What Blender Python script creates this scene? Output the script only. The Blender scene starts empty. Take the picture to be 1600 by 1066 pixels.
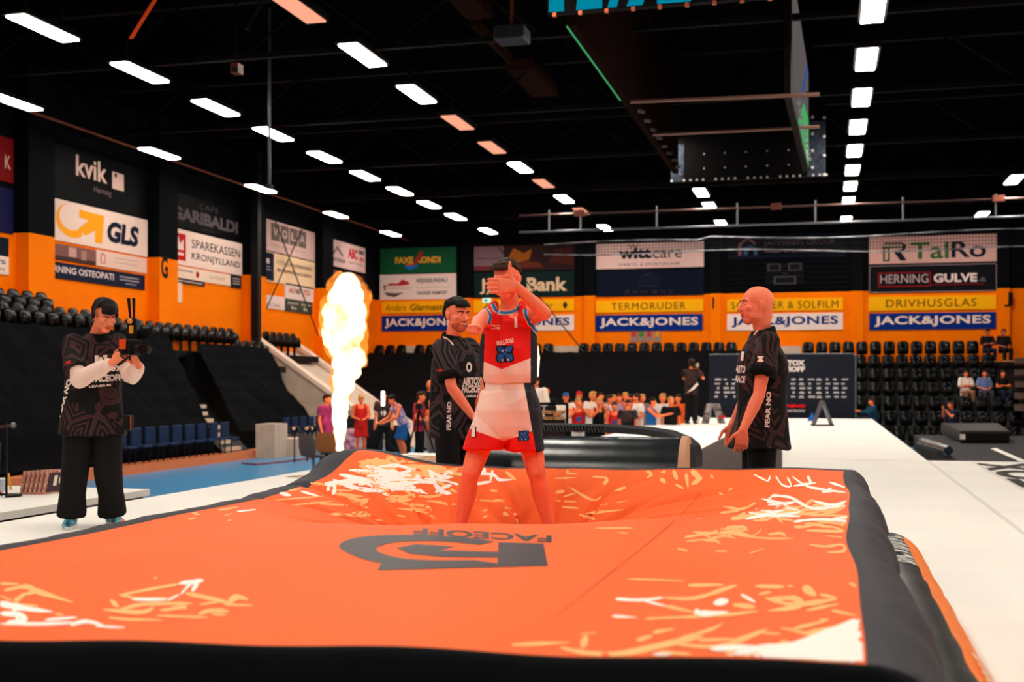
import bpy, bmesh, math, random
import numpy as np
from mathutils import Vector, Matrix, noise
from mathutils.bvhtree import BVHTree
from mathutils.geometry import tessellate_polygon

random.seed(7)
SC = bpy.context.scene
COL = SC.collection

# ------------------------------------------------------------------ camera, world, exposure
F = 1900.0                      # focal length in pixels of a 1600 px wide frame
HOR = 598.0                     # the horizon's pixel row
CZ = 2.10                       # camera height above the hall floor
YAW = math.atan(487.0 / F)      # the hall's long axis vanishes at pixel 1287
CAM = Vector((0, 0, CZ))
FWD = Vector((-math.sin(YAW), math.cos(YAW), 0))
RGT = Vector((math.cos(YAW), math.sin(YAW), 0))
UP = Vector((0, 0, 1))
cd = bpy.data.cameras.new('camera')
cd.sensor_width = 36.0
cd.lens = 36.0 * F / 1600.0
cd.shift_y = (HOR - 533.0) / 1600.0
cd.clip_end = 300
cd.dof.use_dof = True
cd.dof.focus_distance = 7.4
cd.dof.aperture_fstop = 2.8
cam = bpy.data.objects.new('camera', cd)
COL.objects.link(cam)
cam.location = CAM
cam.rotation_euler = (math.radians(90), 0, YAW)
SC.camera = cam
w = bpy.data.worlds.new('world')
SC.world = w
w.use_nodes = True
w.node_tree.nodes['Background'].inputs[0].default_value = (0.012, 0.010, 0.010, 1)
w.node_tree.nodes['Background'].inputs[1].default_value = 1.0
SC.view_settings.view_transform = 'Standard'
SC.view_settings.look = 'None'
SC.view_settings.gamma = 1.0
SC.view_settings.use_curve_mapping = False
SC.view_settings.exposure = 0.2
LAMP = 60.0                     # radiance of the lit ceiling panels


def RD(px, py):
    return FWD + RGT * ((px - 800.0) / F) + UP * ((HOR - py) / F)


def PD(px, py, d):              # the point at depth d on a pixel's ray
    return CAM + RD(px, py) * d


def P(px, py, z):               # the point at height z on a pixel's ray
    r = RD(px, py)
    return CAM + r * ((z - CZ) / r.z)


def PX(px, py, X):
    r = RD(px, py)
    return CAM + r * (X / r.x)


def PY(px, py, Y):
    r = RD(px, py)
    return CAM + r * (Y / r.y)


def proj(v):
    q = v - CAM
    d = q.dot(FWD)
    return 800 + F * q.dot(RGT) / d, HOR - F * q.z / d


# ------------------------------------------------------------------ materials
def lin(c):
    return tuple(((v / 255.0) / 12.92 if v / 255.0 < 0.04045 else ((v / 255.0 + 0.055) / 1.055) ** 2.4) for v in c)


def mat(name, c, rough=0.6, metal=0.0, var=0.0, scale=8.0, bump=0.0, spec=0.15, coat=0.0, c2=None):
    m = bpy.data.materials.new(name)
    m.use_nodes = True
    nt = m.node_tree
    b = nt.nodes['Principled BSDF']
    col = lin(c)
    b.inputs['Base Color'].default_value = (*col, 1)
    b.inputs['Roughness'].default_value = rough
    b.inputs['Metallic'].default_value = metal
    b.inputs['Specular IOR Level'].default_value = spec
    b.inputs['Coat Weight'].default_value = coat
    if var or bump or c2:
        tc = nt.nodes.new('ShaderNodeTexCoord')
        n = nt.nodes.new('ShaderNodeTexNoise')
        n.inputs['Scale'].default_value = scale
        n.inputs['Detail'].default_value = 4
        nt.links.new(tc.outputs['Object'], n.inputs['Vector'])
        if var or c2:
            r = nt.nodes.new('ShaderNodeValToRGB')
            o = lin(c2) if c2 else tuple(v * (1 - var) for v in col)
            r.color_ramp.elements[0].color = (*o, 1)
            r.color_ramp.elements[1].color = (*(col if c2 else tuple(min(1, v * (1 + var * 0.5)) for v in col)), 1)
            r.color_ramp.elements[0].position = 0.35
            r.color_ramp.elements[1].position = 0.65
            nt.links.new(n.outputs['Fac'], r.inputs['Fac'])
            nt.links.new(r.outputs['Color'], b.inputs['Base Color'])
        if bump:
            bp = nt.nodes.new('ShaderNodeBump')
            bp.inputs['Strength'].default_value = bump
            bp.inputs['Distance'].default_value = 0.02
            nt.links.new(n.outputs['Fac'], bp.inputs['Height'])
            nt.links.new(bp.outputs['Normal'], b.inputs['Normal'])
    return m


def emis(name, c, s, transp=None, scale=3.0):
    m = bpy.data.materials.new(name)
    m.use_nodes = True
    nt = m.node_tree
    nt.nodes.remove(nt.nodes['Principled BSDF'])
    e = nt.nodes.new('ShaderNodeEmission')
    e.inputs[0].default_value = (*c, 1)
    e.inputs[1].default_value = s
    out = nt.nodes['Material Output']
    if transp is None:
        nt.links.new(e.outputs[0], out.inputs[0])
    else:
        t = nt.nodes.new('ShaderNodeBsdfTransparent')
        mx = nt.nodes.new('ShaderNodeMixShader')
        tc = nt.nodes.new('ShaderNodeTexCoord')
        n = nt.nodes.new('ShaderNodeTexNoise')
        n.inputs['Scale'].default_value = scale
        n.inputs['Detail'].default_value = 5
        r = nt.nodes.new('ShaderNodeMapRange')
        r.inputs[1].default_value = 0.35
        r.inputs[2].default_value = 0.7
        r.inputs[3].default_value = 0.0
        r.inputs[4].default_value = transp
        nt.links.new(tc.outputs['Object'], n.inputs['Vector'])
        nt.links.new(n.outputs['Fac'], r.inputs[0])
        nt.links.new(r.outputs[0], mx.inputs[0])
        nt.links.new(t.outputs[0], mx.inputs[1])
        nt.links.new(e.outputs[0], mx.inputs[2])
        nt.links.new(mx.outputs[0], out.inputs[0])
    return m


def jersey_mat(name, base, line, scale=7.0, width=0.09, cover=0.55):
    """dark cloth printed with angular outlines"""
    m = bpy.data.materials.new(name)
    m.use_nodes = True
    nt = m.node_tree
    b = nt.nodes['Principled BSDF']
    b.inputs['Roughness'].default_value = 0.75
    b.inputs['Specular IOR Level'].default_value = 0.2
    tc = nt.nodes.new('ShaderNodeTexCoord')
    v = nt.nodes.new('ShaderNodeTexVoronoi')
    v.feature = 'DISTANCE_TO_EDGE'
    v.inputs['Scale'].default_value = scale
    wv = nt.nodes.new('ShaderNodeMath')
    wv.operation = 'SINE'
    mu = nt.nodes.new('ShaderNodeMath')
    mu.operation = 'MULTIPLY'
    mu.inputs[1].default_value = 46.0
    gt = nt.nodes.new('ShaderNodeMath')
    gt.operation = 'GREATER_THAN'
    gt.inputs[1].default_value = 0.25
    nz = nt.nodes.new('ShaderNodeTexNoise')
    nz.inputs['Scale'].default_value = 4.0
    g2 = nt.nodes.new('ShaderNodeMath')
    g2.operation = 'GREATER_THAN'
    g2.inputs[1].default_value = cover
    m3 = nt.nodes.new('ShaderNodeMath')
    m3.operation = 'MULTIPLY'
    mx = nt.nodes.new('ShaderNodeMixRGB')
    mx.inputs[1].default_value = (*lin(base), 1)
    mx.inputs[2].default_value = (*lin(line), 1)
    L = nt.links.new
    L(tc.outputs['Object'], v.inputs['Vector'])
    L(tc.outputs['Object'], nz.inputs['Vector'])
    L(v.outputs['Distance'], mu.inputs[0])
    L(mu.outputs[0], wv.inputs[0])
    L(wv.outputs[0], gt.inputs[0])
    L(nz.outputs['Fac'], g2.inputs[0])
    L(gt.outputs[0], m3.inputs[0])
    L(g2.outputs[0], m3.inputs[1])
    L(m3.outputs[0], mx.inputs[0])
    L(mx.outputs[0], b.inputs['Base Color'])
    return m


MT = {}


def mc(c, rough=0.7, **k):
    k.setdefault('spec', 0.06)       # a plain material, cached by its colour
    key = (c, rough, tuple(sorted(k.items())))
    if key not in MT:
        MT[key] = mat('paint_%d_%d_%d' % c, c, rough, **k)
    return MT[key]


# ------------------------------------------------------------------ mesh building
WL = {}                          # world location of every object
TS = bpy.data.scenes.new('workbench')


def evaluated(ob):
    TS.collection.objects.link(ob)
    vl = TS.view_layers[0]
    vl.update()
    dg = vl.depsgraph
    me = bpy.data.meshes.new_from_object(ob.evaluated_get(dg), depsgraph=dg)
    TS.collection.objects.unlink(ob)
    return me


def orth(t, ref=None):
    t = t.normalized()
    ref = ref or (UP if abs(t.z) < 0.9 else Vector((1, 0, 0)))
    a = ref - t * ref.dot(t)
    if a.length < 1e-6:
        a = Vector((1, 0, 0)) - t * t.x
    a.normalize()
    return a, t.cross(a)


class MB:
    def __init__(s):
        s.v = []
        s.f = []
        s.m = []

    def ring_skin(s, rings, mi=0, cap=True):
        n = len(rings[0])
        b = len(s.v)
        for r in rings:
            s.v.extend(r)
        for i in range(len(rings) - 1):
            for j in range(n):
                k = (j + 1) % n
                s.f.append((b + i * n + j, b + i * n + k, b + (i + 1) * n + k, b + (i + 1) * n + j))
                s.m.append(mi)
        if cap:
            s.f.append(tuple(b + j for j in range(n))[::-1])
            s.f.append(tuple(b + (len(rings) - 1) * n + j for j in range(n)))
            s.m += [mi, mi]
        return s

    def box(s, c, size, mi=0, ax=None):
        c = Vector(c)
        x, y, z = ax or (Vector((1, 0, 0)), Vector((0, 1, 0)), UP)
        b = len(s.v)
        for k in (-1, 1):
            for j in (-1, 1):
                for i in (-1, 1):
                    s.v.append(c + x * (i * size[0] / 2) + y * (j * size[1] / 2) + z * (k * size[2] / 2))
        for q in ((0, 2, 3, 1), (4, 5, 7, 6), (0, 1, 5, 4), (2, 6, 7, 3), (0, 4, 6, 2), (1, 3, 7, 5)):
            s.f.append(tuple(b + i for i in q))
            s.m.append(mi)
        return s

    def bb(s, lo, hi, mi=0):
        return s.box([(a + b) / 2 for a, b in zip(lo, hi)], [abs(b - a) for a, b in zip(lo, hi)], mi)

    def loft(s, secs, n=24, mi=0, cap=True, p=2.0):
        rings = []
        for c, u, v in secs:
            r = []
            for j in range(n):
                a = 2 * math.pi * j / n
                ca, sa = math.cos(a), math.sin(a)
                r.append(Vector(c) + u * (math.copysign(abs(ca) ** (2 / p), ca)) + v * (math.copysign(abs(sa) ** (2 / p), sa)))
            rings.append(r)
        return s.ring_skin(rings, mi, cap)

    def tube(s, pts, rad, n=10, mi=0, cap=True):
        pts = [Vector(p) for p in pts]
        if not isinstance(rad, (list, tuple)):
            rad = [rad] * len(pts)
        rings = []
        a = None
        for i, p in enumerate(pts):
            t = (pts[min(i + 1, len(pts) - 1)] - pts[max(i - 1, 0)])
            a, b = orth(t, a)
            rings.append([p + (a * math.cos(2 * math.pi * j / n) + b * math.sin(2 * math.pi * j / n)) * rad[i] for j in range(n)])
        return s.ring_skin(rings, mi, cap)

    def cyl(s, p0, p1, r0, r1=None, n=16, mi=0):
        return s.tube([p0, p1], [r0, r1 if r1 is not None else r0], n, mi)

    def ell(s, c, r, ax=None, n=14, mi=0):
        c = Vector(c)
        x, y, z = ax or (Vector((1, 0, 0)), Vector((0, 1, 0)), UP)
        rings = []
        m = max(6, n // 2 + 1)
        for i in range(m + 1):
            ph = math.pi * (i / m) if 0 < i < m else (0.02 if i == 0 else math.pi - 0.02)
            rr, zz = math.sin(ph), -math.cos(ph)
            rings.append([c + x * (r[0] * rr * math.cos(2 * math.pi * j / n)) + y * (r[1] * rr * math.sin(2 * math.pi * j / n)) + z * (r[2] * zz) for j in range(n)])
        return s.ring_skin(rings, mi)

    def cap(s, p0, p1, r0, r1=None, n=14, mi=0):          # a capsule that may taper
        p0, p1 = Vector(p0), Vector(p1)
        r1 = r0 if r1 is None else r1
        t = (p1 - p0)
        if t.length < 1e-6:
            return s.ell(p0, (r0, r0, r0), n=n, mi=mi)
        t.normalize()
        pts, rad = [], []
        for k in range(5):
            a = math.pi / 2 * (1 - k / 4) * 0.98
            pts.append(p0 - t * (r0 * math.sin(a)))
            rad.append(r0 * math.cos(a))
        for k in range(5):
            a = math.pi / 2 * (k / 4) * 0.98
            pts.append(p1 + t * (r1 * math.sin(a)))
            rad.append(r1 * math.cos(a))
        return s.tube(pts, rad, n, mi)

    def limb(s, pts, rad, n=14, mi=0):
        for i in range(len(pts) - 1):
            s.cap(pts[i], pts[i + 1], rad[i], rad[i + 1], n, mi)
        return s

    def poly(s, pts, mi=0):                               # a flat polygon, may be concave
        b = len(s.v)
        pts = [Vector(p) for p in pts]
        s.v += pts
        for t in tessellate_polygon([pts]):
            s.f.append(tuple(b + i for i in t))
            s.m.append(mi)
        return s

    def prism(s, pts, off, mi=0):                         # polygon swept by off
        b = len(s.v)
        pts = [Vector(p) for p in pts]
        n = len(pts)
        s.v += pts
        s.v += [p + Vector(off) for p in pts]
        for t in tessellate_polygon([pts]):
            s.f.append(tuple(b + i for i in t)[::-1])
            s.f.append(tuple(b + n + i for i in t))
            s.m += [mi, mi]
        for i in range(n):
            j = (i + 1) % n
            s.f.append((b + i, b + j, b + n + j, b + n + i))
            s.m.append(mi)
        return s

    def mesh(s, name='m'):
        me = bpy.data.meshes.new(name)
        me.from_pydata([tuple(v) for v in s.v], [], s.f)
        me.polygons.foreach_set('material_index', s.m)
        return me

    def solid(s, voxel, smooth=3, wr=0.0, wscale=6.0, factor=0.5):
        """one continuous surface over everything put in so far"""
        me = s.mesh('solid')
        ob = bpy.data.objects.new('solid', me)
        md = ob.modifiers.new('r', 'REMESH')
        md.mode = 'VOXEL'
        md.voxel_size = voxel
        if smooth:
            ms = ob.modifiers.new('s', 'SMOOTH')
            ms.iterations = smooth
            ms.factor = factor
        out = evaluated(ob)
        bpy.data.objects.remove(ob)
        bpy.data.meshes.remove(me)
        if wr:
            nv = [Vector(v.normal) for v in out.vertices]
            for v, nn in zip(out.vertices, nv):
                q = v.co
                a = noise.noise(Vector((q.x * wscale + 3, q.y * wscale, q.z * wscale * 0.45)))
                a = 1 - abs(a) * 2.6
                v.co = q + nn * (wr * a)
        return out

    def build(s, name, m, parent=None, smooth=True, me=None, bevel=0.0, fn=None):
        me = me or s.mesh(name)
        me.name = name
        ms = m if isinstance(m, (list, tuple)) else [m]
        idx = list(s.m) if len(s.m) == len(me.polygons) else None
        me.materials.clear()
        for k in ms:
            me.materials.append(k)
        ob = bpy.data.objects.new(name, me)
        if parent is not None:
            base = WL[parent.name]
            ob.parent = parent
        else:
            n = len(me.vertices)
            co = np.empty(n * 3)
            me.vertices.foreach_get('co', co)
            co = co.reshape(-1, 3)
            base = Vector(((co[:, 0].min() + co[:, 0].max()) / 2, (co[:, 1].min() + co[:, 1].max()) / 2, co[:, 2].min()))
            ob.location = base
        if idx and len(ms) > 1:
            me.polygons.foreach_set('material_index', idx)
        if fn:
            for p in me.polygons:
                p.material_index = fn(p.center, p.normal)
        me.transform(Matrix.Translation(-base))
        WL[ob.name] = base.copy()
        COL.objects.link(ob)
        if smooth:
            me.polygons.foreach_set('use_smooth', [True] * len(me.polygons))
            if smooth != 'all':
                me.set_sharp_from_angle(angle=math.radians(40))
        if bevel:
            b = ob.modifiers.new('bevel', 'BEVEL')
            b.width = bevel
            b.segments = 2
            b.limit_method = 'ANGLE'
        return ob


def tag(o, label, cat, group=None, kind=None):
    o['label'] = label
    o['category'] = cat
    if group:
        o['group'] = group
    if kind:
        o['kind'] = kind
    return o


def thing(name, label, cat, loc, group=None):
    o = bpy.data.objects.new(name, None)
    o.empty_display_size = 0.1
    COL.objects.link(o)
    o.location = loc
    WL[o.name] = Vector(loc)
    return tag(o, label, cat, group)


def struct(name, mb, m, smooth=False, **k):
    o = mb.build(name, m, None, smooth, **k)
    o['kind'] = 'structure'
    return o


def dup(root, loc, label=None, rotz=None):
    c = root.copy()
    COL.objects.link(c)
    c.location = loc
    if rotz is not None:
        c.rotation_euler = (0, 0, rotz)
    if label:
        c['label'] = label
    for ch in KIDS(root):
        d = ch.copy()
        COL.objects.link(d)
        d.parent = c
        for g in KIDS(ch):
            e = g.copy()
            COL.objects.link(e)
            e.parent = d
    return c


def KIDS(o):
    return list(o.children)


ORD = ['first', 'second', 'third', 'fourth', 'fifth', 'sixth', 'seventh', 'eighth', 'ninth', 'tenth', 'eleventh', 'twelfth',
       'thirteenth', 'fourteenth', 'fifteenth', 'sixteenth', 'seventeenth', 'eighteenth', 'nineteenth', 'twentieth']

# ------------------------------------------------------------------ lettering
TX = {}


def text2d(s, bold=0.0, shear=0.0, space=1.0):
    """lettering as flat triangles in the unit square, and its width over height"""
    key = (s, bold, shear, space)
    if key in TX:
        return TX[key]
    cu = bpy.data.curves.new('lettering', 'FONT')
    cu.body = s
    cu.offset = bold
    cu.shear = shear
    cu.space_character = space
    cu.resolution_u = 3
    ob = bpy.data.objects.new('lettering', cu)
    me = evaluated(ob)
    bm = bmesh.new()
    bm.from_mesh(me)
    bmesh.ops.triangulate(bm, faces=bm.faces[:])
    bm.verts.ensure_lookup_table()
    v = [(q.co.x, q.co.y) for q in bm.verts]
    f = [tuple(x.index for x in q.verts) for q in bm.faces]
    bm.free()
    bpy.data.objects.remove(ob)
    bpy.data.meshes.remove(me)
    x0, x1 = min(q[0] for q in v), max(q[0] for q in v)
    y0, y1 = min(q[1] for q in v), max(q[1] for q in v)
    v = [((a - x0) / (x1 - x0), (b - y0) / (y1 - y0)) for a, b in v]
    TX[key] = (v, f, (x1 - x0) / (y1 - y0))
    return TX[key]


def put_text(mb, s, o, right, up, wdt, hgt, mi=0, bold=0.0, shear=0.0, space=1.0):
    """lettering as geometry: lower left corner o, fitted to wdt x hgt"""
    v, f, asp = text2d(s, bold, shear, space)
    b = len(mb.v)
    mb.v += [o + right * (a * wdt) + up * (c * hgt) for a, c in v]
    mb.f += [tuple(b + i for i in t) for t in f]
    mb.m += [mi] * len(f)


def fine(v, f, L, rounds=5):
    """2D triangles split until no edge is longer than L"""
    bm = bmesh.new()
    vs = [bm.verts.new((a, b, 0)) for a, b in v]
    for t in f:
        try:
            bm.faces.new([vs[i] for i in t])
        except ValueError:
            pass
    for _ in range(rounds):
        es = [e for e in bm.edges if e.calc_length() > L]
        if not es:
            break
        bmesh.ops.subdivide_edges(bm, edges=es, cuts=1)
        bmesh.ops.triangulate(bm, faces=[q for q in bm.faces if len(q.verts) > 3])
    bm.verts.index_update()
    V = [(q.co.x, q.co.y) for q in bm.verts]
    T = [tuple(x.index for x in q.verts) for q in bm.faces]
    bm.free()
    return V, T


def bvh_of(obs):
    vs, fs = [], []
    for o in obs:
        b = len(vs)
        wl = WL[o.name]
        vs += [q.co + wl for q in o.data.vertices]
        fs += [tuple(b + i for i in q.vertices) for q in o.data.polygons]
    return BVHTree.FromPolygons(vs, fs)


def print_on(mb, v, f, bvh, mi=0, off=0.004, L=6.0):
    """lays flat triangles, given along sight lines, onto the cloth they are printed on"""
    V, T = fine(v, f, L)
    idx = {}
    b = len(mb.v)
    for i, (a, c) in enumerate(V):
        d = RD(a, c)
        h = bvh.ray_cast(CAM, d.normalized())
        if h[0] is not None:
            idx[i] = len(mb.v)
            mb.v.append(h[0] + h[1] * off if h[1].dot(d) < 0 else h[0] - h[1] * off)
    for t in T:
        if all(i in idx for i in t):
            q = tuple(idx[i] for i in t)
            ps = [mb.v[i] for i in q]
            if max((ps[0] - ps[1]).length, (ps[1] - ps[2]).length, (ps[2] - ps[0]).length) < 0.25:
                mb.f.append(q)
                mb.m.append(mi)


def text_on(mb, s, c, wpx, hpx, bvh, mi=0, rot=0.0, bold=0.0, shear=0.0, off=0.004, L=6.0, space=1.0):
    v, f, asp = text2d(s, bold, shear, space)
    ca, sa = math.cos(rot), math.sin(rot)
    V = []
    for a, q in v:
        x, y = (a - 0.5) * wpx, -(q - 0.5) * hpx
        V.append((c[0] + x * ca - y * sa, c[1] + x * sa + y * ca))
    print_on(mb, V, f, bvh, mi, off, L)


def poly_tri(pts):
    return pts, [tuple(t) for t in tessellate_polygon([[Vector((a, b, 0)) for a, b in pts]])]


def ngon(cx, cy, rx, ry, n=20):
    return [(cx + rx * math.cos(2 * math.pi * i / n), cy + ry * math.sin(2 * math.pi * i / n)) for i in range(n)]


def sm(x, a, b):
    t = min(1.0, max(0.0, (x - a) / (b - a)))
    return t * t * (3 - 2 * t)
# ------------------------------------------------------------------ the hall
XL, YE, XR, HC = -18.4, 48.7, 15.0, 9.6
ST = 0.95                        # stage height
ZO = 5.62                        # top of the orange wall
m_floor = mat('blue_floor', (62, 140, 190), 0.28, var=0.06, scale=0.6)
m_orange = mat('orange_wall', (255, 122, 0), 0.75, var=0.05, scale=1.2, spec=0.05)
m_dark = mat('dark_cladding', (9, 10, 14), 0.7, var=0.25, scale=0.8, spec=0.03)
m_ceil = mat('black_ceiling', (7, 6, 7), 0.9, var=0.2, scale=0.5, spec=0.0)
m_black = mat('black', (10, 10, 12), 0.5, spec=0.2)
m_steel = mat('grey_steel', (120, 120, 124), 0.4, 0.7)
m_white = mat('white_stage', (250, 244, 236), 0.7, var=0.025, scale=0.9)
m_conc = mat('concrete', (205, 180, 160), 0.85, var=0.12, scale=3.0)
m_rib = mat('dark_steel', (13, 11, 12), 0.7, spec=0.05)

struct('floor', MB().bb((XL, -6, -0.2), (XR, YE, 0)), m_floor)
struct('ceiling', MB().bb((XL, -6, HC), (XR, YE, HC + 0.2)), m_ceil)


def two_tone(name, lo, hi):
    b = MB()
    b.bb((lo[0], lo[1], lo[2]), (hi[0], hi[1], ZO), 0)
    b.bb((lo[0], lo[1], ZO), (hi[0], hi[1], hi[2]), 1)
    return struct(name, b, [m_orange, m_dark])


two_tone('wall_left', (XL - 0.3, -6, 0), (XL, YE, HC))
two_tone('wall_end', (XL - 0.3, YE, 0), (XR, YE + 0.3, HC))
two_tone('wall_right', (XR, -6, 0), (XR + 0.3, YE, HC))
# horizontal sheet ribs of the dark cladding, pilasters
n = 0
for yc in (25.3, 31.1, 36.85, 42.6):
    n += 1
    two_tone('trim_%d' % n, (XL, yc - 0.5, 0), (XL + 0.35, yc + 0.5, HC))
for xc in (-14.4, -9.2, -4.15, 1.25, 6.5, 11.6):
    n += 1
    two_tone('trim_%d' % n, (xc - 0.22, YE - 0.2, 0), (xc + 0.22, YE, HC))
rb = MB()
for k in range(14):
    rb.bb((-3.9, YE - 0.05, ZO + 0.1 + k * 0.2), (1.0, YE, ZO + 0.16 + k * 0.2))
struct('trim_20', rb, m_dark)

# stage decks
b = MB().bb((-6.55, -2.5, 0), (10.5, 18.9, ST))
struct('stage_floor', b, m_white)
b = MB().bb((-4.6, 18.95, 0), (1.48, 40.2, ST))
struct('runway_floor', b, m_white)
b = MB().bb((-12.5, 1.0, 0.0), (-7.05, 11.75, ST - 0.02))
b2 = MB().bb((-12.5, 1.0, 0.9), (-7.05, 11.75, ST))
jo = struct('side_stage_floor', MB().bb((-12.5, 1.0, 0.88), (-7.05, 11.75, ST)), m_white)
struct('side_stage_skirt_trim', MB().bb((-12.45, 1.05, 0.0), (-7.1, 11.7, 0.88)), m_black)
struct('stage_gap_trim', MB().bb((-7.05, 1.0, 0.0), (-6.56, 11.7, 0.62)), m_black)
# seams of the white decks
sb = MB()
for X, y0, y1 in ((1.48, 2.0, 18.9), (2.08, 6.0, 18.9), (-1.0, 19, 40)):
    sb.bb((X - 0.02, y0, ST), (X + 0.02, y1, ST + 0.004))
struct('deck_seam_trim', sb, mat('seam', (232, 225, 217), 0.8))
# dark strip of matting on the runway
b = MB()
q = [P(1086, 740, ST), P(1089, 706, ST), P(1140, 680, ST), P(1222, 678, ST), P(1222, 740, ST)]
b.prism([(v.x, v.y, ST) for v in q], (0, 0, 0.012))
tag(b.build('floor_mat', mat('brown_mat', (66, 50, 46), 0.8, var=0.1)), 'dark brown floor mat on the white stage behind the airbag', 'mat')

# big letters on the white decks
b = MB()
put_text(b, 'AIRTOX', Vector((2.75, 11.3, ST + 0.006)), Vector((0, 1, 0)), Vector((-1, 0, 0)), 7.2, 0.66, bold=0.04)
tag(b.build('deck_lettering', mat('deck_ink', (58, 50, 48), 0.8), None, False), 'dark lettering printed across the white deck on the far side of the runway edge', 'lettering')
b = MB()
put_text(b, 'AIRTOX', Vector((-6.35, 18.2, ST + 0.006)), Vector((0, -1, 0)), Vector((1, 0, 0)), 4.6, 1.4, bold=0.03)
tag(b.build('deck_lettering', mat('deck_tan', (196, 140, 92), 0.8), None, False), 'tan lettering printed on the white deck behind the airbag corner', 'lettering')

# ------------------------------------------------------------------ roof steel
for k in range(8):
    y = 4.0 + k * 5.85
    t = thing('roof_truss', 'dark steel roof truss under the black ceiling, %s from the camera' % ORD[k], 'truss', (0, y, 8.4), None)
    b = MB()
    b.bb((XL, y - 0.06, 8.36), (XR, y + 0.06, 8.46))
    b.build('bottom_chord', m_rib, t, False)
    b = MB()
    b.bb((XL, y - 0.08, 9.45), (XR, y + 0.08, 9.6))
    b.build('top_chord', m_rib, t, False)
    b = MB()
    x = XL
    i = 0
    while x < XR - 1:
        b.cyl((x, y, 8.41 if i % 2 else 9.5), (x + 1.5, y, 9.5 if i % 2 else 8.41), 0.035, n=6)
        x += 1.5
        i += 1
    b.build('lattice_web', m_rib, t, False)
b = MB()
for k in range(40):
    b.bb((-12 + k * 0.25, 12, HC - 0.06), (-11.88 + k * 0.25, 44, HC))
struct('ceiling_rib_trim', b, mat('ceiling_rib', (11, 8, 8), 0.8, spec=0.0))
m_perf = mat('brown_panel', (48, 28, 22), 0.7, var=0.2, scale=5, spec=0)
for (pa, pb, lab) in (((690, -10), (770, 28), 'nearest'), ((735, 40), (800, 100), 'middle'), ((790, 110), (872, 150), 'farthest')):
    a = P(*pa, 9.3)
    c = P(*pb, 9.3)
    t = MB()
    y0, y1 = min(a.y, c.y), max(a.y, c.y)
    x0, x1 = min(a.x, c.x), max(a.x, c.x)
    for k in range(10):
        u = x0 + (x1 - x0) * k / 10
        t.bb((u, y0, 9.3), (u + (x1 - x0) / 14, y1, 9.36))
    t.bb((x0, y0, 9.36), (x1, y1, HC - 0.06))
    tag(t.build('acoustic_panel', m_perf, None, False), 'ribbed brown acoustic panel under the roof, the %s of three' % lab, 'panel')

# ------------------------------------------------------------------ ceiling lights
LZ = 8.0
m_lit = emis('lit_diffuser', (1.0, 0.93, 0.82), LAMP)
m_wlit = emis('lit_wall_diffuser', (1.0, 0.93, 0.82), LAMP * 0.45)
m_unlit = emis('unlit_diffuser_glow', (1.0, 0.38, 0.24), 0.95)  # flame light caught by unlit panels, put in as their own emission
rows = {
    'the row nearest the left wall': [(25, 161), (250, 241), (407, 296), (524, 337), (610, 366)],
    'the second row from the left wall': [(72, 46), (222, 115), (338, 170), (427, 211), (507, 247), (570, 276), (625, 300), (670, 321), (711, 340), (762, 362)],
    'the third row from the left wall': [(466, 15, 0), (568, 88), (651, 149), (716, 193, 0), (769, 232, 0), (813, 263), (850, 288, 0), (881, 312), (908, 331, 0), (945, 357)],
    'the row left of the screens': [(974, 123), (1012, 175), (1038, 216), (1096, 302), (1109, 323), (1127, 350)],
    'the row right of the screens': [(1364, 15), (1353, 95), (1346, 154), (1340, 200), (1335, 237), (1332, 267), (1329, 292), (1326, 315), (1323, 344)],
    'the row over the end stand': [(1584, 282), (1534, 337)],
}
lamp0 = {}


def light(x, y, lit, label, grp):
    if lit not in lamp0:
        t = thing('ceiling_light', label, 'light', (0, 0, 0), grp)
        h = MB().bb((-0.22, -0.8, 0.03), (0.22, 0.8, 0.12))
        h.bb((-0.02, -0.5, 0.12), (0.02, -0.46, 0.5)).bb((-0.02, 0.46, 0.12), (0.02, 0.5, 0.5))
        h.build('housing', m_rib, t, False)
        MB().bb((-0.17, -0.74, 0), (0.17, 0.74, 0.03)).build('diffuser', m_wlit if lit == 2 else m_lit if lit else m_unlit, t, False)
        t.location = (x, y, LZ)
        lamp0[lit] = t
        return t
    t = dup(lamp0[lit], (x, y, LZ), label)
    t['group'] = grp
    return t


for rn, lst in rows.items():
    xs = [P(q[0], q[1], LZ).x for q in lst]
    xm = sum(xs) / len(xs)
    for i, q in enumerate(lst):
        p = P(q[0], q[1], LZ)
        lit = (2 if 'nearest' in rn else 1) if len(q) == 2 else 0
        light(p.x * 0.6 + xm * 0.4, p.y, lit, '%s ceiling light, %s from front in %s' % ('white lit' if lit else 'unlit flame-tinted salmon', ORD[i], rn), 'ceiling lights in ' + rn)
for x in (-12.6, -8.1, -3.7, 0.7, 5.2):
    for y in (-3.0, 2.8, 8.6, 13.5):
        if (x, y) in ((0.7, 13.5), (-12.6, 13.5), (-8.1, 13.5)):
            continue
        light(x, y, 1, 'white lit rectangular ceiling light above the camera, outside the frame', 'ceiling lights above the camera')
for x in (9.6,):
    for y in (8.6, 14.4, 20.3, 26.1, 32, 37.9):
        light(x, y, 1, 'white lit rectangular ceiling light above the right side, outside the frame', 'ceiling lights above the right side')

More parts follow.
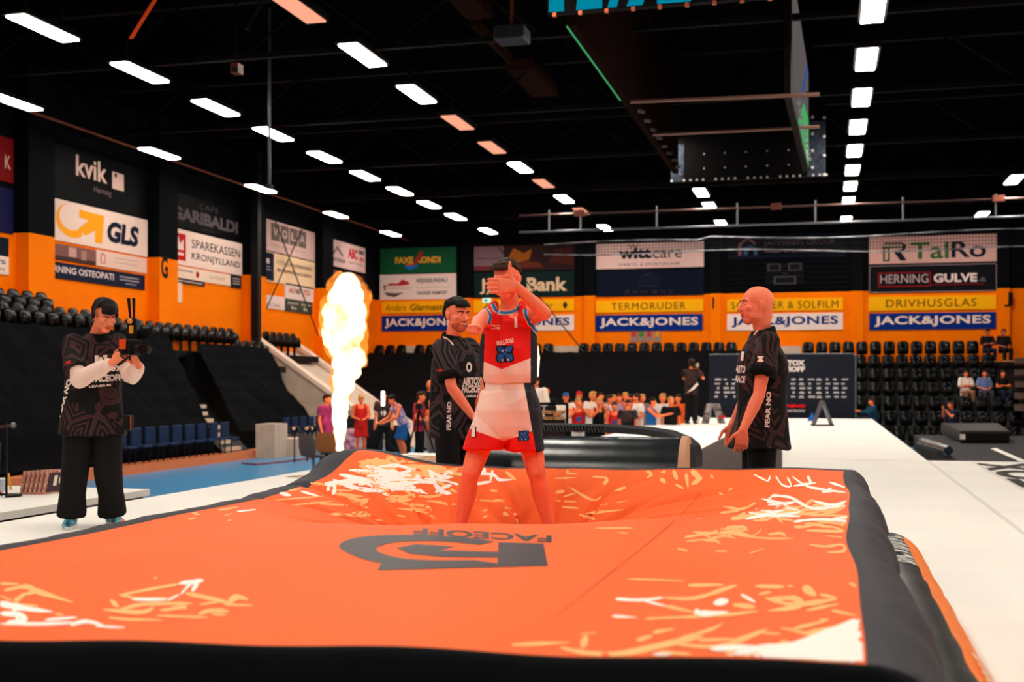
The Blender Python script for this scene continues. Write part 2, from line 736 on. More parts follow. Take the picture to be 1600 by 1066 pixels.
# conduit, pole, straps, projector, spotlight
a, c = PX(0, 165, -17.0), PX(735, 400, -17.0)
z = (PX(250, 243, -17.0).z + PX(524, 337, -17.0).z) / 2
tag(MB().tube([(-17.0, 20, z), (-17.0, 35, z - 0.03), (-17.0, YE, z)], 0.028, 6).build('conduit', mat('rust_pipe', (128, 66, 44), 0.6)), 'thin rust brown conduit running along the left wall below the lights', 'conduit')
p0, p1 = PD(421, 78, 24), PD(421, 292, 24)
t = thing('hanging_pole', 'slim dark grey pole hanging from the roof over the left stand', 'pole', p1)
MB().tube([(p1.x, p1.y, p1.z), (p1.x, p1.y, 9.5)], 0.03, 8).build('tube', mat('pole_grey', (70, 72, 78), 0.4, 0.5), t)
MB().box(p1, (0.12, 0.12, 0.08)).build('end_fitting', m_black, t, False)
a, c = PD(241, -4, 16), PD(201, 60, 16)
tag(MB().prism([a, a + RGT * 0.05, c + RGT * 0.05, c], FWD * 0.02).build('strap', mat('orange_strap', (214, 72, 22), 0.8), None, False), 'orange strap hanging from the black ceiling', 'strap')
a, c = PD(408, 4, 18), PD(386, 46, 18)
tag(MB().cyl(a, c, 0.03, n=8).build('roof_bar', m_rib), 'short dark bar below the ceiling beside the unlit salmon light', 'bar')
p = PD(370, 108, 19)
t = thing('spotlight', 'small rust red spotlight fixed under the roof', 'spotlight', p)
MB().box(p, (0.13, 0.18, 0.15)).build('housing', mat('rust_red', (110, 48, 24), 0.5), t, False)
MB().cyl(p - FWD * 0.09 - UP * 0.02, p - FWD * 0.13 - UP * 0.03, 0.05, n=12).build('lens', m_black, t)
MB().cyl(p + UP * 0.07, p + UP * 1.6, 0.012, n=6).build('bracket', m_rib, t)
p = PD(800, 55, 20)
t = thing('projector', 'dark grey box projector hanging below the brown panels', 'projector', p)
MB().box(p, (0.5, 0.5, 0.22)).build('housing', mat('projector_grey', (36, 38, 44), 0.5), t, False, bevel=0.02)
MB().box(p + Vector((0.252, 0, 0)), (0.01, 0.44, 0.19)).build('side_grille', mat('grille', (120, 128, 132), 0.5), t, False)
MB().cyl(p + UP * 0.1, p + UP * 1.5, 0.03, n=8).build('mount', mat('mount', (120, 60, 40), 0.6), t)

# ------------------------------------------------------------------ hanging screens
m_led = mat('led_back', (12, 10, 11), 0.6, var=0.3, scale=6, spec=0.03)
ZS = 7.0


def dots(mb, pts, r=0.035):
    for q in pts:
        mb.box(q, (r, r, r))


# near screen (its lower edge)
a, c = P(855, 22, ZS), P(1100, 4, ZS)
y0 = a.y
x0, x1 = a.x, c.x + 0.9
t = thing('led_screen', 'near hanging screen with turquoise angular graphics, seen from below', 'screen', ((x0 + x1) / 2, y0, ZS))
MB().bb((x0, y0, ZS), (x1, y0 + 0.12, ZS + 2.3)).build('cabinet', m_led, t, False)
g = MB()
rr = random.Random(3)
x = x0 + 0.02
while x < x1 - 0.6:
    wd = rr.uniform(0.12, 0.5)
    sl = rr.uniform(-0.5, 0.5)
    g.poly([(x, y0 - 0.006, ZS + 0.02), (x + wd, y0 - 0.006, ZS + 0.02), (x + wd * 0.7 + sl, y0 - 0.006, ZS + 1.2), (x + sl, y0 - 0.006, ZS + 1.2)])
    x += wd + rr.uniform(0.05, 0.35)
g.build('picture', emis('turquoise_picture', (0.0, 0.25, 0.38), 0.8), t, False)
g = MB()
dots(g, [(x0 + 0.1 + k * 0.35, y0, ZS - 0.02) for k in range(11)], 0.05)
g.build('clamp', mat('copper', (170, 80, 50), 0.4, 0.5), t, False)
# left screen, seen from its back
a, c = P(906, 40, ZS), P(1048, 272, ZS)
xs = (a.x + c.x) / 2
t = thing('led_screen', 'left hanging screen seen edge on, dark brown back towards the camera', 'screen', (xs, (a.y + c.y) / 2, ZS))
MB().bb((xs - 0.06, a.y, ZS), (xs + 0.06, c.y, ZS + 2.3)).build('cabinet', mat('screen_back', (32, 20, 18), 0.8, spec=0), t, False)
MB().bb((xs - 0.07, a.y, ZS - 0.01), (xs - 0.045, a.y + 4.5, ZS + 0.015)).build('glowing_edge', emis('green_edge', (0.05, 0.35, 0.12), 0.8), t, False)
g = MB()
dots(g, [(xs + 0.12, a.y + 5.5 + k * 0.28, ZS + 0.02 + 0.05 * (k % 3)) for k in range(26)], 0.05)
g.build('clamp', m_steel, t, False)
yl0, yl1 = a.y, c.y
# far screen
a, c = P(1048, 284, ZS), P(1290, 273, ZS)
yf = (a.y + c.y) / 2 + 0.12
t = thing('led_screen', 'far hanging screen with a dark dotted back between the side screens', 'screen', ((a.x + c.x) / 2, yf, ZS))
MB().bb((a.x, yf, ZS), (c.x, yf + 0.12, ZS + 2.4)).build('cabinet', m_led, t, False)
g = MB()
m_slate = mat('slate_panel', (40, 46, 58), 0.5, var=0.5, scale=9)
MB().bb((a.x, yf - 0.03, ZS), (a.x + 0.32, yf, ZS + 0.9)).build('side_panel', m_slate, t, False)
MB().bb((c.x - 0.42, yf - 0.03, ZS), (c.x, yf, ZS + 1.3)).build('side_panel', m_slate, t, False)
g = MB()
dots(g, [(a.x + 0.02 + k * (c.x - a.x) / 24, yf - 0.05, ZS + 0.02) for k in range(25) if k % 5 != 1], 0.045)
dots(g, [(c.x - 0.03, yf - 0.05, ZS + 0.02 + k * 0.45) for k in range(4)] + [(c.x - 0.3, yf - 0.05, ZS + 0.2 + k * 0.4) for k in range(4)] + [(a.x + 0.25, yf - 0.05, ZS + 0.2)], 0.06)
dots(g, [(a.x + 0.8 + k * 0.5, yf - 0.02, ZS + 0.3 + 0.35 * j) for k in range(5) for j in range(2)], 0.03)
g.build('stud', mat('stud', (190, 190, 190), 0.4, 0.3), t, False)
# right screen
c = P(1263, 268, ZS)
a = P(1236, 150, ZS)
xr0, xr1 = a.x, c.x
t = thing('led_screen', 'right hanging screen with a green picture, seen at a steep angle', 'screen', ((a.x + c.x) / 2, (a.y + c.y) / 2, ZS))
dv = Vector((c.x - a.x, c.y - a.y, 0))
nrm = Vector((-dv.y, dv.x, 0)).normalized()
if nrm.dot(CAM - Vector((a.x, a.y, CZ))) < 0:
    nrm = -nrm


def rs(u, z, o=0.0):
    return Vector((a.x, a.y, ZS)) + dv * u + UP * z + nrm * o


def quad(u0, z0, u1, z1, o):
    return [rs(u0, z0, o), rs(u1, z0, o), rs(u1, z1, o), rs(u0, z1, o)]


MB().prism(quad(0, 0, 1, 2.3, 0.0), -nrm * 0.12).build('cabinet', m_led, t, False)
MB().poly(quad(0.02, 0.03, 0.98, 2.25, 0.01)).build('picture', emis('grey_picture', (0.09, 0.08, 0.075), 1.0), t, False)
g = MB()
g.poly([rs(0.3, 0.05, 0.016), rs(0.97, 0.05, 0.016), rs(0.97, 1.15, 0.016), rs(0.62, 0.95, 0.016)])
g.build('green_graphic', emis('green_picture', (0.05, 0.33, 0.1), 1.0), t, False)
MB().poly(quad(0.78, 0.12, 0.93, 0.5, 0.02)).build('pale_graphic', emis('pale_picture', (0.45, 0.55, 0.4), 0.9), t, False)
MB().poly([rs(0.5, 1.0, 0.02), rs(0.56, 1.0, 0.02), rs(0.9, 2.2, 0.02), rs(0.84, 2.2, 0.02)]).build('blue_graphic', emis('blue_picture', (0.02, 0.06, 0.3), 1.0), t, False)
g = MB()
dots(g, [rs(0.05 + k * 0.04, -0.02 + 0.04 * (k % 2), 0.1) for k in range(20)], 0.05)
g.build('clamp', m_steel, t, False)
for (pa, pb, s) in (((1016, 157), (1238, 150), 'upper'), ((1050, 209), (1243, 200), 'lower')):
    y = P(pa[0], pa[1], ZS + 0.05).y
    a2, c2 = PY(*pa, y), PY(*pb, y)
    a2.x = xs
    c2.x += 0.45
    tag(MB().cyl(a2, c2, 0.035, n=8).build('cross_bar', mat('bar_rose', (120, 88, 80), 0.4, 0.4)), '%s thin horizontal bar joining the left and right hanging screens' % s, 'bar')

# ------------------------------------------------------------------ curtain rails and netting in front of the end wall
t = thing('rail_truss', 'long grey double rail hanging across the hall before the end wall', 'rail', (-2, 38, 7))
yr = 38.0
z0 = PY(1100, 354, yr).z
z1 = PY(1100, 327, yr).z
MB().tube([(-9.5, yr, z0), (12, yr, z0)], 0.035, 8).build('lower_rail', m_steel, t)
MB().tube([(-9.5, yr, z1), (12, yr, z1)], 0.03, 8).build('upper_rail', mat('rail_dim', (110, 84, 78), 0.4, 0.5), t)
for px in (858, 907, 1026, 1152, 1274, 1411, 1556):
    q = PY(px, 330, yr)
    MB().cyl((q.x, yr, z0), (q.x, yr, z1 + 0.15), 0.025, n=6).build('upright', m_steel, t)
for px in (905, 1213, 1560):
    q = PY(px, 330, yr)
    MB().bb((q.x - 0.16, yr - 0.1, z1 - 0.08), (q.x + 0.16, yr + 0.1, z1 + 0.1)).build('trolley', mat('trolley', (120, 66, 52), 0.5), t, False)
yn = 42.0


def sag(px, base, amp, ph):
    return base + amp * math.sin(px * 0.012 + ph)


m_rope = mat('rope', (150, 150, 155), 0.6, var=0.7, scale=2)
pts = [PY(px, 375 - (px - 900) * 0.02 + 4 * math.sin(px * 0.011) + (6 if px < 1100 else 0), yn) for px in range(850, 1660, 20)]
pts2 = [PY(px, 396 - (px - 900) * 0.012 + 3 * math.sin(px * 0.014 + 1), yn + 0.1) for px in range(850, 1660, 20)]
pts3 = pts2
for nm, q in (('upper', pts), ('lower', pts2)):
    tag(MB().tube(q, 0.022, 6).build('net_rope', m_rope), '%s sagging rope of the ball net before the end wall' % nm, 'rope')
g = MB()
for i in range(len(pts) - 1):
    for k in range(4):
        f = k / 4
        u, d = pts[i].lerp(pts[i + 1], f), pts2[i].lerp(pts2[i + 1], f)
        g.cyl(u, d, 0.008, n=4)
for k in range(1, 5):
    g.tube([u.lerp(d, k / 5) for u, d in zip(pts, pts2)], 0.008, 4)
o = tag(g.build('ball_net', mat('net', (12, 12, 14), 0.8), None, False), 'black ball safety net hanging between two ropes before the end wall', 'net')
# ------------------------------------------------------------------ signs on the walls
WH, CR, NV, BL, YE_, OR_ = (238, 205, 190), (232, 196, 168), (14, 22, 44), (6, 42, 120), (252, 176, 8), (250, 160, 20)
DK = (18, 20, 28)


class Wall:
    def __init__(s, kind):
        s.kind = kind

    def at(s, px, py, o=0.0):
        return PX(px, py, XL + o) if s.kind == 'L' else PY(px, py, YE - o)


def sign(wall, name, label, rect, bg, items=(), depth=0.05, border=None):
    """rect: x0, top, x1, bottom in sight-line pixels at its first edge; items: lettering and shapes in the sign's own 0..1 frame"""
    x0, yt, x1, yb = rect
    W_ = Wall(wall)
    a = W_.at(x0, yt)
    c = W_.at(x0, yb)
    e = W_.at(x1, yt)
    right = Vector((0, 1, 0)) if wall == 'L' else Vector((1, 0, 0))
    nrm = Vector((1, 0, 0)) if wall == 'L' else Vector((0, -1, 0))
    wd = (e - a).dot(right)
    hg = a.z - c.z
    o = Vector(c)
    t = thing(name, label, 'sign', o + right * (wd / 2))
    MB().prism([o, o + right * wd, o + right * wd + UP * hg, o + UP * hg], nrm * depth).build('board', mc(bg, 0.6), t, False)
    if border:
        fr = MB()
        s = hg * 0.025
        for (u0, v0, u1, v1) in ((0, 0, wd, s), (0, hg - s, wd, hg), (0, 0, s, hg), (wd - s, 0, wd, hg)):
            fr.prism([o + right * u0 + UP * v0 + nrm * depth, o + right * u1 + UP * v0 + nrm * depth, o + right * u1 + UP * v1 + nrm * depth, o + right * u0 + UP * v1 + nrm * depth], nrm * 0.015)
        fr.build('border', mc(border, 0.6), t, False)
    lay = {}
    k = 0
    for it in items:
        k += 1
        oo = o + nrm * (depth + 0.004 + 0.0012 * k)
        kind, col = it[0], it[-1] if it[0] != 'T' else it[6]
        mb = lay.setdefault((('lettering' if kind == 'T' else 'logo'), col), MB())
        if kind == 'T':                                    # T, text, x, y, w, h, colour, opts
            op = it[7] if len(it) > 7 else {}
            put_text(mb, it[1], oo + right * (it[2] * wd) + UP * (it[3] * hg), right, UP, it[4] * wd, it[5] * hg, **op)
        elif kind == 'R':                                  # R, x0, y0, x1, y1, colour
            mb.poly([oo + right * (u * wd) + UP * (v * hg) for u, v in ((it[1], it[2]), (it[3], it[2]), (it[3], it[4]), (it[1], it[4]))])
        elif kind == 'P':
            mb.poly([oo + right * (u * wd) + UP * (v * hg) for u, v in it[1]])
        elif kind == 'E':                                  # E, cx, cy, r (of height), colour
            mb.poly([oo + right * (it[1] * wd + it[3] * hg * math.cos(q * 0.2618)) + UP * (it[2] * hg + it[3] * hg * math.sin(q * 0.2618)) for q in range(24)])
    for (nm, col), mb in lay.items():
        mb.build(nm, mc(col, 0.6), t, False)
    return t


B1, B2 = {'bold': 0.02}, {'bold': 0.035}
# left wall, from the camera's side
sign('L', 'wall_sign', 'dark red banner at the near end of the left wall', (-60, 195, 18, 268), (120, 12, 14), [('T', 'K', .82, .3, .12, .3, (220, 180, 170))])
sign('L', 'wall_sign', 'dark indigo banner below the dark red one on the left wall', (-60, 278, 18, 352), (20, 20, 60))
sign('L', 'wall_sign', 'dark navy sign on the orange wall left of the cameraman', (-60, 360, 11, 391), (14, 26, 40))
sign('L', 'wall_sign', 'small white sign with blue lettering left of the cameraman', (-60, 391, 11, 421), (240, 210, 190), [('T', "JACK'S", .2, .5, .72, .3, (20, 40, 110), B1), ('T', 'smart', .5, .2, .4, .16, (40, 40, 60))])
sign('L', 'wall_sign', 'dark kitchen shop banner reading kvik Herning', (68, 218, 228, 304), (4, 5, 8),
     [('T', 'kvik', .27, .5, .3, .4, (226, 186, 170), B1), ('R', .62, .44, .74, .78, (226, 186, 170)), ('E', .655, .72, .045, (4, 5, 8)), ('T', 'Herning', .44, .24, .17, .15, (120, 100, 100))])
arc = [(.11 + .2 * 0, 0)]
ar = []
for k in range(17):
    q = math.radians(100 + k * 13)
    ar.append((.24 + .15 * math.cos(q), .55 + .42 * math.sin(q)))
ai = []
for k in range(17):
    q = math.radians(100 + k * 13)
    ai.append((.25 + (.148 - .05 * k / 16) * math.cos(q) , .58 + (.41 - .17 * k / 16) * math.sin(q)))
sign('L', 'wall_sign', 'white parcel company sign with orange arrow and navy GLS', (68, 306, 228, 372), WH,
     [('P', ar + ai[::-1], OR_), ('P', [(.3, .86), (.3, .66), (.39, .64), (.29, .38), (.36, .24), (.45, .42), (.45, .12), (.52, .12), (.54, .84)], OR_),
      ('T', 'GLS', .57, .2, .33, .55, NV, {'bold': 0.05, 'shear': 0.12})])
sign('L', 'wall_sign', 'narrow brown photo banner below the parcel company sign', (67, 377, 147, 402), (128, 84, 78),
     [('T', 'ML', .0, .5, .13, .42, (190, 30, 30), B1), ('R', .0, .0, 1, .25, (70, 44, 42)), ('R', .45, .3, .6, .9, (196, 150, 140)), ('R', .7, .2, .8, .8, (170, 120, 110))])
sign('L', 'wall_sign', 'narrow white sign with a small red house emblem', (148, 390, 227, 415), (230, 190, 172),
     [('P', [(.07, .2), (.17, .2), (.17, .7), (.12, .9), (.07, .7)], (200, 120, 110)), ('P', [(.09, .28), (.15, .28), (.15, .66), (.12, .78), (.09, .66)], (230, 190, 172)), ('T', 'totalentreprise', .33, .6, .5, .14, (170, 140, 130)), ('T', 'renovering og byg', .33, .34, .46, .14, (170, 140, 130))])
sign('L', 'wall_sign', 'navy sign reading Herning Osteopati', (66, 406, 224, 432), (22, 28, 50),
     [('T', 'HERNING OSTEOPATI', .0, .36, .66, .42, (226, 200, 196), B1), ('R', .72, .64, .93, .72, (160, 150, 160)), ('R', .72, .44, .93, .52, (160, 150, 160)), ('R', .78, .22, .9, .28, (160, 150, 160))])
sign('L', 'wall_sign', 'black cafe banner with faded lettering reading Garibaldi', (266, 298, 375, 352), (4, 4, 6),
     [('T', 'CAFE', .37, .7, .27, .16, (70, 62, 66), {'space': 1.2}), ('T', 'GARIBALDI', .0, .22, .94, .38, (86, 76, 80), {'bold': 0.045}), ('T', 'HERNING', .4, .06, .2, .08, (40, 38, 42))])
sign('L', 'wall_sign', 'white savings bank sign with red crown square', (266, 355, 376, 411), WH,
     [('R', 0, .12, .18, .88, (196, 20, 30)), ('P', [(0, .42), (.15, .42), (.15, .74), (.11, .6), (.08, .8), (.045, .6), (.01, .74)], WH), ('R', 0, .26, .15, .34, WH),
      ('T', 'SPAREKASSEN', .26, .54, .7, .25, (40, 30, 34), {'space': 1.05}), ('T', 'KRONJYLLAND', .26, .16, .7, .25, (40, 30, 34), {'space': 1.05})])
sign('L', 'wall_sign', 'narrow cream strip of small sponsors below the savings bank sign', (265, 413, 358, 432), (238, 204, 180),
     [('E', .42, .5, .28, (170, 30, 34)), ('R', .05, .6, .34, .7, (150, 120, 110)), ('T', 'Lambæk', .62, .35, .28, .4, (196, 160, 130), {'shear': .3})])
sign('L', 'wall_sign', 'thin dark strip of small lettering below the cream sponsor strip', (266, 433, 318, 440), (60, 50, 52), [('R', .1, .4, .9, .6, (220, 190, 180))])
sign('L', 'wall_sign', 'small black sign with lines of lettering beside the cream sponsor strip', (359, 429, 375, 449), (40, 32, 36), [('R', .15, .7, .85, .76, (200, 180, 180)), ('R', .15, .5, .85, .56, (200, 180, 180)), ('R', .15, .3, .85, .36, (200, 180, 180))])
sign('L', 'paper_notice', 'plain pale sheet hanging on the orange left wall', (264, 436, 282, 471), (240, 200, 170))
sign('L', 'wall_sign', 'pink white sign with four grey letter squares', (408, 340, 490, 389), (222, 180, 170),
     [('R', .15 + .17 * k, .36, .305 + .17 * k, .93, (110, 92, 86)) for k in range(4)] + [('T', 'VOLA'[k], .185 + .17 * k, .52, .085, .26, (226, 190, 180)) for k in range(4)] + [('T', 'entreprenøren', .14, .12, .66, .14, (190, 150, 140))])
sign('L', 'wall_sign', 'cream contractor sign with a navy block at its left', (408, 391, 490, 438), (240, 200, 160),
     [('R', -.01, .04, .2, .97, (16, 24, 46)), ('R', .03, .6, .12, .76, (200, 180, 180)), ('R', .01, .48, .13, .51, (160, 150, 160)), ('R', .02, .38, .15, .41, (160, 150, 160)),
      ('T', 'TOTALENTREPRENØREN', .24, .64, .7, .14, (130, 100, 84)), ('T', 'ENTREPRISE JACOBSEN', .26, .36, .66, .14, (130, 100, 84), B1)])
sign('L', 'wall_sign', 'small white sign with red and black lettering reading Aunetto', (444, 442, 488, 466), (236, 206, 194), [('T', 'AU', .1, .4, .22, .34, (200, 40, 40), {'shear': .3, 'bold': .03}), ('T', 'NET', .33, .4, .26, .34, (60, 40, 50), {'shear': .3, 'bold': .03}), ('T', 'TO', .62, .4, .24, .34, (200, 40, 40), {'shear': .3, 'bold': .03})])
sign('L', 'wall_sign', 'small white steel company sign reading Gate Steel', (405, 459, 443, 480), (236, 206, 196), [('T', 'Gate Steel', .1, .16, .7, .34, (150, 110, 110)), ('P', [(.03, .6), (.14, .92), (.25, .62), (.22, .6), (.14, .82), (.06, .6)], (200, 90, 80))])
sign('L', 'wall_sign', 'small dark green sign with pale lettering beside the steel company sign', (444, 466, 486, 486), (62, 66, 54), [('T', 'Jackon', .08, .55, .38, .25, (210, 190, 180), B1), ('T', 'Bo', .2, .2, .2, .25, (210, 190, 180), B1), ('T', 'Jackon', .56, .55, .38, .25, (210, 190, 180), B1), ('T', 'Bo', .66, .2, .2, .25, (210, 190, 180), B1)])
sign('L', 'wall_sign', 'white sign with red lettering reading ABC', (513, 372, 569, 414), (230, 190, 184),
     [('T', 'ABC', .5, .44, .27, .4, (206, 40, 50), {'bold': .05}), ('T', '44', .82, .4, .13, .22, (206, 40, 50), B1), ('R', .8, .7, .95, .86, (110, 90, 96)), ('T', 'Lagerhal Herning', .5, .24, .42, .09, (70, 60, 70)), ('T', 'UBRETHELLER', .02, .2, .4, .13, (70, 60, 64)), ('P', [(.0, .55), (.05, .8), (.04, .6), (.0, .45)], (200, 40, 50)), ('P', [(.08, .5), (.2, .8), (.36, .5), (.34, .4), (.2, .66), (.1, .4)], (150, 120, 124))])
sign('L', 'wall_sign', 'dark sign behind the top of the tall flame', (513, 418, 569, 462), (32, 20, 26), [('R', .0, .6, .25, .95, (120, 80, 90)), ('T', '29', .8, .5, .14, .22, (220, 190, 180))])
# section letter on the pilaster
b = MB()
q = PX(252, 434, XL + 0.36)
put_text(b, 'G', q, Vector((0, 1, 0)), UP, 0.36, 0.62, bold=0.03)
tag(b.build('section_letter', mc((20, 16, 18)), None, False), 'black section letter G on the left wall pilaster', 'letter')
# end wall, from the corner
sign('E', 'wall_sign', 'green soft drink sign reading Faxe Kondi', (595, 389, 713, 428), (22, 84, 52),
     [('T', 'FAXE', .2, .38, .24, .26, (240, 170, 50), {'bold': .045}), ('T', 'KONDI', .48, .38, .32, .26, (240, 170, 50), {'bold': .045}), ('P', [(.44, .4), (.52, .82), (.54, .9), (.57, .82), (.55, .6), (.48, .35)], (170, 50, 40)), ('P', [(.32, .22), (.36, .34), (.46, .28), (.52, .34), (.48, .2), (.4, .12)], (40, 110, 190)), ('P', [(.32, .36), (.38, .28), (.48, .34), (.44, .38)], (220, 90, 40))])
sign('E', 'wall_sign', 'white travel agency sign reading Rejsebureau', (594, 430, 713, 469), (238, 210, 200),
     [('T', 'REJSEBUREAU', .49, .62, .4, .2, (70, 60, 66), B1), ('T', 'UNGARSK VINIMPORT', .49, .18, .4, .14, (80, 70, 74), B1), ('R', .48, .46, .93, .48, (190, 160, 150)), ('P', [(.08, .56), (.14, .66), (.24, .64), (.3, .8), (.38, .7), (.4, .6), (.3, .56)], (186, 46, 52)), ('P', [(.06, .3), (.1, .16), (.2, .1), (.32, .28), (.2, .26)], (96, 84, 76)), ('P', [(.05, .6), (.09, .58), (.08, .34), (.05, .44)], (150, 110, 110)), ('T', 'UNGARNREJSEN', .12, .38, .3, .12, (180, 150, 146))])
sign('E', 'wall_sign', 'yellow glazier sign reading Anders Glarmester', (597, 472, 722, 490), YE_, [('T', 'Anders', .04, .2, .27, .56, (120, 76, 10), {'shear': .3}), ('T', 'Glarmester', .36, .2, .5, .56, (96, 56, 10), B1)])
jj = lambda c: [('T', 'JACK&JONES', .04, .18, .92, .64, c, {'bold': .03, 'space': 1.06})]
sign('E', 'wall_sign', 'blue clothing sign with white letters below the glazier sign', (597, 494, 722, 518), BL, jj((238, 210, 196)))
sign('E', 'wall_sign', 'dark photo banner with orange blurs above the bank sign', (741, 386, 898, 425), (46, 24, 26),
     [('R', .0, .2, .3, 1, (120, 92, 100)), ('P', [(.34, .5), (.4, .9), (.5, .7), (.58, .85), (.56, .45), (.44, .3)], (150, 80, 20)), ('P', [(.75, .3), (.8, .8), (.98, .9), (.98, .2)], (74, 30, 24)), ('R', .0, .05, .16, .22, (110, 40, 44)), ('R', .02, .5, .28, .54, (70, 60, 74)), ('P', [(.42, .12), (.5, .4), (.66, .3), (.7, .1)], (96, 40, 24))])
sign('E', 'wall_sign', 'dark green bank sign reading Jyske Bank', (741, 427, 897, 466), (14, 34, 32), [('T', 'Jyske', .06, .14, .4, .62, (222, 186, 150), B1), ('T', 'Bank', .535, .22, .4, .55, (222, 186, 150), B2)])
sign('E', 'wall_sign', 'yellow glazier sign with a black leaf emblem behind the athlete', (740, 470, 897, 488), YE_, [('T', 'Anders', .1, .2, .25, .56, (120, 76, 10), {'shear': .3}), ('T', 'Glarmester', .4, .2, .4, .56, (96, 56, 10), {'shear': .2}), ('P', [(.89, .45), (.915, .85), (.94, .45), (.925, .35), (.925, .2), (.905, .2), (.905, .35)], (40, 30, 10))])
sign('E', 'wall_sign', 'white clothing sign with blue letters behind the athlete', (740, 494, 897, 518), (240, 214, 204), jj((10, 50, 120)))
sign('E', 'wall_sign', 'pale pink clinic sign reading witt care', (932, 382, 1100, 421), (226, 184, 176), [('T', 'witt', .21, .38, .31, .42, (40, 28, 34), {'bold': .05}), ('T', 'care', .53, .38, .27, .3, (60, 46, 52)), ('T', 'SMERTE- & SPORTSKLINIK', .21, .1, .58, .11, (80, 64, 70)), ('T', 'W', .3, .78, .1, .18, (60, 46, 52))])
sign('E', 'wall_sign', 'dark navy restaurant sign with faint gold lettering', (932, 424, 1100, 464), (8, 16, 34), [('T', 'domæne', .27, .08, .45, .2, (60, 44, 46), {'space': 1.5}), ('P', ngon(.5, .62, .11, .3, 20) , (14, 22, 40)), ('P', [(.4, .66), (.46, .86), (.54, .86), (.45, .8)], (44, 40, 50)), ('R', .39, .36, .6, .39, (40, 34, 40))])
sign('E', 'wall_sign', 'yellow sign reading Termoruder', (931, 470, 1099, 489), YE_, [('T', 'TERMORUDER', .15, .2, .69, .58, (90, 60, 20), {'space': 1.15})])
sign('E', 'wall_sign', 'blue clothing sign with white letters below the Termoruder sign', (931, 493, 1098, 518), BL, jj((238, 210, 196)))
sign('E', 'wall_sign', 'dark navy property company sign with a house emblem', (1137, 369, 1322, 408), (10, 16, 30),
     [('P', [(.09, .2), (.12, .2), (.12, .62), (.175, .82), (.23, .62), (.25, .66), (.175, .96), (.09, .66)], (110, 76, 74)), ('P', [(.14, .2), (.17, .2), (.18, .42), (.22, .42), (.23, .2), (.26, .2), (.25, .5), (.2, .6), (.14, .5)], (50, 76, 104)), ('T', 'JACOBSEN GROUP', .31, .52, .6, .22, (84, 66, 70), B1), ('T', 'Udlejer og udvikler Herning', .32, .24, .55, .18, (110, 84, 96), B1)])
sign('E', 'match_scoreboard', 'dark switched off match scoreboard with three empty frames', (1196, 411, 1256, 447), (16, 16, 20),
     [(k, *r, c) for r, c in (((.06, .64, .4, .96), (70, 66, 68)), ((.1, .68, .36, .92), (16, 16, 20)), ((.6, .64, .94, .96), (70, 66, 68)), ((.64, .68, .9, .92), (16, 16, 20)), ((.22, .06, .8, .4), (70, 66, 68)), ((.27, .11, .75, .35), (16, 16, 20))) for k in ('R',)] + [('T', 'Time', .42, .48, .16, .08, (80, 76, 78))])
sign('E', 'wall_sign', 'yellow sign reading Sol and Solfilm behind the bald man', (1136, 468, 1317, 487), YE_, [('T', 'SOLRUDER & SOLFILM', .04, .18, .92, .6, (90, 60, 20), {'space': 1.1})])
sign('E', 'wall_sign', 'white clothing sign with blue letters behind the bald man', (1136, 491, 1317, 517), (240, 214, 204), jj((10, 50, 120)))
sign('E', 'wall_sign', 'pink white sign with green R emblem reading TalRo', (1358, 371, 1557, 413), (216, 164, 154),
     [('P', [(.11, .08), (.165, .08), (.165, .58), (.11, .58)], (50, 84, 52)), ('P', [(.127, .14), (.15, .14), (.15, .55), (.127, .55)], (216, 164, 154)), ('P', [(.1, .58), (.28, .58), (.28, .64), (.1, .64)], (50, 84, 52)), ('P', [(.12, .78), (.26, .78), (.3, .66), (.28, .46), (.25, .44), (.3, .1), (.25, .1), (.19, .46), (.26, .52), (.27, .66), (.25, .72), (.12, .72)], (30, 30, 40)), ('T', 'Tal', .33, .14, .3, .62, (60, 96, 56), B1), ('T', 'Ro', .65, .16, .27, .6, (24, 26, 44), B1)])
sign('E', 'wall_sign', 'black flooring company sign with red frame reading Herning Gulve', (1358, 416, 1557, 458), (14, 14, 18),
     [('R', .07, .2, .49, .74, (130, 14, 24)), ('R', .08, .25, .48, .7, (14, 14, 18)), ('T', 'HERNING', .09, .34, .38, .32, (196, 164, 164)), ('T', 'GULVE', .51, .34, .34, .32, (236, 204, 200), B2), ('T', '.dk', .86, .34, .06, .16, (120, 110, 116)), ('R', .49, .24, .9, .27, (130, 14, 24))], border=(150, 130, 134))
sign('E', 'wall_sign', 'yellow greenhouse glass sign reading Drivhusglas', (1357, 464, 1556, 486), YE_, [('T', 'DRIVHUSGLAS', .14, .22, .71, .56, (90, 60, 20), {'space': 1.12})])
sign('E', 'wall_sign', 'blue clothing sign with white letters below the Drivhusglas sign', (1358, 490, 1556, 516), BL, jj((238, 210, 196)))
for ch, px, py, hg, lab in (('I', 1116, 483, 0.46, 'black section letter I on the end wall beside the bald man'), ('J', 1572, 480, 0.55, 'black section letter J on the end wall at the edge of the seats')):
    b = MB()
    put_text(b, ch, PY(px - (3 if ch == 'I' else 3), py, YE - 0.203 if ch == 'I' else YE - 0.203), Vector((1, 0, 0)), UP, 0.07 if ch == 'I' else 0.3, hg, bold=0.03)
    tag(b.build('section_letter', mc((20, 16, 18)), None, False), lab, 'letter')
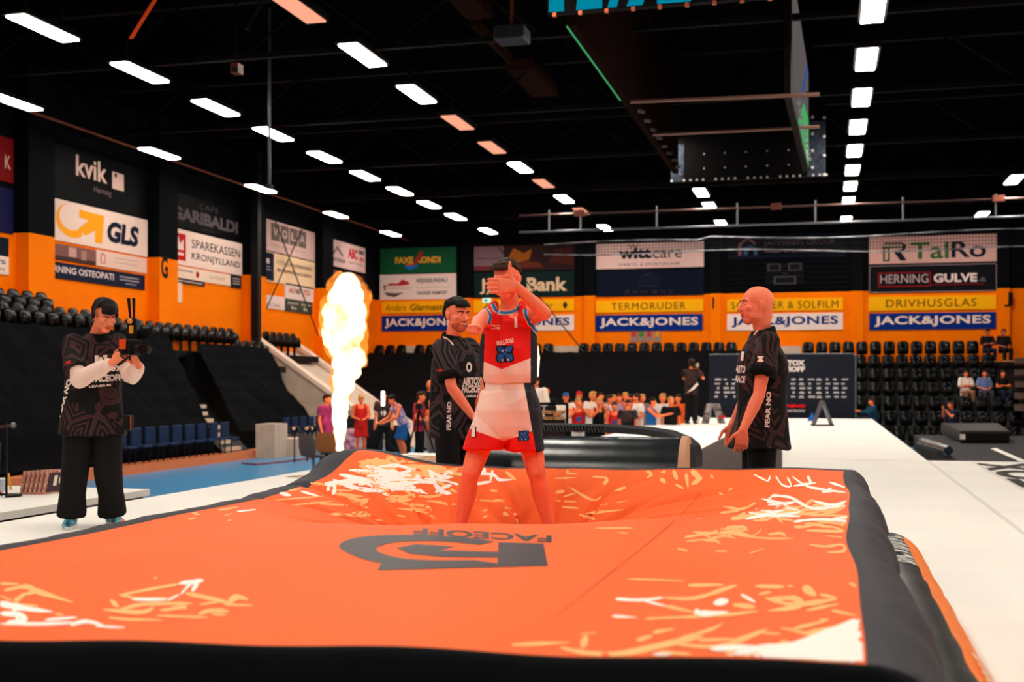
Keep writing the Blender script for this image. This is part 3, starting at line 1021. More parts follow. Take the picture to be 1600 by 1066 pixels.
# coloured notices and exit lamp below and beside the signs
for k, (px, col, nm) in enumerate(((990, (200, 50, 40), 'red'), (1002, (60, 130, 40), 'green'), (1014, (190, 40, 70), 'crimson'), (1027, (230, 150, 30), 'amber'))):
    a = PY(px - 5, 534, YE)
    t = thing('wall_notice', 'small grey wall notice with a %s square, below the Termoruder clothing sign' % nm, 'notice', a)
    MB().bb((a.x, YE - 0.03, a.z), (a.x + 0.27, YE, a.z + 0.42)).build('plate', mc((150, 130, 120)), t, False)
    MB().bb((a.x + 0.05, YE - 0.04, a.z + 0.2), (a.x + 0.22, YE - 0.03, a.z + 0.4)).build('colour_square', mc(col), t, False)
a = PY(754, 473, YE - 0.1)
t = thing('exit_lamp', 'small glowing green and white exit lamp left of the athlete', 'lamp', a)
MB().bb((a.x, a.y, a.z), (a.x + 0.34, a.y + 0.1, a.z + 0.18)).build('lamp_face', emis('exit_glow', (0.55, 0.9, 0.75), 1.0), t, False)
MB().bb((a.x + 0.08, a.y - 0.006, a.z + 0.05), (a.x + 0.2, a.y, a.z + 0.13)).build('pictogram', mc((20, 120, 80)), t, False)
# bracing cables on the third bay and the end wall
for (pa, pb, lab) in (((430, 345, ), (497, 524), 'dark bracing cable running down to the flame on the left wall'), ((472, 358), (407, 503), 'dark bracing cable crossing the steel company sign')):
    o_ = 0.25 if pa[0] == 430 else 0.32
    a, c = PX(*pa, XL + o_), PX(*pb, XL + o_)
    tag(MB().cyl(a, c, 0.022, n=6).build('bracing_cable', m_black), lab, 'cable')
a, c = PY(779, 386, YE - 0.25), PY(906, 542, YE - 0.25)
tag(MB().cyl(a, c, 0.025, n=6).build('bracing_cable', m_black), 'dark bracing cable slanting down the end wall behind the athlete', 'cable')
tag(MB().bb((XL + 0.36, 36.2, 2.5), (XL + 0.6, 36.45, HC)).build('downpipe', m_black, None, False), 'black square column beside the four square sign on the left wall', 'column')
# ------------------------------------------------------------------ the big airbag
MX0, MX1, MY0, MY1 = -3.05, 0.10, 2.55, 7.76
FEET = [PD(716, 830, 7.30), PD(862, 832, 7.34)]
CB = ((FEET[0].x + FEET[1].x) / 2, (FEET[0].y + FEET[1].y) / 2)


def sms(x, a, b):
    t = np.clip((x - a) / (b - a), 0, 1)
    return t * t * (3 - 2 * t)


def HM(X, Y):
    X = np.asarray(X, float)
    Y = np.asarray(Y, float)
    s = np.clip((X - MX0) / (MX1 - MX0), 0, 1)
    t = np.clip((Y - MY0) / (MY1 - MY0), 0, 1)
    zl = 1.455 + 0.05 * sms(t, 0.6, 0.92)
    zr = 1.53
    h = zl * (1 - s) + zr * s + 0.035 * sms(t, 0.85, 1)
    h = h + 0.10 * np.exp(-((X - MX0) / 0.45) ** 2 - ((Y - MY1) / 0.42) ** 2)
    h = h + 0.05 * np.sin(np.pi * np.clip(s, 0, 1)) * np.sin(np.pi * np.clip(t / 0.8, 0, 1))
    wn = sms(Y, MY1 + 0.12, MY1 - 0.6) if False else 1 - sms(Y, MY1 - 0.62, MY1 + 0.1)
    wx = sms(X, MX0 - 0.1, MX0 + 0.6) * (1 - sms(X, MX1 - 0.6, MX1 + 0.1))
    r = np.hypot(X - CB[0], (Y - CB[1]))
    h = h - 0.30 * np.exp(-(r / 1.55) ** 2) * wn * wx
    for f in FEET:
        dx, dy = X - f.x, Y - f.y
        rr = np.hypot(dx, dy)
        th = np.arctan2(dy, dx)
        h = h - 0.20 * np.exp(-(rr / 0.30) ** 2) * (0.35 + 0.65 * wn)
        h = h - 0.085 * np.maximum(0, np.cos(11 * th + 2 * np.sin(2 * th) + 1.5 * rr)) ** 5 * np.exp(-((rr - 0.32) / 0.24) ** 2) * (0.2 + 0.8 * wn)
        h = h - 0.04 * np.maximum(0, np.cos(13 * th + 2 * np.sin(3 * th) + 2 * rr)) ** 6 * np.exp(-((rr - 0.7) / 0.35) ** 2) * wn
    h = h + 0.006 * np.sin(3.1 * X + 1.7 * Y) * np.sin(2.3 * Y - 1.1 * X) + 0.004 * np.sin(9 * X + 2 * Y + 2 * np.sin(2 * Y))
    return h


bag = thing('airbag', 'huge orange landing airbag with black border and white scribbles under the athlete', 'airbag', (-1.5, 5.1, ST))
m_bag = mat('orange_cover', (255, 108, 50), 0.65, var=0.05, scale=1.3, spec=0.12)
m_bord = mat('black_border', (48, 44, 54), 0.65, var=0.08, scale=4, spec=0.2)
m_near_black = mat('side_black', (7, 8, 11), 0.7, spec=0.05)  # blacker tone on the near side of the border
NX, NY = 230, 400
gx = np.linspace(MX0, MX1, NX)
gy = np.linspace(MY0, MY1, NY)
# the orange field's edges wave a little
def EX(y, side):
    return (0.012 * np.sin(2.1 * y + side) + 0.005 * np.sin(4.7 * y + 2 * side)) + (0.05 * (y - MY0) / (MY1 - MY0) - 0.02 if side else 0)


b = MB()
GX, GY = np.meshgrid(gx, gy)
u = (GX - MX0) / (MX1 - MX0)
GX = GX + EX(GY, 0) * (1 - u) + EX(GY, 1) * u
GZ = HM(GX, GY)
b.v = [Vector((float(x), float(y), float(z))) for x, y, z in zip(GX.ravel(), GY.ravel(), GZ.ravel())]
for j in range(NY - 1):
    for i in range(NX - 1):
        k = j * NX + i
        b.f.append((k, k + 1, k + NX + 1, k + NX))
        b.m.append(0)
cover = b.build('orange_cover', m_bag, bag, 'all')

# black border: rolls over the edge and down to the deck
per = []                          # points on the orange edge with outward direction
for x in np.linspace(MX0, MX1, 90):
    per.append((x, MY0, 0, -1))
for k in range(1, 8):
    a = -math.pi / 2 + (math.pi / 2) * k / 8
    per.append((MX1, MY0, math.cos(a), math.sin(a)))
for y in np.linspace(MY0, MY1, 150):
    per.append((MX1, y, 1, 0))
for k in range(1, 8):
    a = (math.pi / 2) * k / 8
    per.append((MX1, MY1, math.cos(a), math.sin(a)))
for x in np.linspace(MX1, MX0, 90):
    per.append((x, MY1, 0, 1))
for k in range(1, 8):
    a = math.pi / 2 + (math.pi / 2) * k / 8
    per.append((MX0, MY1, math.cos(a), math.sin(a)))
for y in np.linspace(MY1, MY0, 150):
    per.append((MX0, y, -1, 0))
for k in range(1, 8):
    a = math.pi + (math.pi / 2) * k / 8
    per.append((MX0, MY0, math.cos(a), math.sin(a)))
b = MB()
prof = [(-0.004, 0.001, 0), (0.04, 0.004, 0), (0.09, 0.0, 0), (0.14, -0.012, 0), (0.19, -0.04, 0), (0.235, -0.09, 0), (0.265, -0.16, 0), (0.275, -0.24, 0), (0.26, -0.34, 0), (0.20, -0.42, 0), (0.12, 0.97, 1)]
NP = len(prof)
for x, y, nx, ny in per:
    ex = float(EX(y, 1 if x > -1 else 0))
    bx = x + (ex * (x - MX0) / (MX1 - MX0) if x > -1 else ex * (1 - (x - MX0) / (MX1 - MX0)))
    wv = 1 + 0.05 * math.sin(4 * (x + y)) + 0.03 * math.sin(13 * x - 11 * y)
    wide = 1.0
    if ny > 0.3:
        wide = 1.35
    if ny < -0.3:
        wide = 0.3
    if nx < -0.5:
        wide = 1.15
    if nx > 0.5:
        wide = 0.62 + 0.12 * (MY1 - y) / 5
    h0 = float(HM(bx, y))
    for e, dz, absol in prof:
        px_, py_ = bx + nx * e * wide * wv, y + ny * e * wide * wv
        z = dz if absol else h0 + dz * (1.0 if ny > -0.3 else 1.25) + (0.004 * math.sin(21 * x + 17 * y) if e > 0.1 else 0)
        b.v.append(Vector((px_, py_, max(z, 0.965))))
n = len(per)
for i in range(n):
    j = (i + 1) % n
    for k in range(NP - 1):
        b.f.append((i * NP + k, i * NP + k + 1, j * NP + k + 1, j * NP + k))
        b.m.append(1 if per[i][3] < -0.3 and per[j][3] < -0.3 else 0)
b.build('black_border', [m_bord, m_near_black], bag, 'all')
# orange piping along the right side of the border, lower tube with lettering
pp = []
for y in np.linspace(2.3, 7.5, 60):
    h0 = float(HM(MX1, y))
    wv = 1 + 0.05 * math.sin(4 * (MX1 + y)) + 0.03 * math.sin(13 * MX1 - 11 * y)
    wd_ = (0.62 + 0.12 * (MY1 - y) / 5) * wv
    pp.append((MX1 + float(EX(y, 1)) + 0.27 * wd_, y, h0 - 0.2))
b = MB().tube(pp, 0.012, 6)
b.build('red_piping', mat('red_piping', (190, 66, 40), 0.5), bag)
b = MB()
TB = [(0.27, y) for y in np.linspace(1.2, 6.35, 40)]
rings = []
for x, y in TB:
    w_ = 1 + 0.015 * math.sin(12 * y) + 0.012 * math.sin(31 * y)
    rings.append([Vector((0.30 + 0.19 * w_ * math.cos(a), y, 1.155 + 0.195 * w_ * math.sin(a))) for a in [2 * math.pi * k / 28 for k in range(28)]])
rings = [[Vector((0.26, 1.15, 1.155)) + (q - Vector((0.26, 1.2, 1.155))) * 0.6 for q in rings[0]]] + rings + [[Vector((0.26, 6.42, 1.155)) + (q - Vector((0.26, 6.35, 1.155))) * 0.7 for q in rings[-1]]]
b.ring_skin(rings)
m_tube = mat('black_vinyl', (11, 14, 17), 0.42, var=0.1, scale=12, bump=0.05, spec=0.14)
m_tor = mat('orange_vinyl', (255, 130, 30), 0.45)
tb = b.build('base_tube', [m_tube, m_tor], bag, True, fn=lambda c, nn: 1 if (c.x > 0.30 + 0.06 and c.z < 1.155 + 0.178) else 0)
tbv = bvh_of([tb])
b = MB()
v, f, asp = text2d('BIGAIRBAG', 0.03)
tq = MB()
V, T = fine([(a * 0.95, c * 0.17) for a, c in v], f, 0.03)
for a, c in V:                    # wrapped round the tube, read from the right
    y = 5.3 + a
    th = math.radians(118) - c / 0.19
    tq.v.append(Vector((0.30 + 0.197 * math.cos(th), y, 1.155 + 0.202 * math.sin(th))))
tq.f = list(T)
tq.m = [0] * len(T)
tq.build('tube_lettering', mat('tube_ink', (205, 205, 196), 0.6), bag, False)
tq = MB()
V, T = fine([(a * 0.75, c * 0.085) for a, c in text2d('BIGAIRBAG', 0.03, 0.3)[0]], text2d('BIGAIRBAG', 0.03, 0.3)[1], 0.03)
for a, c in V:
    y = 3.0 + a
    th = math.radians(42) + (c - 0.0425) / 0.19
    tq.v.append(Vector((0.30 + 0.197 * math.cos(th), y, 1.155 + 0.202 * math.sin(th))))
tq.f = list(T)
tq.m = [0] * len(T)
tq.build('side_lettering', mat('pale_ink', (255, 226, 190), 0.6), bag, False)
MB().bb((MX0 + 0.05, MY0 + 0.05, ST), (0.1, MY1, ST + 0.1)).build('underside', m_black, bag, False)


# ---- printing on the cover
def on_bag(pts, off=0.004):
    """where sight lines through the given pixels meet the cover"""
    R = np.array([RD(a, c)[:] for a, c in pts])
    d = np.full(len(R), np.nan)
    alive = np.ones(len(R), bool)
    prev = np.full(len(R), 1.9)
    cur = 1.9
    while cur < 9.2 and alive.any():
        nxt = cur + 0.03
        X, Y, Z = R[:, 0] * nxt, R[:, 1] * nxt, CZ + R[:, 2] * nxt
        hit = alive & (Z < HM(X, Y))
        d[hit] = nxt
        alive &= ~hit
        cur = nxt
    lo, hi = d - 0.03, d.copy()
    for _ in range(12):
        mid = (lo + hi) / 2
        X, Y, Z = R[:, 0] * mid, R[:, 1] * mid, CZ + R[:, 2] * mid
        below = Z < HM(np.nan_to_num(X), np.nan_to_num(Y))
        hi = np.where(below, mid, hi)
        lo = np.where(below, lo, mid)
    return R, hi, off


def print_bag(mb, v, f, off=0.004, L=7.0, mi=0):
    V, T = fine(v, f, L)
    R, d, off = on_bag(V, off)
    base = len(mb.v)
    X, Y = R[:, 0] * d, R[:, 1] * d
    Z = HM(np.nan_to_num(X), np.nan_to_num(Y)) + off
    m1 = (X > MX0 - 0.0) & (X < MX1 - 0.008 + EX(Y, 1)) & (Y > MY0 + 0.01) & (Y < MY1 - 0.01) & ~np.isnan(d)
    for x, y, z in zip(np.nan_to_num(X), np.nan_to_num(Y), Z):
        mb.v.append(Vector((float(x), float(y), float(z))))
    for t in T:
        if all(m1[i] for i in t):
            ps = [mb.v[base + i] for i in t]
            if max((ps[0] - ps[1]).length, (ps[1] - ps[2]).length, (ps[2] - ps[0]).length) < 0.3:
                mb.f.append(tuple(base + i for i in t))
                mb.m.append(mi)


R_ = random.Random(11)


def smooth_line(pts, wds, n=4, taper=True):
    """a brush line through the points: rounded course, uneven width, thinning ends"""
    if not isinstance(wds, (list, tuple)):
        wds = [wds * q for q in (0.8, 1.05, 0.9, 1.1, 0.85, 1.0)[:len(pts)]] + [wds] * max(0, len(pts) - 6)
    P_, W_ = [], []
    m = len(pts)
    for i in range(m - 1):
        p0, p1, p2, p3 = pts[max(i - 1, 0)], pts[i], pts[i + 1], pts[min(i + 2, m - 1)]
        for k in range(n):
            t = k / n
            q = []
            for c in (0, 1):
                q.append(0.5 * (2 * p1[c] + (p2[c] - p0[c]) * t + (2 * p0[c] - 5 * p1[c] + 4 * p2[c] - p3[c]) * t * t + (3 * p1[c] - p0[c] - 3 * p2[c] + p3[c]) * t ** 3))
            P_.append(tuple(q))
            W_.append((wds[i] * (1 - t) + wds[i + 1] * t) * R_.uniform(0.72, 1.2))
    P_.append(pts[-1])
    W_.append(wds[-1])
    if taper:
        W_[0] *= 0.45
        W_[-1] *= 0.3
        W_[-2] *= 0.75
    return P_, W_


def stroke(pts, wds):
    v, f = [], []
    for i, (x, y) in enumerate(pts):
        a, c = pts[max(i - 1, 0)], pts[min(i + 1, len(pts) - 1)]
        dx, dy = c[0] - a[0], (c[1] - a[1])
        l = math.hypot(dx, dy) or 1
        nx, ny = -dy / l, dx / l
        wd = wds[i] if isinstance(wds, (list, tuple)) else wds
        v += [(x + nx * wd / 2, y + ny * wd / 2), (x - nx * wd / 2, y - ny * wd / 2)]
    for i in range(len(pts) - 1):
        f += [(2 * i, 2 * i + 1, 2 * i + 3), (2 * i, 2 * i + 3, 2 * i + 2)]
    return v, f


white, cream, dark, seam = MB(), MB(), MB(), MB()


def scrib(mb, n, cx, cy, rx, ry, ang, spread, length, width, off=0.001):
    for _ in range(n):
        a = R_.uniform(0, 2 * math.pi)
        q = math.sqrt(R_.random())
        x, y = cx + rx * q * math.cos(a), cy + ry * q * math.sin(a)
        th = math.radians(ang + R_.uniform(-spread, spread))
        L = length * R_.uniform(0.4, 1.3)
        k = R_.choice((2, 3, 3, 4))
        pts = [(x, y)]
        for i in range(k - 1):
            pts.append((pts[-1][0] + L / (k - 1) * math.cos(th), pts[-1][1] + L / (k - 1) * math.sin(th) * 0.45))
            th += math.radians(R_.uniform(-50, 50)) if i < k - 2 else 0
        print_bag(mb, *stroke(*smooth_line(pts, [width * R_.uniform(0.5, 1.3) for _ in pts])), off=off + R_.uniform(0, 0.0006), L=12)


def marks(mb, lst, off=0.0014):
    for pts, wd in lst:
        print_bag(mb, *stroke(*smooth_line(pts, wd)), off=off + R_.uniform(0, 0.0006), L=10)


# far left cluster
scrib(cream, 34, 625, 735, 75, 22, 15, 50, 60, 6)
scrib(cream, 16, 560, 760, 80, 14, 5, 22, 60, 4)
marks(white, [([(508, 757), (560, 752), (620, 760), (668, 772)], [9, 7, 8, 5]), ([(530, 742), (580, 752), (640, 768)], 6), ([(545, 735), (600, 740), (650, 762)], 6), ([(570, 728), (620, 742), (640, 760), (664, 771)], 6), ([(512, 768), (516, 756), (523, 762), (520, 774)], 7),
              ([(560, 758), (600, 748), (640, 736), (650, 731)], 6), ([(668, 735), (690, 745), (700, 738), (712, 741)], 5), ([(672, 737), (680, 757), (690, 768), (706, 772)], [6, 6, 9, 5]), ([(600, 768), (560, 764), (520, 750)], 7), ([(590, 730), (620, 728), (644, 734)], 5), ([(575, 742), (600, 758), (632, 766)], 7), ([(622, 736), (610, 748), (592, 752)], 6), ([(680, 770), (694, 762), (706, 758)], 5), ([(752, 727), (757, 740)], 9), ([(742, 740), (770, 742), (780, 750), (800, 750)], [4, 5, 6, 3]), ([(744, 757), (768, 753)], 6), ([(770, 735), (766, 752)], 6)])
marks(cream, [([(602, 722), (612, 716), (622, 724)], 7), ([(626, 718), (645, 714)], 5), ([(560, 722), (600, 728), (620, 736)], 9), ([(655, 728), (666, 735), (690, 728)], 7), ([(530, 770), (560, 782), (578, 780)], 5), ([(545, 778), (560, 788), (575, 784)], 5)])
scrib(white, 16, 610, 752, 70, 14, 10, 50, 55, 5, 0.0018)
scrib(cream, 10, 640, 780, 70, 8, 0, 14, 45, 4)
# chips between and round the legs
marks(cream, [([(743, 782), (780, 784)], [3, 5]), ([(773, 781), (789, 784)], 4), ([(766, 767), (778, 768)], 4), ([(754, 799), (763, 797)], 3), ([(788, 794), (799, 795)], 4), ([(786, 802), (795, 806)], 7), ([(803, 802), (808, 808)], [4, 8]), ([(754, 810), (762, 806)], 3), ([(806, 811), (810, 820)], [6, 3]), ([(773, 728), (775, 734)], 2), ([(800, 727), (804, 731)], 2), ([(790, 737), (806, 751)], [5, 6]), ([(512, 804), (570, 806), (578, 803)], 5), ([(550, 802), (575, 801)], 4), ([(565, 793), (575, 794)], 4), ([(620, 806), (635, 808)], 3), ([(585, 812), (600, 815)], 3),
              ([(620, 795), (660, 800), (682, 812)], [3, 4, 2]), ([(640, 790), (650, 795), (668, 797)], 3), ([(500, 788), (545, 790)], 4), ([(420, 772), (470, 764)], [3, 4]), ([(455, 790), (520, 784)], 3), ([(430, 782), (505, 776)], 3), ([(400, 776), (430, 768)], 4), ([(340, 798), (372, 793)], 4), ([(276, 801), (292, 797)], 3), ([(350, 806), (364, 803)], 2), ([(355, 815), (362, 813)], 2), ([(294, 812), (306, 810)], 3), ([(300, 802), (312, 805)], 4)])
marks(white, [([(437, 771), (455, 775)], 6), ([(470, 768), (498, 776)], 5), ([(370, 800), (400, 797)], 3), ([(280, 800), (300, 796)], 3)])
# right of the athlete
marks(cream, [([(868, 770), (882, 768)], 6), ([(866, 748), (900, 747)], 3), ([(885, 738), (905, 728), (940, 730)], [4, 5, 3]), ([(884, 740), (902, 741)], 3), ([(925, 745), (948, 748), (943, 758)], [2, 4, 7]), ([(960, 768), (978, 762)], [2, 8]), ([(868, 783), (900, 785)], 4), ([(872, 792), (905, 795)], 4), ([(890, 762), (925, 782), (940, 776)], [3, 4, 3]), ([(905, 805), (930, 812)], 6), ([(915, 803), (975, 797)], [5, 3]), ([(937, 790), (950, 788)], 2), ([(962, 786), (980, 783)], 2), ([(930, 826), (990, 826)], [2, 3]), ([(965, 833), (982, 834)], 2), ([(880, 777), (900, 771)], 3),
              ([(985, 731), (1010, 736), (1020, 745)], [3, 5, 4]), ([(1008, 733), (1018, 742), (1010, 747)], 5), ([(1025, 735), (1040, 738)], 6), ([(1032, 748), (1040, 755)], 7), ([(1052, 735), (1058, 750)], [6, 9]), ([(1080, 736), (1092, 748), (1080, 758)], [9, 11, 5]), ([(1055, 757), (1068, 764)], 5), ([(1072, 740), (1075, 762)], 6), ([(1110, 743), (1115, 748)], [6, 2]), ([(1123, 770), (1130, 774)], 4), ([(1138, 766), (1145, 764)], 3), ([(1058, 858), (1075, 862)], 4), ([(1118, 862), (1136, 862)], 3), ([(1170, 866), (1195, 858)], 2), ([(1100, 846), (1106, 844)], 2), ([(1080, 808), (1095, 812)], 2)])
# right field
scrib(cream, 22, 1180, 800, 55, 18, -5, 25, 50, 5)
scrib(cream, 16, 1120, 838, 60, 14, 5, 25, 45, 3.5)
scrib(cream, 12, 1270, 812, 60, 14, 0, 20, 60, 5)
marks(white, [([(1178, 742), (1190, 748), (1200, 752), (1203, 744)], 3), ([(1212, 744), (1222, 758), (1236, 760), (1230, 746)], 3), ([(1238, 745), (1260, 760), (1290, 766), (1322, 770)], [3, 4, 4, 2]), ([(1240, 760), (1275, 755)], 5), ([(1296, 754), (1320, 762)], [3, 5]), ([(1262, 744), (1268, 757)], 6), ([(1300, 763), (1285, 770), (1306, 768)], 3),
              ([(1180, 800), (1210, 792), (1250, 800), (1206, 806), (1170, 802)], 4), ([(1205, 775), (1235, 778), (1270, 795), (1326, 790)], [5, 4, 5, 3]), ([(1190, 780), (1230, 790), (1210, 800), (1180, 796)], 4), ([(1165, 812), (1200, 806), (1250, 808)], 5), ([(1210, 774), (1200, 785), (1240, 788)], 4), ([(1270, 783), (1300, 790), (1330, 782)], 5), ([(1240, 816), (1280, 812), (1332, 816)], [4, 4, 6]), ([(1298, 812), (1330, 808)], 4), ([(1180, 808), (1225, 798)], 5), ([(1200, 790), (1250, 784)], 4)])
marks(cream, [([(1270, 790), (1326, 793)], 7), ([(1260, 830), (1330, 832)], 6), ([(1265, 852), (1290, 855), (1316, 852), (1318, 862), (1292, 864)], 4), ([(1155, 838), (1200, 842), (1240, 842)], 3), ([(1200, 836), (1222, 834), (1226, 840)], 4), ([(1290, 838), (1330, 842)], 2), ([(1327, 912), (1338, 918)], 5), ([(1180, 786), (1160, 796), (1130, 792)], 4)])
# right foreground
marks(white, [([(962, 937), (1000, 939), (1036, 935)], [7, 5, 4]), ([(1000, 938), (1040, 948)], 5), ([(957, 964), (995, 966)], [5, 2]), ([(1085, 956), (1100, 960), (1138, 958)], [9, 10, 5]), ([(1115, 944), (1138, 940)], 11), ([(1158, 930), (1180, 942)], [5, 6])])
marks(cream, [([(980, 906), (1070, 909)], [2, 4]), ([(1036, 935), (1085, 936), (1130, 922), (1150, 917)], [4, 5, 7, 3]), ([(1075, 916), (1130, 915)], 7), ([(1040, 948), (1085, 958)], [5, 6]), ([(1135, 918), (1152, 916)], 4), ([(1180, 917), (1225, 918)], 8), ([(1185, 930), (1205, 926)], 5), ([(1200, 938), (1240, 936), (1250, 948), (1200, 956)], [6, 8, 10, 5]), ([(1195, 935), (1240, 946), (1306, 938)], [5, 7, 8]), ([(1255, 918), (1275, 932)], [14, 9]), ([(1230, 917), (1240, 917)], 3), ([(1280, 930), (1308, 936)], 5), ([(1300, 955), (1340, 964)], [6, 4]), ([(1008, 968), (1060, 966), (1135, 962), (1185, 956)], [4, 4, 6, 4]), ([(1145, 946), (1180, 950)], 9), ([(1260, 955), (1310, 945)], 6)])
# nearest corner
marks(cream, [([(800, 1009), (890, 1005)], [8, 4]), ([(875, 1013), (920, 1022), (975, 1022), (1050, 1006), (1100, 995)], [5, 9, 9, 9, 5]), ([(910, 1014), (916, 994)], 11), ([(905, 992), (932, 990)], 3), ([(995, 1002), (1020, 995)], [10, 6]), ([(1020, 990), (1054, 984)], [6, 5]), ([(1060, 1000), (1110, 985), (1130, 975)], [5, 6, 3]), ([(1055, 1008), (1120, 1012), (1160, 1000), (1200, 984)], [4, 7, 9, 4]), ([(1190, 990), (1220, 992)], 4), ([(1240, 984), (1290, 972)], [5, 8]), ([(1220, 982), (1290, 998)], [4, 7]), ([(1030, 1020), (1080, 1024)], 6), ([(1280, 970), (1296, 970)], 4), ([(1090, 1002), (1150, 1000)], [6, 4]), ([(1260, 990), (1320, 978)], 8)])
scrib(cream, 20, 1190, 1028, 150, 12, 0, 15, 90, 7)
scrib(white, 36, 1240, 1026, 110, 16, -8, 18, 100, 9, 0.0022)
marks(white, [([(1110, 1016), (1170, 1014), (1210, 1020), (1290, 996), (1345, 974)], [7, 9, 12, 22, 26]), ([(1180, 1030), (1280, 1010), (1345, 992)], [10, 26, 30]), ([(1060, 1036), (1150, 1030), (1250, 1032), (1347, 1038)], [8, 12, 14, 14]), ([(1020, 1024), (1060, 1026)], 5), ([(1298, 1004), (1346, 1010)], 26)], 0.0026)
# left foreground
marks(white, [([(282, 930), (300, 912), (318, 908)], [3, 5, 7]), ([(280, 913), (312, 909)], 7), ([(300, 925), (310, 910)], 8), ([(206, 938), (262, 938)], 5), ([(262, 939), (280, 930)], 4)])
marks(cream, [([(188, 931), (240, 921), (280, 914)], 5), ([(186, 930), (220, 937), (262, 935)], [4, 5, 4]), ([(172, 938), (185, 950)], [5, 9]), ([(162, 954), (220, 958), (240, 950)], 7), ([(185, 955), (225, 945), (300, 944)], 6), ([(290, 928), (345, 940), (365, 946)], [6, 6, 8]), ([(312, 946), (350, 940)], 4), ([(358, 942), (370, 934), (388, 938)], [8, 9, 4]), ([(350, 946), (396, 947)], 4), ([(250, 955), (292, 950), (268, 950)], 6), ([(245, 963), (325, 966)], 5), ([(310, 961), (330, 955), (358, 956)], 6), ([(170, 966), (200, 969), (255, 970)], [4, 4, 3]), ([(240, 905), (246, 903)], 3), ([(330, 961), (355, 962)], 4)])
marks(white, [([(0, 944), (40, 952), (82, 957)], [14, 10, 5]), ([(0, 960), (30, 962), (40, 970), (10, 974)], 8), ([(70, 970), (120, 966)], [4, 6]), ([(110, 978), (135, 972), (165, 980)], [4, 7, 5]), ([(0, 976), (60, 976), (120, 974)], 5), ([(150, 980), (195, 982)], 5), ([(20, 950), (30, 974)], 7)])
marks(cream, [([(0, 913), (30, 914)], 5), ([(6, 924), (40, 918), (60, 926), (115, 943)], [4, 7, 8, 5]), ([(40, 930), (60, 924)], 6), ([(22, 942), (40, 928)], 9), ([(30, 946), (60, 948)], 5), ([(85, 960), (100, 962)], 4), ([(0, 932), (20, 940)], 4)])
# the ringed emblem and its wording, read from the far side
ring = [(590, 892), (596, 881), (572, 876), (548, 866), (531, 856), (538, 846), (562, 839.5), (600, 837.5), (650, 836), (700, 838), (740, 841), (772, 847), (750, 852), (700, 846), (655, 845), (620, 848), (597, 853), (588, 858), (592, 865), (610, 871), (640, 875), (700, 876), (740, 875), (777, 881), (777, 887), (690, 889)]
oc = [(596, 881), (571, 875.5), (549, 867.5), (535, 860), (530, 853.5), (538, 846.5), (556, 841), (582, 838), (615, 836.5), (655, 836.5), (700, 838.5), (740, 842), (773, 847)]
ic = [(750, 852), (705, 847.5), (665, 846), (630, 847), (606, 850), (592, 854.5), (588, 859), (594, 864.5), (612, 870), (640, 874.5), (690, 876.5), (740, 876)]


def bend(pts, n=6):
    return smooth_line(pts, [1] * len(pts), n, False)[0]


ring = [(590, 892)] + bend(oc) + bend(ic) + [(777, 881), (777, 887), (690, 889)]
print_bag(dark, *poly_tri(ring), off=0.0016, L=8)
print_bag(dark, *poly_tri([(779, 848), (849, 850), (856, 885), (777, 887)]), off=0.0016, L=8)
print_bag(dark, *poly_tri([(620, 857), (650, 851), (711, 855), (686, 861), (778, 863), (778, 872), (690, 871), (640, 866)]), off=0.0016, L=8)
v, f, asp = text2d('FACEOFF', 0.03)
V = []
for a, c in v:
    x = 862 - a * 216
    y = 843 - 10 * (1 - abs(a - 0.2) * 0) * (a * 1.35) * 0.9 + (c - 0.5) * 11
    V.append((x, y))
print_bag(dark, V, f, off=0.0016, L=6)
print_bag(seam, *stroke([(1095, 772), (1060, 810), (1000, 860), (930, 915), (866, 965)], 1.0), off=0.003, L=10)
white.build('white_print', mat('print_white', (255, 246, 236), 0.7), bag, False)
cream.build('cream_print', mat('print_cream', (255, 190, 122), 0.7), bag, False)
dark.build('ring_logo', mat('print_dark', (62, 54, 60), 0.5, var=0.12, scale=6), bag, False)
seam.build('seam', mat('seam_orange', (222, 82, 38), 0.7), bag, False)

# ------------------------------------------------------------------ black roll behind the airbag
y = 9.6
a, c = PY(745, 694, y), PY(1063, 694, y - 0.15)
t = thing('foam_roller', 'big glossy black padded roller with a pale end behind the airbag', 'roller', ((a.x + c.x) / 2, y, ST))
zr = ST + 0.36
b = MB()
rg = []
for k in range(30):
    x = a.x + (c.x - a.x) * k / 29
    rg.append([Vector((x, y + 0.36 * math.cos(q), zr + (0.36 + 0.001 * math.sin(k * 1.3)) * math.sin(q))) for q in [2 * math.pi * j / 28 for j in range(28)]])
b.ring_skin(rg)
b.build('padding', mat('glossy_black', (16, 20, 25), 0.25, spec=0.6, bump=0.05, scale=9), t)
b = MB()
b.ring_skin([[Vector((c.x + o, y + 0.37 * math.cos(q), zr + 0.37 * math.sin(q))) for q in [2 * math.pi * j / 28 for j in range(28)]] for o in (0, 0.05)])
b.build('end_disc', mat('pale_wood', (205, 150, 120), 0.6), t)
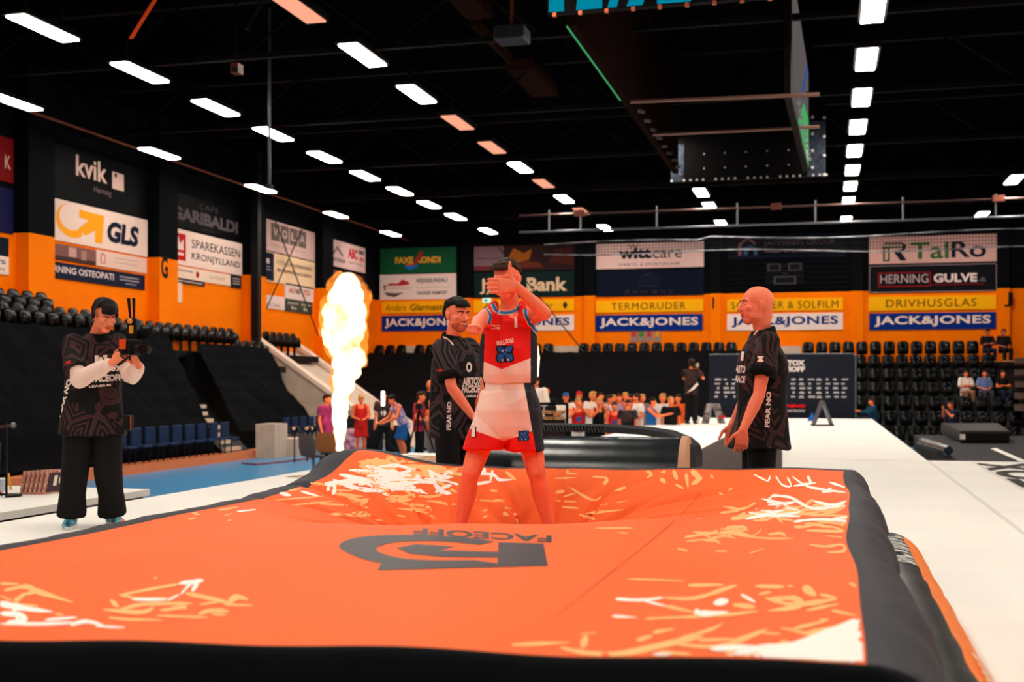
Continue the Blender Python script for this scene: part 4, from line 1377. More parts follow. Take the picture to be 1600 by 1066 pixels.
# cover flap, curved over the roll, with zigzag quilting
rows_ = []
for k in range(41):
    px = 745 + (1084 - 745) * k / 40
    u = k / 40
    top = 664 + 5 * u + (14 if u > 0.72 else 0) * max(0, (u - 0.72) / 0.28) ** 1.4 * 1.4
    q = PY(px, top, y + 0.05)
    rows_.append(q)
fl = MB()
edge = [PY(745, 665, y + 0.05), PY(850, 665, y + 0.05), PY(940, 667, y + 0.05), PY(1000, 671, y + 0.05), PY(1040, 677, y + 0.05), PY(1068, 688, y), PY(1082, 700, y), PY(1086, 714, y), PY(1086, 735, y)]
sp = []
for i in range(len(edge) - 1):
    for k in range(6):
        sp.append(edge[i].lerp(edge[i + 1], k / 6))
sp.append(edge[-1])
inner = []
for i, q in enumerate(sp):
    tt = (sp[min(i + 1, len(sp) - 1)] - sp[max(i - 1, 0)]).normalized()
    nn = Vector((tt.z, 0, -tt.x))
    if nn.z > 0 and abs(nn.z) > abs(nn.x):
        nn = -nn
    if nn.x > 0 and abs(nn.x) >= abs(nn.z):
        nn = -nn
    inner.append(nn)
rgs = []
for q, nn in zip(sp, inner):
    rgs.append([q + Vector((0, 0.1, 0)), q + Vector((0, 0.6, 0)), q + nn * 0.045 + Vector((0, 0.6, 0)), q + nn * 0.045 + Vector((0, 0.1, 0))])
fl.ring_skin(rgs)
fo = thing('cover_flap', 'black cover with zigzag trimmed edge curving over the padded roller', 'cover', (edge[4].x, y, edge[0].z))
fl.build('sheet', mat('flap_black', (9, 9, 11), 0.7, spec=0.1), fo)
zz = MB()
for i in range(len(sp) - 1):
    for k in range(3):
        f0 = k / 3
        p0 = sp[i].lerp(sp[i + 1], f0) + Vector((0, 0.09, 0))
        p1 = sp[i].lerp(sp[i + 1], min(1, f0 + 0.2)) + inner[i] * 0.05 + Vector((0, 0.09, 0))
        zz.cyl(p0, p1, 0.008, n=5)
zz.build('zigzag_trim', mat('trim_grey', (74, 74, 78), 0.6), fo, False)
b = MB()
q = PY(1074, 712, y + 0.1)
for k in range(6):
    b.bb((q.x - 0.05 + 0.01 * k, y + 0.05, ST + 0.1 + k * 0.05), (q.x + 0.05 - 0.012 * k, y + 0.5, ST + 0.13 + k * 0.05), k % 2)
b.build('inner_folds', [m_black, mc((230, 130, 40))], fo, False)
# ------------------------------------------------------------------ covered stands, steps and seats
m_cloth = mat('black_cloth', (11, 11, 14), 0.9, var=0.25, scale=1.5, spec=0.04)


def cloth(label, x0, z0, x1, z1, y0, y1, seed, edge=None, hang=0.25, axis='L'):
    """sloping cover from its low front edge (x0, z0) to its high back edge (x1, z1)"""
    nu, nv = 60, max(20, int((y1 - y0) * 9))
    b = MB()
    for j in range(nv + 1):
        for i in range(nu + 1):
            u, v = i / nu, j / nv
            yy = y0 + (y1 - y0) * v
            f = u
            xx = x0 + (x1 - x0) * f
            zz = z0 + (z1 - z0) * f
            if u < 0.12:
                g = 1 - u / 0.12
                xx = x0 - (x1 - x0) * 0.0 + (x1 - x0) * 0.12 * (1 - g) ** 0.6 * 1.0
                zz = z0 + (z1 - z0) * 0.12 - g * ((z1 - z0) * 0.12 + z0 - hang)
            q = Vector((xx, yy, zz))
            nz = noise.noise(Vector((u * 3 + seed, yy * 0.9 + u * 2.5, seed)))
            n2 = noise.noise(Vector((u * 2 + seed * 2, yy * 3.2 + u * 6, 1)))
            n3 = math.sin(u * 50) * 0.012 if u > 0.15 else 0
            d = 0.07 * nz + 0.045 * (1 - abs(n2) * 2) + n3
            q.x += d * 0.7 if axis == 'L' else 0
            q.z += d * 0.5 if u > 0.12 else 0
            if edge and u > 0:
                q.y += edge(u, v)
            if axis == 'E':
                q = Vector((q.y, q.x - (0.0), q.z))
            b.v.append(q)
    for j in range(nv):
        for i in range(nu):
            k = j * (nu + 1) + i
            b.f.append((k, k + 1, k + nu + 2, k + nu + 1))
            b.m.append(0)
    return tag(b.build('stand_cover', m_cloth, None, 'all'), label, 'cover')


cloth('black cloth covering the left stand nearest the camera, left of the steps', -15.7, 0.55, -17.15, 3.40, 6, 29.4, 1.3, hang=0.3)
cloth('black cloth covering the left stand between the steps and the concrete wall', -15.7, 0.55, -17.1, 3.2, 30.9, 35.4, 4.1, hang=0.75, edge=lambda u, v: (0.25 * math.sin(u * 9) + 0.9 * (1 - u) - 0.25) * v)
cloth('tall black cloth hanging over the end stand behind the crowd', 41.5, 0.6, 47.2, 3.3, -18.2, -3.0, 2.2, hang=0.05, axis='E')
o = MB()
bx = MB().bb((-3.3, 40.9, 0), (-3.2, 41.5, 0.2))

# plinth below the front row
m_plinth = mat('salmon_plinth', (214, 120, 78), 0.7, var=0.08)
struct('stand_plinth_trim', MB().bb((-15.75, 6, 0), (-15.3, 41, 0.22)), m_plinth)
struct('stand_block_trim', MB().bb((XL, 6, 0), (-17.2, 29.4, 2.95)).bb((XL, 31.0, 0), (-17.2, 33.8, 2.95)).bb((XL, 29.4, 0), (-18.25, 31.0, 3.2)), m_black)
struct('stand_back_trim', MB().bb((XL, 33.8, 0), (-17.2, 36.4, 2.45)), m_black)
struct('stand_base_trim', MB().bb((XL, 6, 0), (-16.2, 41, 0.3)), m_black)

# steps up the left stand
t = thing('stairway', 'pale concrete stairway climbing the black covered left stand', 'stairs', (-16.8, 30.15, 0.2))
for k in range(15):
    z = 0.35 + 0.19 * k
    x = -15.55 - 0.175 * k
    MB().bb((max(x - 0.3, -18.24), 29.75 + (0.0 if k % 3 else -0.15), z - 0.1), (x, 30.25 + (0.35 if k % 3 == 0 else 0.1), z)).build('step', m_conc, t, False)
struct('stair_base_trim', MB().prism([(-15.5, 29.5, 0), (-18.4, 29.5, 0), (-18.4, 29.5, 3.1), (-15.5, 29.5, 0.2)], (0, 1.5, 0)), m_black)
t = thing('concrete_plinth', 'stepped concrete block at the foot of the left stand stairway', 'block', PD(400, 714, 33))
a = P(386, 716, 0.0)
MB().bb((-15.28, 30.95, 0), (-14.7, 31.75, 0.95)).build('tall_block', m_conc, t, False)
MB().bb((-15.2, 31.75, 0), (-14.4, 33.0, 0.5)).build('low_block', m_conc, t, False)

# sloping concrete walls
def para(lab, y, pts, low):
    t = thing('concrete_wall', lab, 'wall', (pts[0].x, y, 0))
    b = MB()
    b.prism([Vector((p.x, y, p.z)) for p in pts] + [Vector((pts[-1].x, y, low)), Vector((pts[0].x, y, low))], (0, 0.25, 0))
    b.build('wall_slab', m_conc, t, False)
    r = MB()
    r.prism([Vector((p.x, y - 0.06, p.z)) for p in pts] + [Vector((p.x, y - 0.06, p.z + 0.16)) for p in pts[::-1]], (0, 0.4, 0))
    r.build('coping', mat('coping', (236, 206, 186), 0.7), t, False)
    return t


para('pale sloping concrete wall left of the flame', 36.6, [PY(388, 529, 36.6), PY(402, 535, 36.6), PY(522, 622, 36.6), PY(585, 668, 36.6)], 0)
para('pale sloping concrete wall behind the red jersey player', 40.4, [PY(446, 530, 40.4), PY(460, 541, 40.4), PY(596, 640, 40.4), PY(660, 690, 40.4)], 0)
struct('ramp_trim', MB().prism([(-12.6, 36.8, 0), (-18.4, 36.8, 0), (-18.4, 36.8, 3.2)], (0, 3.7, 0)), m_conc)
struct('gangway_trim', MB().prism([PY(388, 529, 36.6), PY(452, 532, 40.4), PY(452, 560, 40.4), PY(388, 560, 36.6)], (-0.15, 0, 0)), m_conc)

# seats
m_seat = mat('seat_plastic', (4, 5, 6), 0.2, spec=0.14)
m_frame = mat('seat_frame', (40, 34, 34), 0.5)


def seat_proto(label, grp):
    t = thing('stadium_seat', label, 'seat', (0, 0, 0), grp)
    b = MB()
    rg = []
    for k, (z, wd, dp, y) in enumerate(((0.30, .17, .03, .0), (0.34, .205, .04, .02), (0.5, .215, .05, .05), (0.66, .21, .05, .075), (0.75, .185, .045, .085), (0.79, .13, .03, .085), (0.80, .06, .015, .08))):
        rg.append((Vector((0, y, z)), Vector((wd, 0, 0)), Vector((0, dp, 0))))
    b.loft(rg, 16, p=2.6)
    b.build('backrest', m_seat, t)
    b = MB()
    rg = []
    for z, wd, dp in ((0.30, .12, .02), (0.33, .19, .05), (0.48, .2, .07), (0.60, .19, .06), (0.65, .14, .03)):
        rg.append((Vector((0, -0.09 - (0.6 - z) * 0.1, z)), Vector((wd, 0, 0)), Vector((0, dp, 0))))
    b.loft(rg, 16, p=2.6)
    b.build('folded_seat', m_seat, t)
    MB().bb((-0.03, -0.02, 0.0), (0.03, 0.06, 0.36)).build('bracket', m_frame, t, False)
    return t


seat0 = [None]


def seat(x, y, z, rz, label, grp):
    if seat0[0] is None:
        seat0[0] = seat_proto(label, grp)
        s = seat0[0]
        s.location = (x, y, z)
        s.rotation_euler = (0, 0, rz)
        return s
    s = dup(seat0[0], (x, y, z), label, rz)
    s['group'] = grp
    return s


# end stand, right block: seven rows
rowname = ['top', 'second', 'third', 'fourth', 'fifth', 'sixth', 'lowest']
ry = [(542, 47.75), (563.5, 46.75), (585, 45.75), (606.5, 44.8), (629, 43.8), (652.5, 42.8), (677, 41.8)]
SEAT = {}
for i, (py, yy) in enumerate(ry):
    zc = PY(1450, py, yy).z
    tx0 = PY(1263 if i == 0 else (1344 if i < 5 else 1368 + 12 * (i - 5)), py, yy).x
    tx1 = PY(1540 + 12 * i, py, yy).x
    nn = int((tx1 - tx0) / 0.492) + 1
    for k in range(nn):
        x = tx0 + k * 0.492
        seat(x, yy, zc - 0.58, 0, 'black plastic stadium seat, %s from the left in the %s end stand row' % (ORD[k], rowname[i]), 'black seats of the end stand')
    SEAT[i] = (yy, zc - 0.58)
    b = MB().bb((-3.2 if i == 0 else 1.1, yy - 0.55, zc - 0.75), (8.4, yy + 0.5, zc - 0.58))
    struct('tier_floor_%d' % (i + 1), b, mat('tier', (44, 36, 34), 0.8))
struct('tier_base_trim', MB().prism([(-3.2, 41.5, 0), (-3.2, 48.7, 0), (-3.2, 48.7, 2.7), (-3.2, 47.3, 2.7), (-3.2, 41.5, 0.0)], (11.6, 0, 0)), m_black)
for k in range(5):
    q = PY(1588, 560 + k * 18, 46.2 - k)
    tag(MB().bb((q.x, q.y - 0.5, q.z - 0.2), (q.x + 1.4, q.y + 0.5, q.z)).build('stair_block', mc((96, 76, 68)), None, False), 'dim concrete stair block at the far right of the end stand, %s from the top' % ORD[k], 'step')
# end stand, left and middle top rows
zt = SEAT[0][1]
for nm, lo, hi in (('of the middle end stand block', 912, 1146), ('behind the athlete in the end stand', 838, 862), ('left of the pale corner gap', 592, 634), ('right of the pale corner gap', 655, 738)):
    x0, x1 = PY(lo, 542, 47.75).x, PY(hi, 542, 47.75).x
    for k in range(int((x1 - x0) / 0.485) + 1):
        seat(x0 + k * 0.485, 47.75, zt + 0.02, 0, 'black seat, %s from left in top row %s' % (ORD[k], nm), 'top row seats of the end stand')
struct('tier_floor_8', MB().bb((-18.4, 47.2, zt - 0.2), (-3.2, 48.65, zt)), m_black)
for k, (px0, px1) in enumerate(((634, 652), (863, 908), (1216, 1252))):
    a, c = PY(px0, 541, 48.2), PY(px1, 552, 48.2)
    tag(MB().bb((a.x, 48.05, zt), (c.x, 48.65, a.z)).build('gangway_block', m_conc, None, False), 'pale concrete gangway block in the top row of the end stand, %s from the left' % ORD[k], 'block')
# left stand seats along the wall
for nm, y0, y1, x, z in (('back row left of the cameraman', 21.6, 25.3, -17.95, 3.55), ('front row left of the cameraman', 22.2, 27.2, -17.5, 3.2), ('row right of the video camera', 28.4, 34.7, -17.9, 3.1), ('row under the steel company sign', 37.2, 39.8, -17.9, 3.12), ('short row above the covered stand', 34.2, 36.0, -17.4, 2.72)):
    for k in range(int((y1 - y0) / 0.52) + 1):
        seat(x, y0 + k * 0.52, z - 0.1, math.radians(90), 'black plastic stadium seat, %s in the %s' % (ORD[k], nm), 'seats along the left wall')
    struct('tier_floor_%d' % (20 + int(y0)), MB().bb((XL, y0 - 0.4, z - 0.3), (x + 0.5, y1 + 0.4, z - 0.1)), m_black)
# navy folding chairs in front of the left stand
m_navy = mat('navy_chair', (18, 40, 72), 0.5)


def chair_proto(label, grp):
    t = thing('folding_chair', label, 'chair', (0, 0, 0), grp)
    MB().box((-0.05, 0, 0.62), (0.05, 0.44, 0.42)).build('backrest', m_navy, t, False, bevel=0.02)
    MB().box((0.12, 0, 0.4), (0.34, 0.42, 0.05)).build('seat', m_navy, t, False, bevel=0.02)
    for s in (-1, 1):
        MB().cyl((0.05, 0.18 * s, 0), (0.05, 0.18 * s, 0.4), 0.02, n=6).build('leg', m_black, t)
    return t


c0 = chair_proto('navy chair before the left stand, first of the row beside the stairs', 'navy chairs before the left stand')
ys = [24.6 + 0.62 * k for k in range(9)] + [33.4 + 0.6 * k for k in range(5)]
for k, y in enumerate(ys):
    lab = 'navy chair in front of the covered left stand, %s from the camera side' % ORD[k]
    if k == 0:
        c0.location = (-15.45, y, 0.22)
        c0['label'] = lab
    else:
        dup(c0, (-15.45, y, 0.22), lab)

# ------------------------------------------------------------------ sponsor wall, stage props
a, c = P(1108, 652, ST), P(1336, 652, ST)
yb = a.y
a, c = PY(1108, 652, yb), PY(1337, 651, yb)
top = PY(1108, 554, yb).z
t = thing('sponsor_wall', 'dark navy sponsor backdrop with rows of white logos at the end of the runway', 'backdrop', ((a.x + c.x) / 2, yb, ST))
wd, hg = c.x - a.x, top - ST
r = 0.12
pts = [(a.x, yb, ST), (c.x, yb, ST), (c.x, yb, top - r)] + [(c.x - r + r * math.cos(q), yb, top - r + r * math.sin(q)) for q in (0.4, 0.8, 1.2)] + [(c.x - r, yb, top), (a.x, yb, top)]
MB().prism(pts, (0, 0.08, 0)).build('panel', mat('navy_panel', (24, 28, 40), 0.7), t, False)
fr = MB().tube([(c.x, yb, ST), (c.x, yb, top - r), (c.x - r * 0.3, yb, top - r * 0.3), (c.x - r, yb, top), (a.x, yb, top)], 0.018, 6)
fr.build('edge_tube', mat('edge_tube', (120, 124, 130), 0.4, 0.5), t)
g = MB()
o = Vector((a.x, yb - 0.006, ST))
X1 = Vector((1, 0, 0))
put_text(g, 'AIRTOX', o + X1 * (wd * 0.46) + UP * (hg * 0.82), X1, UP, wd * 0.2, hg * 0.085, bold=0.06)
put_text(g, 'FACEOFF', o + X1 * (wd * 0.44) + UP * (hg * 0.72), X1, UP, wd * 0.22, hg * 0.085, bold=0.06)
g.build('heading', mc((240, 225, 215)), t, False)
g = MB()
rr = random.Random(5)
for i in range(5):
    for k in range(16):
        x, z = 0.04 + 0.058 * k + rr.uniform(-0.006, 0.006), 0.6 - 0.068 * i
        q = o + X1 * (wd * x) + UP * (hg * z)
        s = rr.random()
        h = hg * 0.018
        if s < 0.16:
            g.poly([q + X1 * (wd * 0.02 + hg * 0.02 * math.cos(w * 0.6283)) + UP * (hg * 0.02 * math.sin(w * 0.6283)) for w in range(10)])
        elif s < 0.3:
            g.poly([q - UP * h, q + X1 * (wd * 0.04) - UP * h, q + X1 * (wd * 0.033) + UP * h * 0.6, q + X1 * (wd * 0.018) + UP * h, q + X1 * (wd * 0.006) + UP * h * 0.5])
        else:
            l = wd * rr.uniform(0.022, 0.046)
            hh = h * rr.uniform(0.5, 0.9)
            g.poly([q - UP * hh, q + X1 * l - UP * hh, q + X1 * l + UP * hh, q + UP * hh])
g.build('sponsor_logos', mc((190, 184, 184)), t, False)
g = MB()
put_text(g, 'HERNING', o + X1 * (wd * 0.44) + UP * (hg * 0.16), X1, UP, wd * 0.225, hg * 0.05, bold=0.06, shear=0.25)
g.build('red_heading', mc((230, 24, 30)), t, False)
g = MB()
put_text(g, 'DESTINATION', o + X1 * (wd * 0.44) + UP * (hg * 0.09), X1, UP, wd * 0.22, hg * 0.035, bold=0.04, shear=0.2)
g.build('sub_heading', mc((220, 210, 205)), t, False)
# letter A props
d = 33.5


def aframe(name, label, pts_l, pts_r, wpx, m, d, extra=None):
    t = thing(name, label, 'frame', PD((pts_l[0][0] + pts_r[0][0]) / 2, pts_l[0][1], d))
    for nm, pts in (('upright', pts_l), ('upright', pts_r)):
        (x0, y0), (x1, y1) = pts
        q = [PD(x0 - wpx / 2, y0, d), PD(x0 + wpx / 2, y0, d), PD(x1 + wpx / 2, y1, d), PD(x1 - wpx / 2, y1, d)]
        MB().prism(q, FWD * 0.3).build(nm, m, t, False)
    if extra:
        extra(t)
    return t


m_sil = mat('silver_sheet', (176, 166, 162), 0.4, 0.2, c2=(70, 64, 66), scale=4)


def bars(t):
    for (x0, x1, y) in ((1098, 1108, 646), (1123, 1132, 640)):
        q = [PD(x0, y, 33.45), PD(x1, y, 33.45), PD(x1, y + 2, 33.45), PD(x0, y + 2, 33.45)]
        MB().prism(q, FWD * 0.02).build('dark_band', m_black, t, False)
    MB().prism([PD(1122, 650, 33.45), PD(1133, 649, 33.45), PD(1134, 653, 33.45), PD(1123, 654, 33.45)], FWD * 0.02).build('red_band', mc((190, 40, 50)), t, False)


aframe('letter_frame', 'silver letter A shaped sculpture on the runway left of the bald man', ((1103, 662), (1111, 631)), ((1129, 662), (1120, 631)), 9, m_sil, 33.5, bars)


def foot(t):
    q = [PD(1271, 664, 32.2), PD(1304, 664, 32.2), PD(1304, 666.5, 32.2), PD(1271, 666.5, 32.2)]
    MB().prism(q, FWD * 0.3).build('foot_bar', m_rib, t, False)


aframe('letter_frame', 'slim grey A shaped frame before the sponsor backdrop right of the bald man', ((1272.5, 666), (1287, 626)), ((1302, 666), (1287, 626)), 2.6, mat('grey_tube', (96, 98, 106), 0.4, 0.4), 32.2, foot)
q = P(1269, 658, ST)
t = MB().loft([(q, RGT * 0.15, FWD * 0.15), (q + UP * 0.26, RGT * 0.006, FWD * 0.006)], 4)
tag(t.build('pyramid', mat('blue_plastic', (26, 86, 170), 0.5), None, False), 'small blue pyramid on the runway beside the slim A frame', 'cone')
p = PD(1091, 651, 34)
t = thing('water_bottle', 'small pale bottle on the runway beside the silver A sculpture', 'bottle', P(1091, 660, ST))
q = P(1091, 660, ST)
MB().cyl(q, q + UP * 0.17, 0.05, n=10).build('body', mc((220, 220, 215)), t)
MB().cyl(q + UP * 0.17, q + UP * 0.21, 0.025, n=8).build('cap', mc((60, 90, 150)), t)

# dark mats and rolled cover at the far right
b = MB()
q = [P(1410, 716, 0.96), P(1640, 716, 0.96), P(1640, 694, 0.96), P(1440, 694, 0.96)]
y0, y1 = 19.2, 26
tag(MB().bb((1.95, 19.0, 0.0), (9.5, 28.6, 0.93)).build('dark_platform', mat('dark_deck', (34, 32, 38), 0.7), None, False, bevel=0.02), 'dark platform beyond the white deck at the right edge', 'platform')
tag(MB().prism([P(1548, 702, 0.94), P(1556, 701, 0.94), P(1605, 722, 0.94), P(1594, 722, 0.94)], (0, 0, 0.01)).build('white_tape', m_white, None, False), 'white tape line across the dark platform at the right', 'tape')
t = thing('crash_mat', 'thick black crash mat lying at the foot of the end stand seats', 'mat', PD(1525, 698, 26))
pts = [PD(1470, 690, 28), PD(1500, 701, 23.5), PD(1578, 699, 23.5), PD(1560, 680, 28)]
q = [Vector((v.x, v.y, 0.94)) for v in pts]
MB().prism([Vector((v.x, v.y, 0.93)) for v in pts], (0, 0, 0.24)).build('cushion', mat('mat_black', (22, 20, 22), 0.45), t, False, bevel=0.05)
w0 = PD(1504, 690, 23.3)
MB().box((w0.x, w0.y, 1.06), (0.09, 0.05, 0.1)).build('white_tag', mc((240, 225, 215)), t, False)
rl = thing('rolled_cover', 'shiny dark teal rolled cover beside the white deck', 'roll', P(1460, 712, 0.95))
a, c = P(1440, 699, 0.93), P(1482, 713, 0.93)
rg = []
for k in range(24):
    p = a.lerp(c, k / 23)
    p.z = 1.02
    t1, t2 = orth(c - a)
    rg.append((p, t1 * (0.075 + 0.015 * math.sin(k * 2.1)), t2 * (0.075 + 0.015 * math.cos(k * 1.7))))
b = MB()
b.loft(rg, 12)
b.build('roll', mat('teal_foil', (16, 30, 36), 0.25, 0.0, bump=0.6, scale=14, spec=0.6), rl)

# ------------------------------------------------------------------ left side props
a = PD(524, 712, 29)
# brown stools
def stool(px, d, label, col, rz):
    q = PD(px, 712, d)
    t = thing('swivel_chair', label, 'chair', (q.x, q.y, 0), None)
    f = Vector((math.cos(rz), math.sin(rz), 0))
    s = Vector((-f.y, f.x, 0))
    o = Vector((q.x, q.y, 0))
    MB().loft([(o + UP * 0.38 + f * 0.02, s * 0.18, f * 0.10), (o + UP * 0.40 + f * 0.02, s * 0.24, f * 0.22), (o + UP * 0.44, s * 0.23, f * 0.21)], 20, p=3).build('seat', mat('chair_grey', (92, 78, 76), 0.6), t)
    MB().loft([(o + UP * 0.42 - f * 0.19, s * 0.22, f * 0.02), (o + UP * 0.62 - f * 0.22, s * 0.26, f * 0.03), (o + UP * 0.84 - f * 0.26, s * 0.23, f * 0.025), (o + UP * 0.90 - f * 0.27, s * 0.15, f * 0.015)], 20, p=3).build('backrest', col, t)
    MB().cyl(o + UP * 0.03, o + UP * 0.39, 0.03, n=10).build('post', m_steel, t)
    MB().cyl(o, o + UP * 0.03, 0.2, n=20).build('base', m_steel, t)
    return t


stool(490, 28.0, 'grey brown swivel chair beside the foot of the flame, left one', mat('chair_brown', (110, 86, 78), 0.6), math.radians(75))
stool(514, 29.5, 'swivel chair with orange brown back beside the foot of the flame', mat('chair_orange', (176, 96, 50), 0.6), math.radians(95))
# score boards on the side stage
base = P(60, 772, ST)
dx = (P(88, 768, ST) - P(28, 773, ST))
m_sb = mat('score_edge', (236, 186, 164), 0.6, c2=(170, 80, 66), scale=25)
m_sf = mat('score_face', (70, 54, 62), 0.6)
for k in range(6):
    q0 = P(30 + 7 * k, 773, ST)
    t = thing('score_board', 'thin score board standing on edge on the side stage, %s from the left' % ORD[k] if k < 5 else 'score board with a white number 10 at the right end of the row', 'board', q0, 'score boards on the side stage')
    fx = (RGT * 0.5 + FWD * 0.86).normalized()
    sx = Vector((fx.y, -fx.x, 0))
    lean = UP + RGT * 0.18
    L_ = 0.34
    h_ = 0.24
    th = 0.03
    o = q0
    pts = [o, o + fx * L_, o + fx * L_ + lean * h_, o + lean * h_]
    MB().prism(pts, RGT * 0.016).build('panel', [m_sb], t, False)
    f2 = [p + RGT * 0.017 for p in pts]
    ins = [f2[0].lerp(f2[2], 0.08), f2[1].lerp(f2[3], 0.08), f2[2].lerp(f2[0], 0.08), f2[3].lerp(f2[1], 0.08)]
    MB().prism(ins, RGT * 0.004 - FWD * 0.004).build('face', m_sf, t, False)
    if k == 5:
        g = MB()
        put_text(g, '10', ins[0].lerp(ins[3], 0.32) + fx * 0.07 + RGT * 0.006 - FWD * 0.006, fx, lean.normalized(), 0.17, 0.11, bold=0.06)
        g.build('number', mc((250, 235, 220)), t, False)
# microphone stand
q = P(10, 776, ST)
t = thing('microphone_stand', 'black microphone stand with round base on the side stage', 'stand', q)
MB().cyl(q, q + UP * 0.02, 0.15, n=24).build('base', m_black, t)
MB().cyl(q + UP * 0.02, q + UP * 0.75, 0.012, n=8).build('pole', m_black, t)
MB().cyl(q + UP * 0.7 - RGT * 0.12, q + UP * 0.72 + RGT * 0.1, 0.014, n=8).build('boom', mat('brass_dark', (70, 40, 26), 0.4, 0.5), t)
MB().ell(q + UP * 0.72 + RGT * 0.07, (0.03, 0.03, 0.03)).build('clutch', m_steel, t)
q2 = P(17, 766, ST)
t = thing('marker_pen', 'yellow marker pen standing behind the microphone stand', 'pen', q2)
MB().cyl(q2, q2 + UP * 0.15 - RGT * 0.02, 0.012, n=8).build('barrel', mc((220, 160, 50)), t)
MB().cyl(q2 + UP * 0.15 - RGT * 0.02, q2 + UP * 0.18 - RGT * 0.024, 0.009, n=8).build('cap', mc((240, 190, 80)), t)
q3 = P(2, 768, ST)
t = thing('paper_cup', 'pale cup on the side stage at the picture edge', 'cup', q3)
MB().loft([(q3, RGT * 0.045, FWD * 0.045), (q3 + UP * 0.13, RGT * 0.06, FWD * 0.06)], 16).build('cup', mc((190, 200, 215)), t)
MB().loft([(q3 + UP * 0.13, RGT * 0.063, FWD * 0.063), (q3 + UP * 0.14, RGT * 0.058, FWD * 0.058)], 16).build('lid', mc((230, 230, 230)), t)
# small lights on stands in front of the navy chairs
for k, px in enumerate((460, 480, 488)):
    q = PD(px, 671, 32 + 0.5 * k)
    t = thing('spot_lamp', 'small dark spot lamp above the navy chairs, %s from the left' % ORD[k], 'lamp', (q.x, q.y, 0))
    MB().ell(q, (0.12, 0.12, 0.1)).build('lamp_head', m_seat, t)
    MB().cyl((q.x, q.y, 0), q, 0.02, n=6).build('pole', m_black, t)
    MB().ell(q - FWD * 0.1 + UP * 0.02, (0.05, 0.03, 0.05)).build('lens', mc((255, 190, 150)), t)
# loudspeaker and bags behind the players
q = P(580, 706, 0)
q = PD(580, 690, 36)
for px, w_, h_, lab in ((577, 0.55, 1.0, 'black equipment bag behind the red jersey player'), (624, 0.7, 0.8, 'black equipment bag behind the bending player'), (548, 0.6, 1.1, 'black equipment case beside the flame')):
    q = P(px, 712, 0) if False else PD(px, 690, 37)
    b = MB().loft([(Vector((q.x, q.y, 0)), RGT * w_ / 2, FWD * 0.25), (Vector((q.x, q.y, h_ * 0.6)), RGT * w_ / 2, FWD * 0.28), (Vector((q.x, q.y, h_)), RGT * w_ * 0.3, FWD * 0.15)], 16, p=3)
    tag(b.build('equipment_bag', mat('bag_black', (14, 14, 16), 0.6)), lab, 'bag')
q = PD(550, 692, 36.5)
tag(MB().loft([(Vector((q.x, q.y, 0)), RGT * 0.35, FWD * 0.2), (Vector((q.x, q.y, 0.55)), RGT * 0.3, FWD * 0.2), (Vector((q.x, q.y, 0.72)), RGT * 0.15, FWD * 0.1)], 14).build('sports_bag', mat('pink_bag', (150, 60, 110), 0.7, c2=(230, 190, 190), scale=6)), 'pink and white sports bag on the blue floor', 'bag')
tag(MB().tube([P(378, 724, 0.02), P(400, 726, 0.02), P(440, 722, 0.02), P(500, 714, 0.02)], 0.02, 6).build('cable', mc((150, 60, 60))), 'red cable lying on the blue floor beside the concrete block', 'cable')

# DJ booth
q = PD(836, 640, 28.2)
tag(MB().bb((q.x - 1.2, q.y - 0.45, 0), (q.x + 0.8, q.y + 0.8, 0.5)).build('riser', m_black, None, False), 'black riser under the disc jockey', 'riser')
d = 27.0
q = PD(862, 665, d)
t = thing('dj_booth', 'black DJ booth with two wooden decks left of the crowd', 'booth', (q.x, q.y, 0))
xa, xb = PD(800, 640, d), PD(888, 640, d)
ax = (RGT, FWD, UP)
for y0, y1, nm in ((642, 647, 'upper_deck'), (652, 656, 'lower_deck')):
    p0, p1 = PD(800, y0, d), PD(882, y1, d)
    MB().box((p0 + p1) / 2 + FWD * 0.3, ((p1 - p0).dot(RGT), 0.6, (p0 - p1).z), 0, ax).build(nm, mat('deck_wood', (226, 160, 96), 0.5, c2=(120, 70, 40), scale=10), t, False)
p0 = PD(845, 660, d)
MB().box(PD(843, 668, d) + FWD * 0.3, (1.15, 0.5, 0.4), 0, ax).build('front_panel', mat('booth_panel', (50, 30, 26), 0.7), t, False)
fr = MB()
for px in (802, 886):
    fr.cyl(PD(px, 630, d), PD(px, 630, d) * 1 - UP * (PD(px, 630, d).z), 0.03, n=8)
fr.cyl(PD(802, 631, d), PD(886, 631, d), 0.03, n=8)
fr.build('frame', m_rib, t)
for k, px in enumerate((845, 858, 866)):
    p = PD(px, 640, d)
    MB().box(p + FWD * 0.2, (0.12, 0.1, 0.14), 0, ax).build('mixer', m_black, t, False)

# ------------------------------------------------------------------ flames
m_fire = emis('flame_core', (1.0, 0.7, 0.38), 3.8)
m_fri = emis('flame_fringe', (1.0, 0.26, 0.03), 1.5, transp=0.85, scale=2.2)


